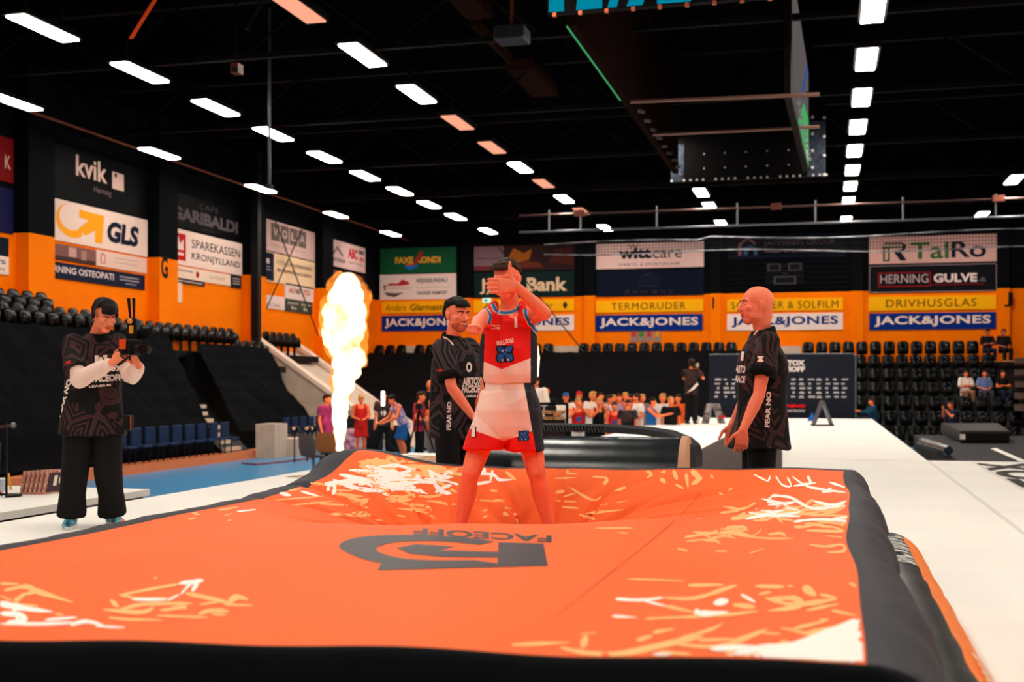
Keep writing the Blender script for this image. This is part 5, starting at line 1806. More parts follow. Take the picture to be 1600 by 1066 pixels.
def flame(name, label, prof, d, seed):
    q = PD(prof[-1][0], prof[-1][1], d)
    t = thing(name, label, 'flame', q)
    rr = random.Random(seed)
    b, fr = MB(), MB()
    px = d / F
    for (x, y, r) in prof:
        for k in range(9):
            a, e = rr.uniform(0, 6.28), rr.uniform(0.35, 0.95)
            c = PD(x + r * e * math.cos(a) * 0.75, y + rr.uniform(-5, 5), d) + FWD * (r * px * e * math.sin(a) * 0.75)
            s = r * px * rr.uniform(0.3, 0.5)
            b.ell(c, (s, s, s * 1.2), n=10)
        b.ell(PD(x, y, d), (r * px * 0.8, r * px * 0.8, max(r * px * 0.8, 7 * px)), n=12)
    me = b.solid(0.05, 1, 0.05, 3.0)
    b.build('flame_core', m_fire, t, 'all', me=me)
    for (x, y, r) in prof[:max(3, int(len(prof) * 0.72))]:
        for k in range(4):
            a = rr.uniform(0, 6.28)
            c = PD(x + r * 0.8 * math.cos(a), y - 5 + rr.uniform(-9, 3), d) + FWD * (r * px * 0.8 * math.sin(a))
            s = r * px * rr.uniform(0.32, 0.5)
            fr.ell(c, (s, s, s * 1.3), n=10)
    me = fr.solid(0.05, 1, 0.05, 3.0)
    fr.build('flame_fringe', m_fri, t, 'all', me=me)
    return t


prof = [(543, 440, 16), (541, 450, 22), (540, 462, 27), (538, 476, 33), (537, 490, 36), (538, 504, 36), (538, 517, 34), (539, 530, 30), (541, 542, 27), (542, 554, 26), (545, 566, 25), (543, 578, 21), (537, 590, 18), (535, 602, 17), (534, 614, 15), (532, 626, 14.5), (532, 638, 13), (532, 650, 11.5), (531, 662, 10.5), (531, 674, 9), (531, 686, 7.5), (531, 697, 5), (530, 706, 3)]
flame('flame_jet', 'tall roaring flame jet rising left of the smiling man', prof, 30.0, 4)
prof = [(836, 545, 5), (835, 555, 8), (835, 565, 9), (836, 575, 8), (836, 585, 6), (835, 596, 4), (834, 606, 3)]
flame('flame_jet', 'distant flame jet just visible behind the athlete', prof, 30.5, 9)
for px, d, lab in ((530, 30.0, 'black flame machine under the tall flame jet'), (834, 30.5, 'black flame machine on a post behind the athlete')):
    q = PD(px, 708 if px < 600 else 608, d)
    t = thing('flame_machine', lab, 'machine', (q.x, q.y, 0))
    MB().bb((q.x - 0.25, q.y - 0.25, 0), (q.x + 0.25, q.y + 0.25, q.z - 0.12)).build('housing', m_black, t, False)
    MB().cyl((q.x, q.y, q.z - 0.12), (q.x, q.y, q.z), 0.05, n=10).build('nozzle', m_steel, t)
# ------------------------------------------------------------------ people
def skin_mat(name, c, rough=0.5):
    return mat(name, c, rough, var=0.05, scale=30, spec=0.35)


m_skin = skin_mat('skin_red', (255, 130, 94))  # one even red-orange base colour
m_skin2 = skin_mat('skin_warm', (255, 140, 98))
m_skin3 = skin_mat('skin_pale', (250, 120, 88))
m_skinf = skin_mat('skin_far', (252, 126, 70))
m_lip = skin_mat('lip', (232, 82, 66), 0.45)
m_stub = skin_mat('stubble', (206, 88, 62), 0.7)
m_eyew = mat('eye_white', (236, 206, 196), 0.3)
m_iris = mat('iris', (36, 18, 14), 0.3)
m_tooth = mat('teeth', (250, 226, 210), 0.3)
m_hair = mat('hair_brown', (58, 32, 20), 0.6, var=0.5, scale=40)
m_hair2 = mat('hair_dark', (24, 15, 13), 0.55, var=0.5, scale=40)
m_blond = mat('hair_blond', (224, 158, 84), 0.6, var=0.3, scale=30)
m_tee = jersey_mat('league_shirt', (14, 11, 12), (66, 50, 54), 4.2, 0.09, 0.42)
m_tee2 = jersey_mat('league_shirt_red', (13, 10, 11), (68, 38, 38), 4.2, 0.09, 0.46)
m_teef = jersey_mat('league_shirt_far', (22, 16, 18), (80, 50, 48), 4.0, 0.09, 0.5)
m_trs = mat('black_trousers', (18, 14, 15), 0.85, spec=0.2)
m_cuff = mat('black_cuff', (8, 7, 8), 0.8)


def hframe(f, tilt=0.0):
    """right, forward and up of a head that looks along f"""
    f = f.normalized()
    r = f.cross(UP).normalized()
    u = r.cross(f).normalized()
    if tilt:
        R = Matrix.Rotation(tilt, 3, f)
        r, u = R @ r, R @ u
    return r, f, u


def head_pt(c, fr, k, x, y, z):
    r, f, u = fr
    return c + (r * x + f * y + u * z) * k


def add_head(b, c, fr, k=1.0, fine_=True):
    H = lambda x, y, z: head_pt(c, fr, k, x, y, z)
    E = lambda q, r: b.ell(H(*q), [v * k for v in r], fr, 20 if fine_ else 12)
    E((0, -.012, .036), (.075, .097, .084))
    E((0, .022, -.02), (.066, .074, .085))
    E((0, .018, -.058), (.058, .064, .05))
    E((0, .05, -.088), (.034, .034, .03))
    if fine_:
        b.cap(H(-.034, .079, .024), H(.034, .079, .024), .014 * k, .014 * k)
        b.limb([H(0, .09, .016), H(0, .103, -.006), H(0, .113, -.026)], [.0085 * k, .010 * k, .0125 * k])
        for s in (-1, 1):
            E((.012 * s, .1, -.029), (.009, .011, .008))
            E((.04 * s, .066, -.018), (.024, .022, .02))
            E((.03 * s, .078, .006), (.017, .012, .010))
            E((.046 * s, .028, -.062), (.02, .036, .026))
            E((.077 * s, -.004, -.004), (.008, .017, .030))
            E((.083 * s, -.011, .008), (.006, .014, .021))
        E((0, .088, -.055), (.023, .012, .0075))
        E((0, .086, -.066), (.021, .012, .008))
    else:
        b.limb([H(0, .085, .01), H(0, .11, -.026)], [.009 * k, .014 * k])
        for s in (-1, 1):
            E((.079 * s, -.004, -.004), (.012, .024, .034))


def add_hand(b, w, d, n, t, k=1.0, curl=(0.35, 0.35, 0.4, 0.45), thumb=0.5, spread=0.10, length=1.0, tv=None, fat=1.0):
    """wrist w, finger direction d, direction n the palm faces, thumb side t"""
    d = d.normalized()
    n = (n - d * n.dot(d)).normalized()
    t0 = d.cross(n)
    t = t0 if t0.dot(t) > 0 else -t0
    pl = 0.088 * k
    b.loft([(w - d * .01 * k, t * .025 * k, n * .018 * k), (w + d * .03 * k, t * .036 * k, n * .019 * k), (w + d * .065 * k, t * .042 * k, n * .016 * k), (w + d * pl, t * .041 * k, n * .013 * k), (w + d * (pl + .008 * k), t * .036 * k, n * .008 * k)], 16, p=2.6)
    for i, L in enumerate((.074, .082, .076, .060)):
        off = (.031 - .0208 * i) * k
        o = w + d * (pl - .006 * k - abs(i - 1.2) * .003 * k) + t * off
        a = spread * (1.2 - i)
        dd = (d + t * a * 0.5).normalized()
        c = curl[i]
        p = [o]
        ang = c * 0.7
        for s, fr in enumerate((.46, .30, .24)):
            v = dd * math.cos(ang) + n * math.sin(ang)
            p.append(p[-1] + v * (L * fr * k * length))
            ang += c * (1.1 if s == 0 else 0.8)
        b.limb(p, [.0095 * k * fat, .0088 * k * fat, .008 * k * fat, .0066 * k * fat], 10)
    o = w + d * .022 * k + t * .026 * k
    v = (d * .62 + t * .78 + n * (thumb * 0.6)).normalized()
    v2 = (d * .9 + t * .38 + n * (thumb * 0.8)).normalized()
    if tv:
        v, v2 = tv[0].normalized(), tv[1].normalized()
    b.limb([o, o + v * .042 * k, o + v * .042 * k + v2 * .032 * k, o + v * .042 * k + v2 * .058 * k], [.015 * k, .0115 * k, .010 * k, .0075 * k], 10)


def hair_of(b, c, fr, k, hl=None, th=0.016, fringe=0.0, top=1.0):
    """overlapping tufts over the skull above the hairline"""
    rr = random.Random(int(c.x * 97 + c.y * 31))
    hl = hl or [(-.11, -.065), (-.065, -.055), (-.04, -.02), (-.015, .014), (.02, .034), (.04, .048), (.06, .066), (.1, .068)]
    for i in range(26):
        ph = math.pi * (i + .5) / 26
        m = max(6, int(34 * math.sin(ph)))
        for j in range(m):
            a = 2 * math.pi * (j + .5 * (i % 2)) / m
            x, y, z = .076 * math.sin(ph) * math.cos(a), .099 * math.sin(ph) * math.sin(a), .086 * math.cos(ph)
            yy = y
            lim = hl[-1][1]
            for q in range(len(hl) - 1):
                if hl[q][0] <= yy <= hl[q + 1][0]:
                    f = (yy - hl[q][0]) / (hl[q + 1][0] - hl[q][0])
                    lim = hl[q][1] * (1 - f) + hl[q + 1][1] * f
            if z > lim:
                s = th * (1 + .25 * rr.uniform(-1, 1)) * (top if z > .05 else 1.0)
                b.ell(head_pt(c, fr, k, x * 1.02, y * 1.02 - .012, z + .036), (s * k, s * k, s * k * .9), fr, 8)
    if fringe:
        for j in range(11):
            x = -.055 + .011 * j
            y0 = math.sqrt(max(0, 1 - (x / .08) ** 2)) * .088
            b.limb([head_pt(c, fr, k, x * .8, y0 - .012, .10), head_pt(c, fr, k, x, y0 + .006, .075), head_pt(c, fr, k, x * 1.05, y0 + .008, .075 - fringe * rr.uniform(.75, 1.1))], [.014 * k, .012 * k, .007 * k], 8)


def face_marks(t, c, fr, k, brow=m_hair2, eyes=True, smile=False, beard=None, down=0.0):
    if eyes:
        for s in (-1, 1):
            e = MB().ell(head_pt(c, fr, k, .031 * s, .0865, .006 - down), [v * k for v in (.011, .005, .0042)], fr, 12)
            e.build('eye', m_eyew, t)
            MB().ell(head_pt(c, fr, k, .031 * s, .0908, .006 - down), [v * k for v in (.0048, .0018, .0042)], fr, 10).build('iris', m_iris, t)
    for s in (-1, 1):
        MB().limb([head_pt(c, fr, k, .014 * s, .0955, .026), head_pt(c, fr, k, .034 * s, .0925, .031), head_pt(c, fr, k, .05 * s, .079, .026)], [.0045 * k, .0052 * k, .003 * k], 8).build('eyebrow', brow, t)
    if smile:
        MB().limb([head_pt(c, fr, k, -.022, .087, -.056), head_pt(c, fr, k, 0, .0985, -.0615), head_pt(c, fr, k, .022, .087, -.056)], [.003 * k, .0048 * k, .003 * k], 8).build('teeth', m_tooth, t)


def skin_fn(c, fr, k, beard=False):
    """face regions that differ in colour: lips and stubble"""
    def fn(p, n):
        q = (p - c) / k
        x, y, z = q.dot(fr[0]), q.dot(fr[1]), q.dot(fr[2])
        if y > .084 and abs(x) < .023 and -.073 < z < -.048:
            return 1
        if beard and y > .018 + .35 * max(0, -z - .06) and -.13 < z:
            jaw = z < -.05 - .25 * max(0, .05 - y) and not (abs(x) < .03 and z > -.079 and y > .07)
            lip_ = abs(x) < .03 and -.0475 < z < -.0385 and y > .07
            if jaw or lip_:
                return 2
        return 0
    return fn


def body_mb(J, k, r, f, fine_=True, arms=True, legs=True):
    """one body: torso, neck and limbs of joints J (world), scaled k, facing f with right hand r"""
    b = MB()
    sh = (J['sL'] + J['sR']) / 2
    pe = (J['hL'] + J['hR']) / 2
    ax = (sh - pe)
    at = lambda u: pe + ax * u
    fw = f
    b.loft([(at(-.12), r * .13 * k, fw * .10 * k), (at(.05), r * .16 * k, fw * .115 * k), (at(.3), r * .14 * k, fw * .105 * k), (at(.62), r * .158 * k, fw * .118 * k), (at(.85), r * .165 * k, fw * .11 * k), (at(.98), r * .14 * k, fw * .085 * k), (at(1.07), r * .075 * k, fw * .06 * k)], 20)
    b.limb([at(.96), J['neck'], J['head'] + (J['neck'] - J['head']) * .2], [.07 * k, .056 * k, .054 * k])
    for s in 'LR':
        if arms:
            S, E, W = J['s' + s], J['e' + s], J['w' + s]
            b.limb([at(.9) + (S - at(.9)) * .5, S], [.06 * k, .058 * k])
            b.limb([S, S.lerp(E, .35), E], [.057 * k, .051 * k, .040 * k])
            b.limb([E, E.lerp(W, .28), W.lerp(E, .2), W], [.041 * k, .043 * k, .031 * k, .027 * k])
        if legs:
            Hh, K, A = J['h' + s], J['k' + s], J['a' + s]
            b.limb([Hh, Hh.lerp(K, .4), K], [.092 * k, .083 * k, .058 * k])
            back = -(f) * .012 * k
            b.limb([K, K.lerp(A, .12), K.lerp(A, .32) + back * 1.6, K.lerp(A, .62) + back * .8, K.lerp(A, .85), A], [.055 * k, .050 * k, .060 * k, .045 * k, .034 * k, .036 * k])
            b.ell(K + f * .022 * k, (.038 * k, .038 * k, .042 * k), n=12)
            T = J.get('t' + s)
            if T is not None:
                b.limb([A, A.lerp(T, .5) - UP * .02 * k, T], [.034 * k, .026 * k, .018 * k])
    return b


def tee_mb(J, k, r, f, hem=-.22, loose=1.0, sleeve=.62, hr=.038, flare=1.0):
    """a loose short sleeved shirt"""
    b = MB()
    sh = (J['sL'] + J['sR']) / 2
    pe = (J['hL'] + J['hR']) / 2
    ax = sh - pe
    at = lambda u: pe + ax * u
    l = loose
    b.loft([(at(hem), r * .205 * k * l * flare, f * .15 * k * l * flare), (at(.1), r * .198 * k * l, f * .146 * k * l), (at(.35), r * .19 * k * l, f * .142 * k * l), (at(.62), r * .188 * k * l, f * .142 * k * l), (at(.82), r * .186 * k * l, f * .132 * k * l), (at(.95), r * .165 * k, f * .105 * k), (at(1.05), r * .11 * k, f * .082 * k), (at(1.12), r * .07 * k, f * .068 * k)], 28, p=2.3)
    for s in 'LR':
        S, E = J['s' + s], J['e' + s]
        b.limb([at(.88) + (S - at(.88)) * .4, S], [.075 * k, .074 * k])
        e = S.lerp(E, sleeve)
        a, c = orth(E - S)
        b.loft([(S - (E - S) * .05, a * .07 * k, c * .07 * k), (S.lerp(E, sleeve * .5), a * .085 * k, c * .085 * k), (e, a * .086 * k * flare, c * .086 * k * flare)], 18)
    return b


def trousers_mb(J, k, r, f, loose=1.0, to=0.96, short=False, flare=1.0):
    b = MB()
    sh = (J['sL'] + J['sR']) / 2
    pe = (J['hL'] + J['hR']) / 2
    ax = (sh - pe)
    at = lambda u: pe + ax * u
    b.loft([(at(-.22), r * .15 * k, f * .11 * k), (at(-.05), r * .178 * k * loose, f * .125 * k * loose), (at(.2), r * .16 * k, f * .118 * k)], 24, p=2.2)
    for s in 'LR':
        Hh, K, A = J['h' + s], J['k' + s], J['a' + s]
        side = (Hh - pe).normalized()
        if short:
            e = Hh.lerp(K, to)
            t_ = (K - Hh).normalized()
            a, c = orth(K - Hh, f)
            b.loft([(Hh.lerp(K, -.12), a * .10 * k, c * .095 * k), (Hh.lerp(K, .3), a * .115 * k * loose, c * .11 * k * loose), (e, a * .125 * k * loose * flare, c * .125 * k * loose * flare)], 22)
        else:
            a, c = orth(K - Hh, f)
            a2, c2 = orth(A - K, f)
            b.limb([Hh, K], [.105 * k * loose, .085 * k * loose])
            b.limb([K, K.lerp(A, .5)], [.086 * k * loose, .08 * k * loose])
            b.loft([(K.lerp(Hh, .1), a * .086 * k * loose, c * .086 * k * loose), (K.lerp(A, .5), a2 * .082 * k * loose, c2 * .08 * k * loose), (K.lerp(A, to), a2 * .08 * k * loose * flare, c2 * .08 * k * loose * flare)], 20)
    return b


def shoes(t, J, k, f, m, m2=None):
    for s in 'LR':
        A, T = J['a' + s], J['t' + s]
        g = (T - A)
        g.z = 0
        g = g.normalized() if g.length > .01 else f
        sd = Vector((-g.y, g.x, 0))
        z0 = A.z - .075 * k
        o = Vector((A.x, A.y, z0))
        b = MB().loft([(o - g * .07 * k + UP * .03 * k, sd * .02 * k, UP * .02 * k), (o - g * .05 * k + UP * .045 * k, sd * .04 * k, UP * .04 * k), (o + UP * .055 * k, sd * .042 * k, UP * .052 * k), (o + g * .08 * k + UP * .04 * k, sd * .046 * k, UP * .038 * k), (o + g * .15 * k + UP * .028 * k, sd * .042 * k, UP * .027 * k), (o + g * .19 * k + UP * .022 * k, sd * .022 * k, UP * .018 * k)], 14)
        sh = b.build('shoe', m, t)
        sl = MB()
        sl.loft([(o + g * .055 * k, g * .14 * k, sd * .045 * k), (o + g * .055 * k + UP * .022 * k, g * .14 * k, sd * .046 * k)], 18, p=2.6)
        sl.build('sole', m2 or mc((230, 225, 220)), sh)


# ---------------------------------------------------------------- the athlete
D0 = 7.30
jp = lambda x, y, d: PD(x, y, d)
K1 = 0.985
J = {'head': jp(792, 438, 7.28), 'neck': jp(797, 476, 7.34), 'sR': jp(761, 496, 7.34), 'sL': jp(826, 495, 7.34),
     'eR': jp(749, 503, 7.05), 'wR': jp(743, 512, 6.82), 'eL': jp(851, 490, 7.14), 'wL': jp(808, 448, 7.06),
     'hR': jp(771, 636, 7.36), 'hL': jp(818, 636, 7.36), 'kR': jp(736, 738, 7.25), 'kL': jp(838, 738, 7.28), 'aR': jp(716, 838, 7.31), 'aL': jp(863, 842, 7.35)}
J['tR'] = J['aR'] + (-FWD * .13 - RGT * .06 - UP * .05)
J['tL'] = J['aL'] + (-FWD * .13 + RGT * .06 - UP * .05)
r = -RGT * 1.0
f = -FWD
ath = thing('person', 'athlete in red and white sleeveless kit pointing ahead, other hand over his eyes', 'person', (CB[0], CB[1], 1.0))
b = body_mb(J, K1, r, f)
hf = hframe(-FWD - RGT * .42 - UP * .16, 0.05)
KH = 1.0
add_head(b, J['head'], hf, KH)
# hand over the eyes: fingers point to picture left, palm to the face, thumb up
add_hand(b, J['wL'], (-RGT * .97 + UP * .04 + FWD * .06), FWD + RGT * .1, UP, 1.14, (.14, .12, .12, .14), spread=.03, tv=(UP * .9 - RGT * .35 - FWD * .1, UP * 1.0 - RGT * .02), fat=1.08)
# thumb raised along the brow
o = J['wL'] - RGT * .035 + UP * .03
# pointing fist: index towards the viewer
pd_ = (-FWD - RGT * .06 + UP * .0).normalized()
add_hand(b, J['wR'], pd_, -UP, RGT, 1.0, (.05, 1.55, 1.6, 1.6), tv=(pd_ * .8 + RGT * .25 - UP * .35, pd_ * .6 - RGT * .5 - UP * .5), fat=1.15)
bm_ = b.solid(0.0045, 2)
bodyA = b.build('body', [m_skin, m_lip, m_stub], ath, 'all', me=bm_, fn=lambda c, n: 0)
h = MB()
hair_of(h, J['head'], hf, KH, [(-.12, -.05), (-.06, -.04), (-.03, -.012), (-.01, .01), (.03, .036), (.055, .056), (.1, .058)], .011, .008, 1.3)
h.build('hair', m_hair, ath, 'all', me=h.solid(0.005, 5, 0.001, 90))
# jersey
m_jred, m_jwhite, m_jnavy, m_jblue = mat('jersey_red', (238, 22, 12), 0.65, spec=0.25), mat('jersey_white', (250, 214, 200), 0.65, spec=0.25), mat('jersey_navy', (18, 20, 40), 0.6, spec=0.3), mat('trim_blue', (36, 110, 160), 0.6)
b = MB()
sx = lambda x0, x1, y, d=7.36, dp=.13: ((jp((x0 + x1) / 2, y, d)), RGT * ((x1 - x0) / 2 * d / F), FWD * dp)
b.loft([sx(759, 836, 598, 7.36, .15), sx(755, 838, 585, 7.36, .165), sx(752, 838, 565, 7.36, .16), sx(751, 839, 540, 7.36, .15), sx(754, 838, 518, 7.36, .14), sx(762, 832, 503, 7.36, .125), sx(768, 826, 490, 7.38, .10)], 32, p=2.3)
for (x, x2) in ((769, 770), (818, 817)):
    pts = [jp(x + 2, 500, 7.26), jp(x2, 487, 7.28), jp(x2 + (2 if x < 800 else -2), 477, 7.34), jp(x2, 480, 7.42), jp(x, 500, 7.46)]
    b.limb(pts, [.046, .026, .02, .026, .046])


def jer(c, n):
    x, y = proj(c)
    e = 838 - (y - 540) * 0.03
    vline = 577 - abs(x - 784) * (0.42 if x < 784 else 0.38)
    if x > 829 + (y - 520) * 0.0 and y > 515:
        return 2
    if x < 757 - (y - 530) * 0.03 and y > 522:
        return 2
    return 1 if y > vline else 0


me = b.solid(0.0045, 5, 0.011, 7)
jersey = b.build('jersey', [m_jred, m_jwhite, m_jnavy], ath, 'all', me=me, fn=jer)
bvA = bvh_of([jersey])


def ribbon(name, pts, m, parent, bv, wd, off=0.004, m2=None, w2=0):
    g = MB()
    print_on(g, *stroke(pts, wd), bv, off=off, L=5)
    g.build(name, m, parent, 'all')
    if m2:
        g = MB()
        print_on(g, *stroke(pts, w2), bv, off=off * 0.6, L=5)
        g.build(name, m2, parent, 'all')


bvAB = bvh_of([jersey, bodyA])
for nm, pts in (('neck_trim', [(770, 476), (773, 485), (779, 489), (788, 490), (798, 489), (807, 484), (812, 475)]), ('armhole_trim', [(760, 482), (764, 489), (765, 497), (762, 506)]), ('armhole_trim', [(820, 484), (822, 494), (827, 505), (833, 514), (841, 523)])):
    ribbon(nm, pts, m_jblue, ath, bvAB, 4.2, 0.007, m_jwhite, 6.4)
g = MB()
text_on(g, '1', (806, 505), 4.5, 15, bvA, bold=.04, off=.005)
g.build('number', m_jwhite, ath, False)
g = MB()
text_on(g, 'Norse', (774, 508), 13, 4, bvA, bold=.04, off=.005, L=3)
text_on(g, 'NUTRITION', (774, 513), 14, 3.6, bvA, bold=.04, off=.005, L=3)
g.build('sponsor_print', m_jwhite, ath, False)
g = MB()
text_on(g, 'BULL', (783, 536), 13, 7, bvA, rot=-.12, bold=.03, off=.005, L=3)
text_on(g, 'DOGS', (796, 533), 13, 7, bvA, rot=-.12, bold=.03, off=.005, L=3)
g.build('team_lettering', mat('print_offwhite', (250, 226, 214), .7), ath, False)


def badge(parent, bv, cx, cy, s):
    lay = ((m_jnavy, [ngon(0, 0, 12.5, 13.5), [(-13, -13), (-4, -12), (-11, -2), (-14, -5)], [(13, -14), (4, -12), (11, -3), (14, -6)], ngon(-7.5, 7, 7, 7.5), ngon(7.5, 6, 7, 7.5)], .0045),
           (mat('badge_blue', (30, 92, 170), .6), [[(-11.5, -11), (-5, -10.5), (-9.5, -4)], [(11.5, -12), (5, -10.5), (9.5, -5)], ngon(-6.5, 6.5, 5.2, 6), ngon(6.5, 5.5, 5.2, 6), ngon(-5, -5, 4.2, 3.6), ngon(5, -6, 4.2, 3.6), ngon(0, 0, 3.2, 2.6)], .0055),
           (m_jwhite, [[(-5, 9), (-2, 9), (-3.5, 13)], [(3, 8), (6, 8), (4.5, 12)], ngon(2, -5, 1.2, .8, 8), ngon(-3, -4, 1.2, .8, 8)], .0065))
    for m, ps, o in lay:
        g = MB()
        for p in ps:
            print_on(g, *poly_tri([(cx + a * s, cy + c * s) for a, c in p]), bv, off=o, L=4)
        g.build('team_badge', m, parent, False)


badge(ath, bvA, 789, 553, 1.0)
# shorts
b = MB()
so = lambda x0, x1, y, d=7.36, dp=.13: sx(x0, x1, y, d, dp)
b.loft([so(764, 833, 594, 7.36, .135), so(760, 835, 604, 7.36, .15), so(749, 843, 630, 7.36, .165), so(742, 846, 650, 7.36, .16), so(746, 846, 668, 7.36, .12)], 32, p=2.3)
b.loft([so(748, 794, 640, 7.36, .14), so(735, 792, 672, 7.33, .15), so(722, 787, 701, 7.3, .145)], 28, p=2.2)
b.loft([so(790, 845, 640, 7.36, .15), so(786, 845, 672, 7.34, .15), so(790, 850, 704, 7.31, .145)], 28, p=2.2)


def sho(c, n):
    x, y = proj(c)
    if x > 818 + (y - 597) * .18 and n.dot(FWD) < .85:
        return 2
    if x < 786:
        return 0 if y > 668 + (x - 728) * .36 else 1
    return 0 if y > 690 - (x - 786) * .36 else 1


b.loft([so(752, 836, 612, 7.35, .15), so(746, 838, 640, 7.33, .165), so(746, 838, 664, 7.325, .155), so(748, 836, 682, 7.32, .13), so(762, 822, 692, 7.32, .09)], 32, p=2.6)
me = b.solid(0.0045, 16, 0.009, 7.5)
shorts = b.build('shorts', [m_jred, m_jwhite, m_jnavy], ath, 'all', me=me, fn=sho)
bvS = bvh_of([shorts])
g = MB()
text_on(g, '1', (741, 676), 7.5, 17, bvS, rot=.06, bold=.05, off=.005)
g.build('number', m_jnavy, ath, False)
g = MB()
text_on(g, '1', (741, 676), 5, 14.5, bvS, rot=.06, bold=.03, off=.008)
g.build('number', m_jwhite, ath, False)
badge(ath, bvS, 818, 681, .62)
g = MB()
text_on(g, 'BULLDOGS', (818, 671.5), 17, 3.2, bvS, rot=-.05, bold=.03, off=.006, L=3)
g.build('team_lettering', m_jwhite, ath, False)


def league_marks(t, bv, items, m=None):
    g = MB()
    for s, c, wd, hg, rot, sh_ in items:
        text_on(g, s, c, wd, hg, bv, rot=rot, bold=.05, shear=sh_, off=.006, L=4)
    g.build('shirt_lettering', m or mat('print_shirt', (245, 225, 215), .7), t, False)


# ---------------------------------------------------------------- smiling man behind, on the left
d = 9.1
K2 = 0.985
f = (RGT * .72 - FWD * .69).normalized()
r = f.cross(UP)
J = {'head': jp(714, 494, 9.1), 'neck': jp(707, 528, 9.13), 'sR': jp(692, 546, 8.98), 'sL': jp(733, 543, 9.3), 'eR': jp(706, 606, 8.86), 'wR': jp(738, 650, 8.85), 'eL': jp(748, 604, 9.25), 'wL': jp(748, 650, 9.05),
     'hR': jp(698, 660, 9.05), 'hL': jp(720, 660, 9.25), 'kR': jp(701, 750, 9.0), 'kL': jp(724, 750, 9.2)}
for s, x in (('R', 701), ('L', 725)):
    J['a' + s] = Vector((J['k' + s].x, J['k' + s].y, ST + .08))
    J['t' + s] = J['a' + s] + f * .16 - UP * .04
p1 = thing('person', 'smiling dark haired man in black league shirt standing behind the athlete', 'person', (J['aR'].x, J['aR'].y, ST))
b = body_mb(J, K2, r, f)
hf = hframe(RGT * .62 - FWD * .78 - UP * .02)
add_head(b, J['head'], hf, 1.06)
add_hand(b, J['wR'], (J['wR'] - J['eR']), RGT, f, 1.0)
add_hand(b, J['wL'], (J['wL'] - J['eL']), -RGT, f, 1.0)
b.build('body', [m_skin, m_lip, m_stub], p1, 'all', me=b.solid(.0055, 2), fn=skin_fn(J['head'], hf, 1.06, True))
face_marks(p1, J['head'], hf, 1.06, smile=True)
h = MB()
hair_of(h, J['head'], hf, 1.06, None, .012, .012, 1.7)
h.build('hair', m_hair2, p1, 'all', me=h.solid(.0055, 5, .001, 90))
b = tee_mb(J, K2, r, f, hem=-.2, sleeve=.78, loose=1.03)
sh1 = b.build('shirt', [m_tee, m_cuff], p1, 'all', me=b.solid(.007, 4, .014, 5), fn=lambda c, n, J=J: 1 if (c - J['sR'].lerp(J['eR'], .78)).length < .10 and (c - J['sR'].lerp(J['eR'], .78)).dot((J['eR'] - J['sR']).normalized()) > -.035 else 0)
b = trousers_mb(J, K2, r, f, .95)
b.build('trousers', m_trs, p1, 'all', me=b.solid(.012, 3, .006, 5))
shoes(p1, J, K2, f, m_black)
bv = bvh_of([sh1])
league_marks(p1, bv, [('AIRTOX', (737, 596), 30, 13, -.06, .1), ('FACEOFF', (737, 608), 32, 12, -.02, .1), ('LEAGUE', (738, 619), 22, 4, 0, 0), ('O', (732, 574), 9, 16, 0, 0), ('FEAR NO', (701.5, 650), 44, 7, -1.55, 0)])
g = MB()
text_on(g, '-', (689, 579.5), 5, 1.5, bv, off=.006)
print_on(g, *poly_tri([(684.5, 577), (692, 577), (692, 580.5), (684.5, 580.5)]), bv, off=.006)
g.build('sleeve_tag', mat('tag_red', (200, 30, 26), .6), p1, False)


def collar(t, J, k, pts1, bv, wd=3.0):
    g = MB()
    print_on(g, *stroke(pts1, wd), bv, off=.006, L=4)
    g.build('collar_stripe', m_jwhite, t, False)


def collar_band(t, neck, r, f, k, lift=.0, tilt=.25, m=m_cuff):
    """stand up collar round the neck"""
    b = MB()
    rg = []
    for z, s in ((-.035, 1.32), (.0, 1.16), (.02, 1.1), (.028, 1.02), (.02, .98), (-.03, 1.05)):
        rg.append((neck + UP * (z + lift) * k - f * .01, r * (.066 * s * k), f * (.068 * s * k) - UP * (.068 * s * tilt * k)))
    b.loft(rg, 26, cap=False)
    return b.build('collar', m, t)


c1 = collar_band(p1, J['neck'] + UP * .0, r, f, K2)
collar(p1, J, K2, [(693, 527), (698, 529), (703, 534), (707, 540)], bvh_of([c1, sh1]), 2.2)

# ---------------------------------------------------------------- bald man in profile, on the right
K3 = 1.0
f = (-RGT * .97 - FWD * .22).normalized()
r = f.cross(UP)
J = {'head': jp(1182, 478, 8.3), 'neck': jp(1190, 513, 8.32), 'sL': jp(1199, 536, 8.12), 'sR': jp(1187, 534, 8.5), 'eL': jp(1186, 617, 8.05), 'wL': jp(1161, 672, 7.98), 'eR': jp(1170, 612, 8.55), 'wR': jp(1144, 664, 8.5),
     'hL': jp(1191, 668, 8.22), 'hR': jp(1184, 668, 8.44), 'kL': jp(1190, 760, 8.2), 'kR': jp(1180, 760, 8.42)}
for s in 'LR':
    J['a' + s] = Vector((J['k' + s].x, J['k' + s].y, ST + .08))
    J['t' + s] = J['a' + s] + f * .16 - UP * .04
p2 = thing('person', 'bald man in black league shirt standing in profile behind the airbag', 'person', (J['aL'].x, J['aL'].y, ST))
b = body_mb(J, K3, r, f)
hf = hframe(-RGT * .985 - FWD * .17 + UP * .03)
add_head(b, J['head'], hf, 1.12)
b.limb([J['neck'] + UP * .02, J['head'] - f * .05 - UP * .02], [.062, .065])
add_hand(b, J['wL'], -UP + f * .12, FWD, f, 1.08, (.35, .45, .5, .6), thumb=.3)
add_hand(b, J['wR'], -UP + f * .1, -FWD, f, 1.08, (.35, .45, .5, .6), thumb=.3)
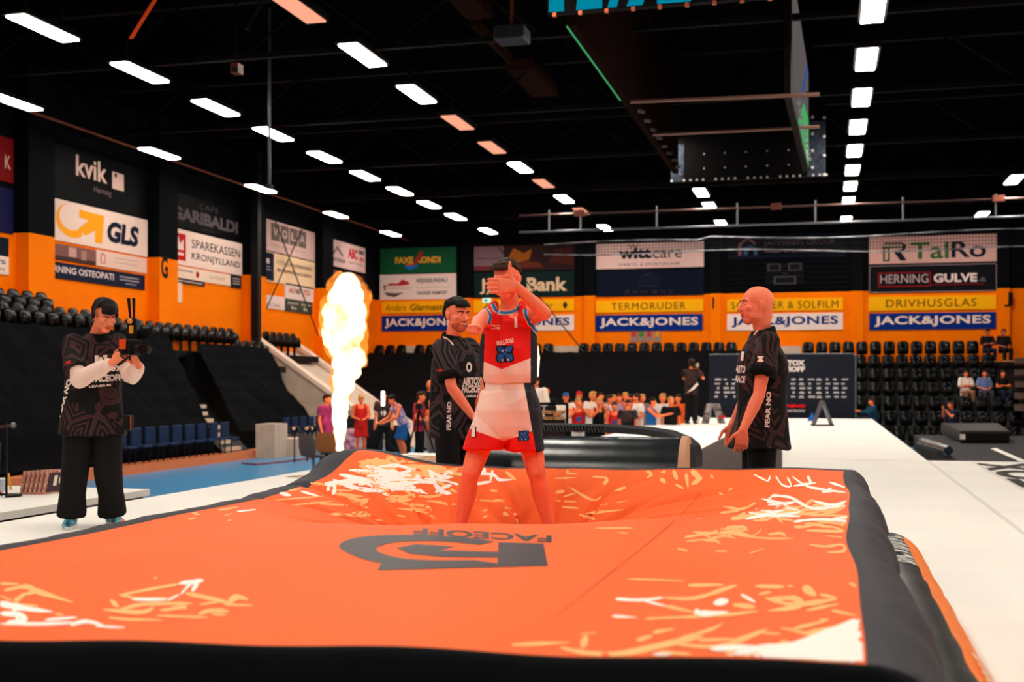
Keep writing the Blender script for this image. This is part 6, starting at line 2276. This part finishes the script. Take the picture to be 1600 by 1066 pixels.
b.build('body', [m_skin, m_lip, m_stub], p2, 'all', me=b.solid(.005, 2), fn=skin_fn(J['head'], hf, 1.12))
face_marks(p2, J['head'], hf, 1.12, brow=mat('brow_fair', (150, 60, 40), .7))
b = tee_mb(J, K3, r, f, hem=-.24, sleeve=.62, loose=1.06, flare=1.16)
sh2 = b.build('shirt', [m_tee2, m_cuff], p2, 'all', me=b.solid(.007, 4, .014, 5), fn=lambda c, n, J=J: 1 if (c - J['sL'].lerp(J['eL'], .62)).length < .115 and (c - J['sL'].lerp(J['eL'], .62)).dot((J['eL'] - J['sL']).normalized()) > -.045 else 0)
b = trousers_mb(J, K3, r, f, 1.05)
b.build('trousers', m_trs, p2, 'all', me=b.solid(.012, 3, .006, 5))
shoes(p2, J, K3, f, m_black)
bv = bvh_of([sh2])
league_marks(p2, bv, [('ARTO', (1158, 577), 15, 12, .05, .1), ('FACE', (1158, 593), 15, 11, .05, .1), ('I', (1161, 557), 4, 14, .1, 0), ('FEAR NO', (1199.5, 640), 56, 7, -1.52, 0)])
g = MB()
for q in ([(1184, 557), (1193, 557), (1193, 560), (1184, 560)], [(1184, 563), (1193, 563), (1193, 566), (1184, 566)], ngon(1188.5, 561.5, 3, 2, 10)):
    print_on(g, *poly_tri(q), bv, off=.006, L=4)
g.build('sleeve_emblem', m_jwhite, p2, False)
c2 = collar_band(p2, J['neck'] - UP * .035, r, f, 1.12)
collar(p2, J, K3, [(1197, 506), (1190, 511), (1183, 519), (1179, 524)], bvh_of([c2, sh2]), 2.2)
g = MB()
b = MB().tube([jp(1167, 522, 8.12), jp(1164, 600, 8.06), jp(1158, 690, 8.05)], .004, 5)

# ---------------------------------------------------------------- camera operator, on the left
K4 = 1.0
f = (RGT * .35 - FWD * .93).normalized()
r = f.cross(UP)
J = {'head': jp(163, 494, 9.55), 'neck': jp(152, 521, 9.66), 'sR': jp(114, 537, 9.6), 'sL': jp(182, 536, 9.72), 'eR': jp(124, 594, 9.42), 'wR': jp(176, 566, 9.22), 'eL': jp(205, 588, 9.5), 'wL': jp(217, 572, 9.22),
     'hR': jp(124, 655, 9.65), 'hL': jp(165, 655, 9.7), 'kR': jp(117, 738, 9.6), 'kL': jp(169, 738, 9.68)}
for s, x, dd in (('R', 111, 9.65), ('L', 176, 9.82)):
    q = PD(x, 800, dd)
    J['a' + s] = Vector((q.x, q.y, ST + .08))
    J['t' + s] = J['a' + s] + (f * .15 - RGT * (.03 if s == 'R' else -.08)) - UP * .04
p3 = thing('person', 'camera operator in black league shirt over white sleeves, headset on, filming', 'person', (J['aR'].x, J['aR'].y, ST))
b = body_mb(J, K4, r, f)
hf = hframe(RGT * .68 - FWD * .66 - UP * .42, .05)
add_head(b, J['head'], hf, 1.04)
add_hand(b, J['wR'], RGT * .72 + UP * .55 - FWD * .25, RGT * .3 + FWD * .6 - UP * .2, UP, 1.05, (.5, .6, .65, .7), thumb=.3)
add_hand(b, J['wL'], -RGT * .45 + UP * .85 - FWD * .1, -RGT * .6 - FWD * .5, -RGT, 1.05, (.2, .25, .3, .35), thumb=.4)
b.build('body', [m_skin2, m_lip, m_stub], p3, 'all', me=b.solid(.0052, 2), fn=skin_fn(J['head'], hf, 1.04))
face_marks(p3, J['head'], hf, 1.04, down=.004)
h = MB()
hair_of(h, J['head'], hf, 1.04, None, .013, .024, 1.5)
h.build('hair', m_hair2, p3, 'all', me=h.solid(.0055, 5, .001, 90))
hs = MB()
arc_ = []
for k in range(21):
    a = math.pi * k / 20
    arc_.append(head_pt(J['head'], hf, 1.04, .094 * math.cos(a), .012, .03 + .108 * math.sin(a)))
hs.tube(arc_, .009, 8)
hset = hs.build('headset', mat('headset_grey', (44, 44, 50), .4), p3)
for s in (-1, 1):
    MB().ell(head_pt(J['head'], hf, 1.04, .092 * s, .005, .01), (.014, .028, .034), hf, 12).build('ear_pad', m_black, hset)
b = MB()
for s in 'RL':
    S, E, W = J['s' + s], J['e' + s], J['w' + s]
    b.limb([S.lerp(E, .5), E, E.lerp(W, .5), E.lerp(W, .86)], [.062, .062, .058, .047])
b.build('undershirt', m_jwhite, p3, 'all', me=b.solid(.008, 3, .008, 14))
b = MB()
b.loft([(J['neck'] - UP * .05, r * .07, f * .075), (J['neck'] - UP * .015, r * .062, f * .066)], 20)
b.build('undershirt', m_jwhite, p3)
b = tee_mb(J, K4, r, f, hem=-.2, sleeve=.72, loose=1.12, flare=1.12)
sh3 = b.build('shirt', [m_tee2], p3, 'all', me=b.solid(.007, 4, .015, 5))
b = trousers_mb(J, K4, r, f, 1.18, flare=1.15)
b.build('trousers', m_trs, p3, 'all', me=b.solid(.010, 3, .010, 5))
shoes(p3, J, K4, f, mat('shoe_blue', (120, 190, 210), .5, c2=(30, 60, 80), scale=20))
bv = bvh_of([sh3])
league_marks(p3, bv, [('AIRTOX', (170, 576), 38, 10, -.06, .05), ('FACEOFF', (167, 591), 46, 11, -.06, .05), ('LEAGUE', (156, 603), 34, 3.5, -.08, 0), ('FEAR NO', (101, 622), 62, 7, -1.28, 0)])
g = MB()
for q in ([(148, 556), (154, 556), (152, 568), (148, 569)], [(160, 556), (167, 555), (167, 566), (163, 562)], ngon(157, 563, 4, 5, 12)):
    print_on(g, *poly_tri(q), bv, off=.006, L=4)
g.build('shirt_emblem', m_jwhite, p3, False)
g = MB()
print_on(g, *poly_tri([(104, 566), (110, 564), (110, 568), (104, 570)]), bv, off=.006, L=3)
g.build('sleeve_tag', mat('tag_red2', (200, 30, 26), .6), p3, False)
c3 = collar_band(p3, J['neck'] - UP * .02, r, f, 1.15)
collar(p3, J, K4, [(126, 514), (129, 520), (133, 526)], bvh_of([c3, sh3]), 2.6)
q = jp(201, 661, 9.55)
rp = thing('radio_pack', 'black radio pack clipped to the camera operator\'s waistband', 'radio', q - UP * .06)
MB().box(q, (.05, .08, .12)).build('case', m_black, rp, False, bevel=.01)
MB().box(q + RGT * .026 - FWD * .03, (.004, .01, .1)).build('edge', mc((190, 70, 40)), rp, False)
# the video camera he holds
q = jp(204, 541, 9.2)
vc = thing('video_camera', 'black video camera rig with orange screen, antennas and furry microphone', 'camera', jp(204, 560, 9.2))
ax = (RGT, FWD, UP)
cf = (RGT * .75 - FWD * .66).normalized()
cs = Vector((-cf.y, cf.x, 0))
cx_ = (cf, cs, UP)
MB().box(jp(203, 543, 9.2), (.16, .11, .12), 0, cx_).build('camera_body', m_black, vc, False, bevel=.01)
MB().box(jp(191, 536, 9.18), (.012, .08, .085), 0, (RGT, FWD, UP)).build('screen_frame', m_black, vc, False)
MB().box(jp(191.5, 538, 9.12), (.05, .01, .075), 0, (RGT, FWD, UP)).build('screen', mat('screen_orange', (214, 70, 24), .4), vc, False)
MB().cyl(jp(212, 546, 9.15), jp(212, 546, 9.15) + cf * .1, .036, .042, 20).build('lens', m_black, vc)
MB().cyl(jp(212, 546, 9.15) + cf * .1, jp(212, 546, 9.15) + cf * .104, .034, .034, 20).build('lens_glass', mat('lens_glass', (26, 14, 12), .25), vc)
MB().tube([jp(226, 548, 9.2) + cs * .02, jp(232, 545, 9.2)], .03, 12).build('matte_knob', m_black, vc)
MB().box(jp(207, 513, 9.2), (.07, .06, .15), 0, (RGT, FWD, UP)).build('transmitter', m_black, vc, False, bevel=.01)
MB().box(jp(205, 515, 9.15), (.03, .01, .06), 0, (RGT, FWD, UP)).build('transmitter_label', mc((220, 140, 30)), vc, False)
MB().ell(jp(203, 502, 9.15), (.02, .02, .02)).build('knob', mat('amber_knob', (230, 140, 50), .3), vc)
for x0, x1 in ((201, 204), (209, 209.5)):
    MB().cyl(jp(x1, 500, 9.2), jp(x0, 466, 9.2), .009, .013, 8).build('antenna', m_black, vc)
MB().loft([(jp(212 + k * 3.2, 524 - k * .4, 9.25), UP * rr_ * .045, FWD * rr_ * .045) for k, rr_ in enumerate((.5, .9, 1, 1, 1, 1, .95, .7, .3))], 14).build('furry_microphone', mat('fur_black', (12, 11, 12), 1.0, bump=1.0, scale=90), vc)
MB().cyl(jp(206, 530, 9.2), jp(212, 560, 9.2), .016, n=8).build('grip_rod', m_black, vc)
MB().tube([jp(196, 545, 9.15), jp(188, 556, 9.1), jp(196, 562, 9.1), jp(205, 556, 9.12)], .008, 6).build('cable', m_black, vc)

# ---------------------------------------------------------------- everyone else
UPV = UP


def pose(base, H, ang, arms='down', lean=0.0, seated=0.0, headp=0.0, turn=0.0):
    """joints of a figure standing at base, facing ang (0 to the viewer, +90 to picture right)"""
    a = math.radians(ang)
    f = (-FWD * math.cos(a) + RGT * math.sin(a)).normalized()
    r = f.cross(UP)
    h = H
    L = lambda x, y, z: base + r * (x * h) + f * (y * h) + UP * (z * h)
    J = {}
    hz = .52 if not seated else seated / h
    ln = math.radians(lean)
    T = lambda x, y, z: L(x, y * math.cos(ln) + (z - .52) * math.sin(ln), hz + (z - .52) * math.cos(ln) - y * math.sin(ln))
    for s, g in (('R', 1), ('L', -1)):
        J['h' + s] = L(.05 * g, 0, hz)
        J['s' + s] = T(.108 * g, 0, .81)
        if seated:
            J['k' + s] = L(.07 * g, .25, hz + .01)
            J['a' + s] = L(.07 * g, .24, .045)
        else:
            J['k' + s] = L(.056 * g, .01 + (.05 if lean > 15 else 0), .285)
            J['a' + s] = L(.062 * g, -.01, .045)
        J['t' + s] = J['a' + s] + f * (.09 * h) - UP * (.02 * h)
        S = J['s' + s]
        Q = lambda x, y, z: S + r * (x * g * h) + f * (y * h) + UP * (z * h)
        ar = arms if isinstance(arms, str) else arms[0 if s == 'R' else 1]
        e, w = {'down': (Q(.025, -.01, -.175), Q(.03, .035, -.315)), 'clap': (Q(.03, .06, -.155), Q(-.085, .17, -.09)), 'hold': (Q(.035, .01, -.17), Q(-.04, .13, -.2)), 'up': (Q(.05, .1, -.11), Q(-.07, .17, .03)), 'raise': (Q(.04, .02, .15), Q(.02, .05, .29)),
                'cross': (Q(.03, .04, -.165), Q(-.13, .12, -.14)), 'front': (Q(.02, .12, -.11), Q(-.03, .26, -.08)), 'knee': (Q(.03, .06, -.16), Q(-.02, .2, -.22))}[ar]
        J['e' + s], J['w' + s] = e, w
    J['neck'] = T(0, .01, .855)
    J['head'] = T(0, .03, .925)
    at_ = math.radians(ang + turn)
    hfv = (-FWD * math.cos(at_) + RGT * math.sin(at_)) - UP * math.sin(math.radians(headp))
    return J, r, f, hfv


def someone(label, base, H, ang, top, legs_, hair=m_hair2, arms='down', skin=None, lean=0, seated=0, headp=0, turn=0, sleeve=.6, short=False, vox=.016, shoe=None, cap_=None, loose=.95, group=None, tank=False, hl=None, lng=False, extra=None, under=None):
    k = H / 1.8
    J, r, f, hfv = pose(base, H, ang, arms, lean, seated, headp, turn)
    t = thing('person', label, 'person', base, group)
    b = body_mb(J, k, r, f, False)
    hf = hframe(hfv)
    add_head(b, J['head'], hf, k * 1.06, False)
    for s in 'LR':
        w_, e_ = J['w' + s], J['e' + s]
        dd = (w_ - e_).normalized()
        b.limb([w_, w_ + dd * .1 * k, w_ + dd * .17 * k], [.028 * k, .034 * k, .02 * k])
    b.build('body', skin or m_skinf, t, 'all', me=b.solid(vox, 1))
    if hair:
        h = MB()
        c = J['head']
        kk = k * 1.06
        h.ell(head_pt(c, hf, kk, 0, -.022, .055), [v * kk for v in (.084, .098, .078)], hf, 16)
        h.ell(head_pt(c, hf, kk, 0, -.05, .0), [v * kk for v in (.078, .062, .075 if not lng else .15)], hf, 14)
        h.cap(head_pt(c, hf, kk, -.03, .055, .1), head_pt(c, hf, kk, .03, .055, .1), .028 * kk)
        h.build('hair', hair, t, 'all', me=h.solid(.012, 1, .004, 25))
    if cap_:
        h = MB()
        c, kk = J['head'], k * 1.06
        h.loft([(head_pt(c, hf, kk, 0, -.01, .055), hf[0] * .088 * kk, hf[1] * .11 * kk), (head_pt(c, hf, kk, 0, -.01, .1), hf[0] * .082 * kk, hf[1] * .1 * kk), (head_pt(c, hf, kk, 0, -.015, .135), hf[0] * .05 * kk, hf[1] * .06 * kk)], 16)
        h.loft([(head_pt(c, hf, kk, 0, .1, .06), hf[0] * .065 * kk, hf[1] * .07 * kk), (head_pt(c, hf, kk, 0, .1, .07), hf[0] * .065 * kk, hf[1] * .07 * kk)], 14)
        h.build('cap', cap_, t)
    if tank:
        b = MB()
        sh, pe = (J['sL'] + J['sR']) / 2, (J['hL'] + J['hR']) / 2
        at = lambda u: pe + (sh - pe) * u
        b.loft([(at(-.2), r * .2 * k, f * .15 * k), (at(.3), r * .18 * k, f * .14 * k), (at(.7), r * .185 * k, f * .14 * k), (at(.88), r * .155 * k, f * .115 * k)], 20)
        for s in 'LR':
            q = at(1) + (J['s' + s] - at(1)) * .62
            b.limb([q - UP * .08 * k + f * .09 * k, q + UP * .045 * k, q - UP * .08 * k - f * .09 * k], [.045 * k, .035 * k, .045 * k])
    else:
        b = tee_mb(J, k, r, f, sleeve=sleeve, loose=loose)
        if sleeve > .99:
            for s in 'LR':
                b.limb([J['e' + s], J['w' + s]], [.062 * k, .045 * k])
    tops = top if isinstance(top, list) else [top]
    nm = 'shirt'
    sob = b.build(nm, tops[0], t, 'all', me=b.solid(vox, 2, .006, 6))
    if len(tops) > 1:
        g = MB()
        sh, pe = (J['sL'] + J['sR']) / 2, (J['hL'] + J['hR']) / 2
        q = pe + (sh - pe) * .5 + f * .135 * k * loose
        g.ell(q, (.075 * k, .02, .09 * k), (r, f, UP), 12)
        g.build('chest_print', tops[1], t)
    b = trousers_mb(J, k, r, f, .95, .96 if not short else .92, short)
    b.build('shorts' if short else 'trousers', legs_, t, 'all', me=b.solid(vox, 2, .006, 5))
    shoes(t, J, k, f, shoe or m_black)
    if extra:
        extra(t, J, k, r, f)
    return t


def floor_at(px, d, z=0.0):
    q = PD(px, HOR, d)
    return Vector((q.x, q.y, z))


def h_for(ytop, d, z=0.0):       # height of a figure whose head top is at pixel row ytop
    return CZ + (HOR - ytop) * d / F - z


g_black, g_white, g_red = mat('cloth_black', (16, 15, 17), .8), mat('cloth_white', (240, 222, 208), .8), mat('cloth_red', (212, 34, 26), .75)
g_orange, g_blue, g_grey, g_pink = mat('cloth_orange', (226, 96, 30), .8), mat('cloth_blue', (28, 92, 160), .75), mat('cloth_grey', (130, 112, 108), .8), mat('cloth_magenta', (196, 60, 130), .75, c2=(90, 24, 60), scale=3)
g_strip = mat('cloth_striped', (238, 200, 206), .75, c2=(110, 110, 190), scale=14)
g_navy = mat('cloth_navy', (22, 30, 52), .8)
g_teal = mat('cloth_teal', (18, 60, 84), .8)
g_khaki = mat('cloth_khaki', (150, 104, 70), .8)
# players and crew left of the airbag
d = 34.0
someone('player in magenta shirt with white sleeves walking beside the flame', floor_at(509, 31), h_for(616, 31), 60, [g_pink], g_black, m_hair, 'down', sleeve=.6, under=1)
someone('blond player in red sleeveless jersey right of the flame', floor_at(564, 35), h_for(617, 35), 10, [g_red], g_red, m_blond, 'hold', tank=True, short=True, headp=30)


def tube_light(t, J, k, r, f):
    pass


lp = someone('crew member in black shirt whose face is behind a bright light tube', floor_at(600, 35), h_for(612, 35), 0, [m_teef, g_white], g_black, m_hair2, 'down')
q = PD(598.5, 623, 34.4)
t = thing('light_tube', 'bright upright white light tube on a stand before the crew member', 'light', (q.x, q.y, 0))
MB().cyl(q - UP * .2, q + UP * .2, .045, n=12).build('tube', emis('tube_glow', (1, .85, .7), 9.0), t)
MB().cyl((q.x, q.y, .5), q - UP * .2, .02, n=8).build('pole', m_black, t)
for a in range(3):
    MB().cyl((q.x, q.y, .55), (q.x + .55 * math.cos(a * 2.1 + .5), q.y + .55 * math.sin(a * 2.1 + .5), 0), .018, n=6).build('leg', m_black, t)
someone('player in striped jersey and blue shorts bending forward', floor_at(631, 33), h_for(612, 33) * 1.0, -60, [g_strip], g_blue, m_hair2, 'knee', tank=True, short=True, lean=24, headp=25)
someone('camera man in red and dark jersey beside a tripod', floor_at(655, 31), h_for(612, 31), 75, [mat('cloth_redblue', (206, 48, 60), .8, c2=(26, 26, 50), scale=4)], g_black, m_hair, 'hold')
someone('tall man in black standing behind the tripod', floor_at(671, 37), h_for(594, 37), 20, [g_black], g_grey, None, 'down')
someone('player in orange red jersey half hidden behind the smiling man', floor_at(676, 33), h_for(626, 33), -40, [g_orange], g_grey, m_blond, 'front')
q = PD(655, 640, 30)
t = thing('camera_tripod', 'black tripod with a small camera on the blue floor', 'tripod', (q.x, q.y, 0))
for a in range(3):
    MB().cyl(q, (q.x + .55 * math.cos(a * 2.1), q.y + .5 * math.sin(a * 2.1), 0), .02, n=6).build('leg', m_rib, t)
MB().box(q + UP * .08, (.14, .14, .14)).build('camera_head', m_black, t, False)
# DJ, crowd
someone('disc jockey with dark curly hair and white jacket behind the booth', floor_at(838, 28.2, .5), h_for(588, 28.2, .5), -20, [g_white], g_black, m_hair2, 'hold', sleeve=1.0, headp=25, turn=60)
someone('man in black behind the disc jockey', floor_at(855, 35), h_for(606, 35), -30, [g_black], g_black, None, 'down')
crowd = [
    (884, 614, 34.5, 'child in pale shirt with blue cap behind the booth', g_white, None, 'clap', g_blue, False, 5),
    (905, 612, 36.5, 'man in dark red shirt and red cap at the back of the crowd', mat('cloth_maroon', (110, 20, 22), .8), None, 'down', g_red, False, 0),
    (903, 622, 32.5, 'child in red team jersey clapping at the front of the crowd', g_red, m_blond, 'up', None, True, 10),
    (925, 612, 34.5, 'fair haired youth in white shirt clapping left of the black shirted one', g_white, m_blond, 'clap', None, False, 30),
    (935, 622, 32.8, 'youth in black sleeveless shirt clapping in front', g_black, m_blond, 'up', None, True, 20),
    (939, 613, 36.5, 'short haired youth at the back above the black shirted one', g_grey, m_hair, 'down', None, False, 0),
    (950, 617, 34.0, 'youth in white patterned jersey turning to the right', mat('cloth_whitered', (240, 214, 206), .8, c2=(170, 60, 60), scale=12), m_hair, 'hold', None, False, 60),
    (958, 617, 35.5, 'fair youth looking out between two white shirts', g_white, m_blond, 'down', None, False, 0),
    (960, 628, 32.2, 'small child in red team jersey at the centre of the crowd', g_red, m_hair, 'down', None, True, 0),
    (967, 615, 35.0, 'youth in lilac shirt behind the small red jersey child', mat('cloth_lilac', (190, 160, 190), .8), m_hair, 'up', None, False, 0),
    (977, 613, 36.5, 'fair haired youth at the back with a hand raised', g_orange, m_blond, ('up', 'down'), None, False, 0),
    (981, 625, 31.3, 'person in dark shirt and backward black cap seen from behind', m_teef, None, 'down', g_black, False, 165),
    (985, 616, 36.9, 'dark haired youth looking left behind the black cap', g_black, m_hair2, 'hold', None, False, -40),
    (997, 615, 33.8, 'youth in plain white tee seen from the side', g_white, m_hair, 'hold', None, False, -70),
    (1003, 616, 35.9, 'fair youth hidden behind the plain white tee', g_grey, m_blond, 'down', None, False, 10),
    (1017, 621, 32.8, 'dark haired player in blue tank top facing right', g_blue, m_hair2, 'front', None, True, 70),
    (1035, 615, 33.5, 'fair haired youth in white and black shirt beside the tank top player', mat('cloth_whiteblack', (232, 220, 212), .8), m_blond, 'down', None, False, 10),
    (1048, 620, 33.0, 'youth in black printed tee at the right of the crowd', g_black, m_blond, 'down', None, False, 0),
    (1060, 616, 34.5, 'youth in orange tee at the far right of the crowd', g_orange, m_hair, 'down', None, False, -20),
]
for (px, yt, d, lab, top, hair, arms, cap_, tank, ang) in crowd:
    tops = [top]
    if 'red team jersey' in lab:
        tops = [top, g_blue]
    if 'printed' in lab:
        tops = [top, g_white] if False else [top]
    someone(lab, floor_at(px, d), h_for(yt, d), ang, tops, g_black if 'red team' not in lab else g_white, hair, arms, tank=tank, cap_=cap_, vox=.018)
# distant camera operator on the runway


def shoulder_cam(t, J, k, r, f):
    pass


d = 33.4
dop = someone('distant camera operator in dark league shirt standing on the runway', floor_at(1080, d, ST), h_for(561, d, ST), 150, [m_teef], g_black, m_hair, 'up', turn=0)
q = PD(1087, 571, d - .1)
t = thing('video_camera', 'small camera on the shoulder of the distant camera operator', 'camera', q)
MB().box(q, (.14, .3, .16)).build('camera_body', m_black, t, False)
MB().ell(q + RGT * .02 - FWD * .17, (.05, .05, .06)).build('pale_cover', mc((200, 170, 150)), t)
MB().prism([PD(1073, 614, d - .3), PD(1080, 608, d - .3), PD(1089, 598, d - .3), PD(1092, 601, d - .3), PD(1084, 609, d - .3)], FWD * .02).build('towel', mc((240, 220, 205)), dop, False)
# spectators on the end stand and people before it
for (px, row, lab, top, lg, hair, arms, lng) in ((1543, 0, 'spectator with folded arms in black on the top row', g_black, g_navy, m_hair2, 'cross', False), (1568, 0, 'long haired spectator in black on the top row', g_black, g_black, m_hair2, 'hold', True),
                                          (1509, 3, 'spectator in white shirt and khaki trousers with crossed legs', g_white, g_khaki, m_hair, 'cross', False), (1538, 3, 'spectator in blue striped shirt and grey trousers', mat('cloth_bluewhite', (110, 130, 180), .8), mat('cloth_dgrey', (62, 56, 60), .8), m_hair, 'hold', False), (1567, 3, 'spectator in black tee with bare folded arms on the middle row', g_black, g_navy, m_hair, 'cross', False)):
    yy, zz = SEAT[row]
    q = PY(px, 560, yy - .35)
    someone(lab, Vector((q.x, yy - .3, zz)), 1.62, 0, [top], lg, hair, arms, skin=mat('skin_dim', (190, 100, 76), .6) if row == 0 else m_skinf, seated=.42, lng=lng, sleeve=.6 if px in (1567,) else .95)
someone('photographer in teal jacket facing left beside the sponsor backdrop', floor_at(1364, 39), h_for(622, 39), -85, [g_teal], g_navy, m_hair, 'front', sleeve=1.0)
someone('photographer in navy tee raising a phone before the end stand', floor_at(1488, 36), h_for(627, 36), -80, [g_navy], g_black, m_hair, 'up')
q = PD(1476, 637, 35.8)
t = thing('mobile_phone', 'dark phone held up by the photographer in navy', 'phone', q)
MB().box(q, (.02, .09, .17)).build('case', m_black, t, False)
# seated judge at the left edge
q = P(-75, 776, ST)
ch = thing('stool', 'dark stool under the seated judge at the left edge', 'stool', (q.x, q.y, ST))
MB().cyl((q.x, q.y, ST + .4), (q.x, q.y, ST + .45), .2, n=20).build('seat', m_black, ch)
for a in range(4):
    MB().cyl((q.x + .15 * math.cos(a * 1.57), q.y + .15 * math.sin(a * 1.57), ST), (q.x + .1 * math.cos(a * 1.57), q.y + .1 * math.sin(a * 1.57), ST + .4), .018, n=8).build('leg', m_black, ch)
someone('judge in dark top and blue jeans sitting at the left edge', Vector((q.x, q.y, ST)), 1.76, 62, [g_navy], mat('jeans', (30, 78, 116), .8, var=.2, scale=20), m_hair, 'knee', seated=.52, vox=.01, skin=m_skin2, sleeve=.5)
bpy.data.scenes.remove(TS)
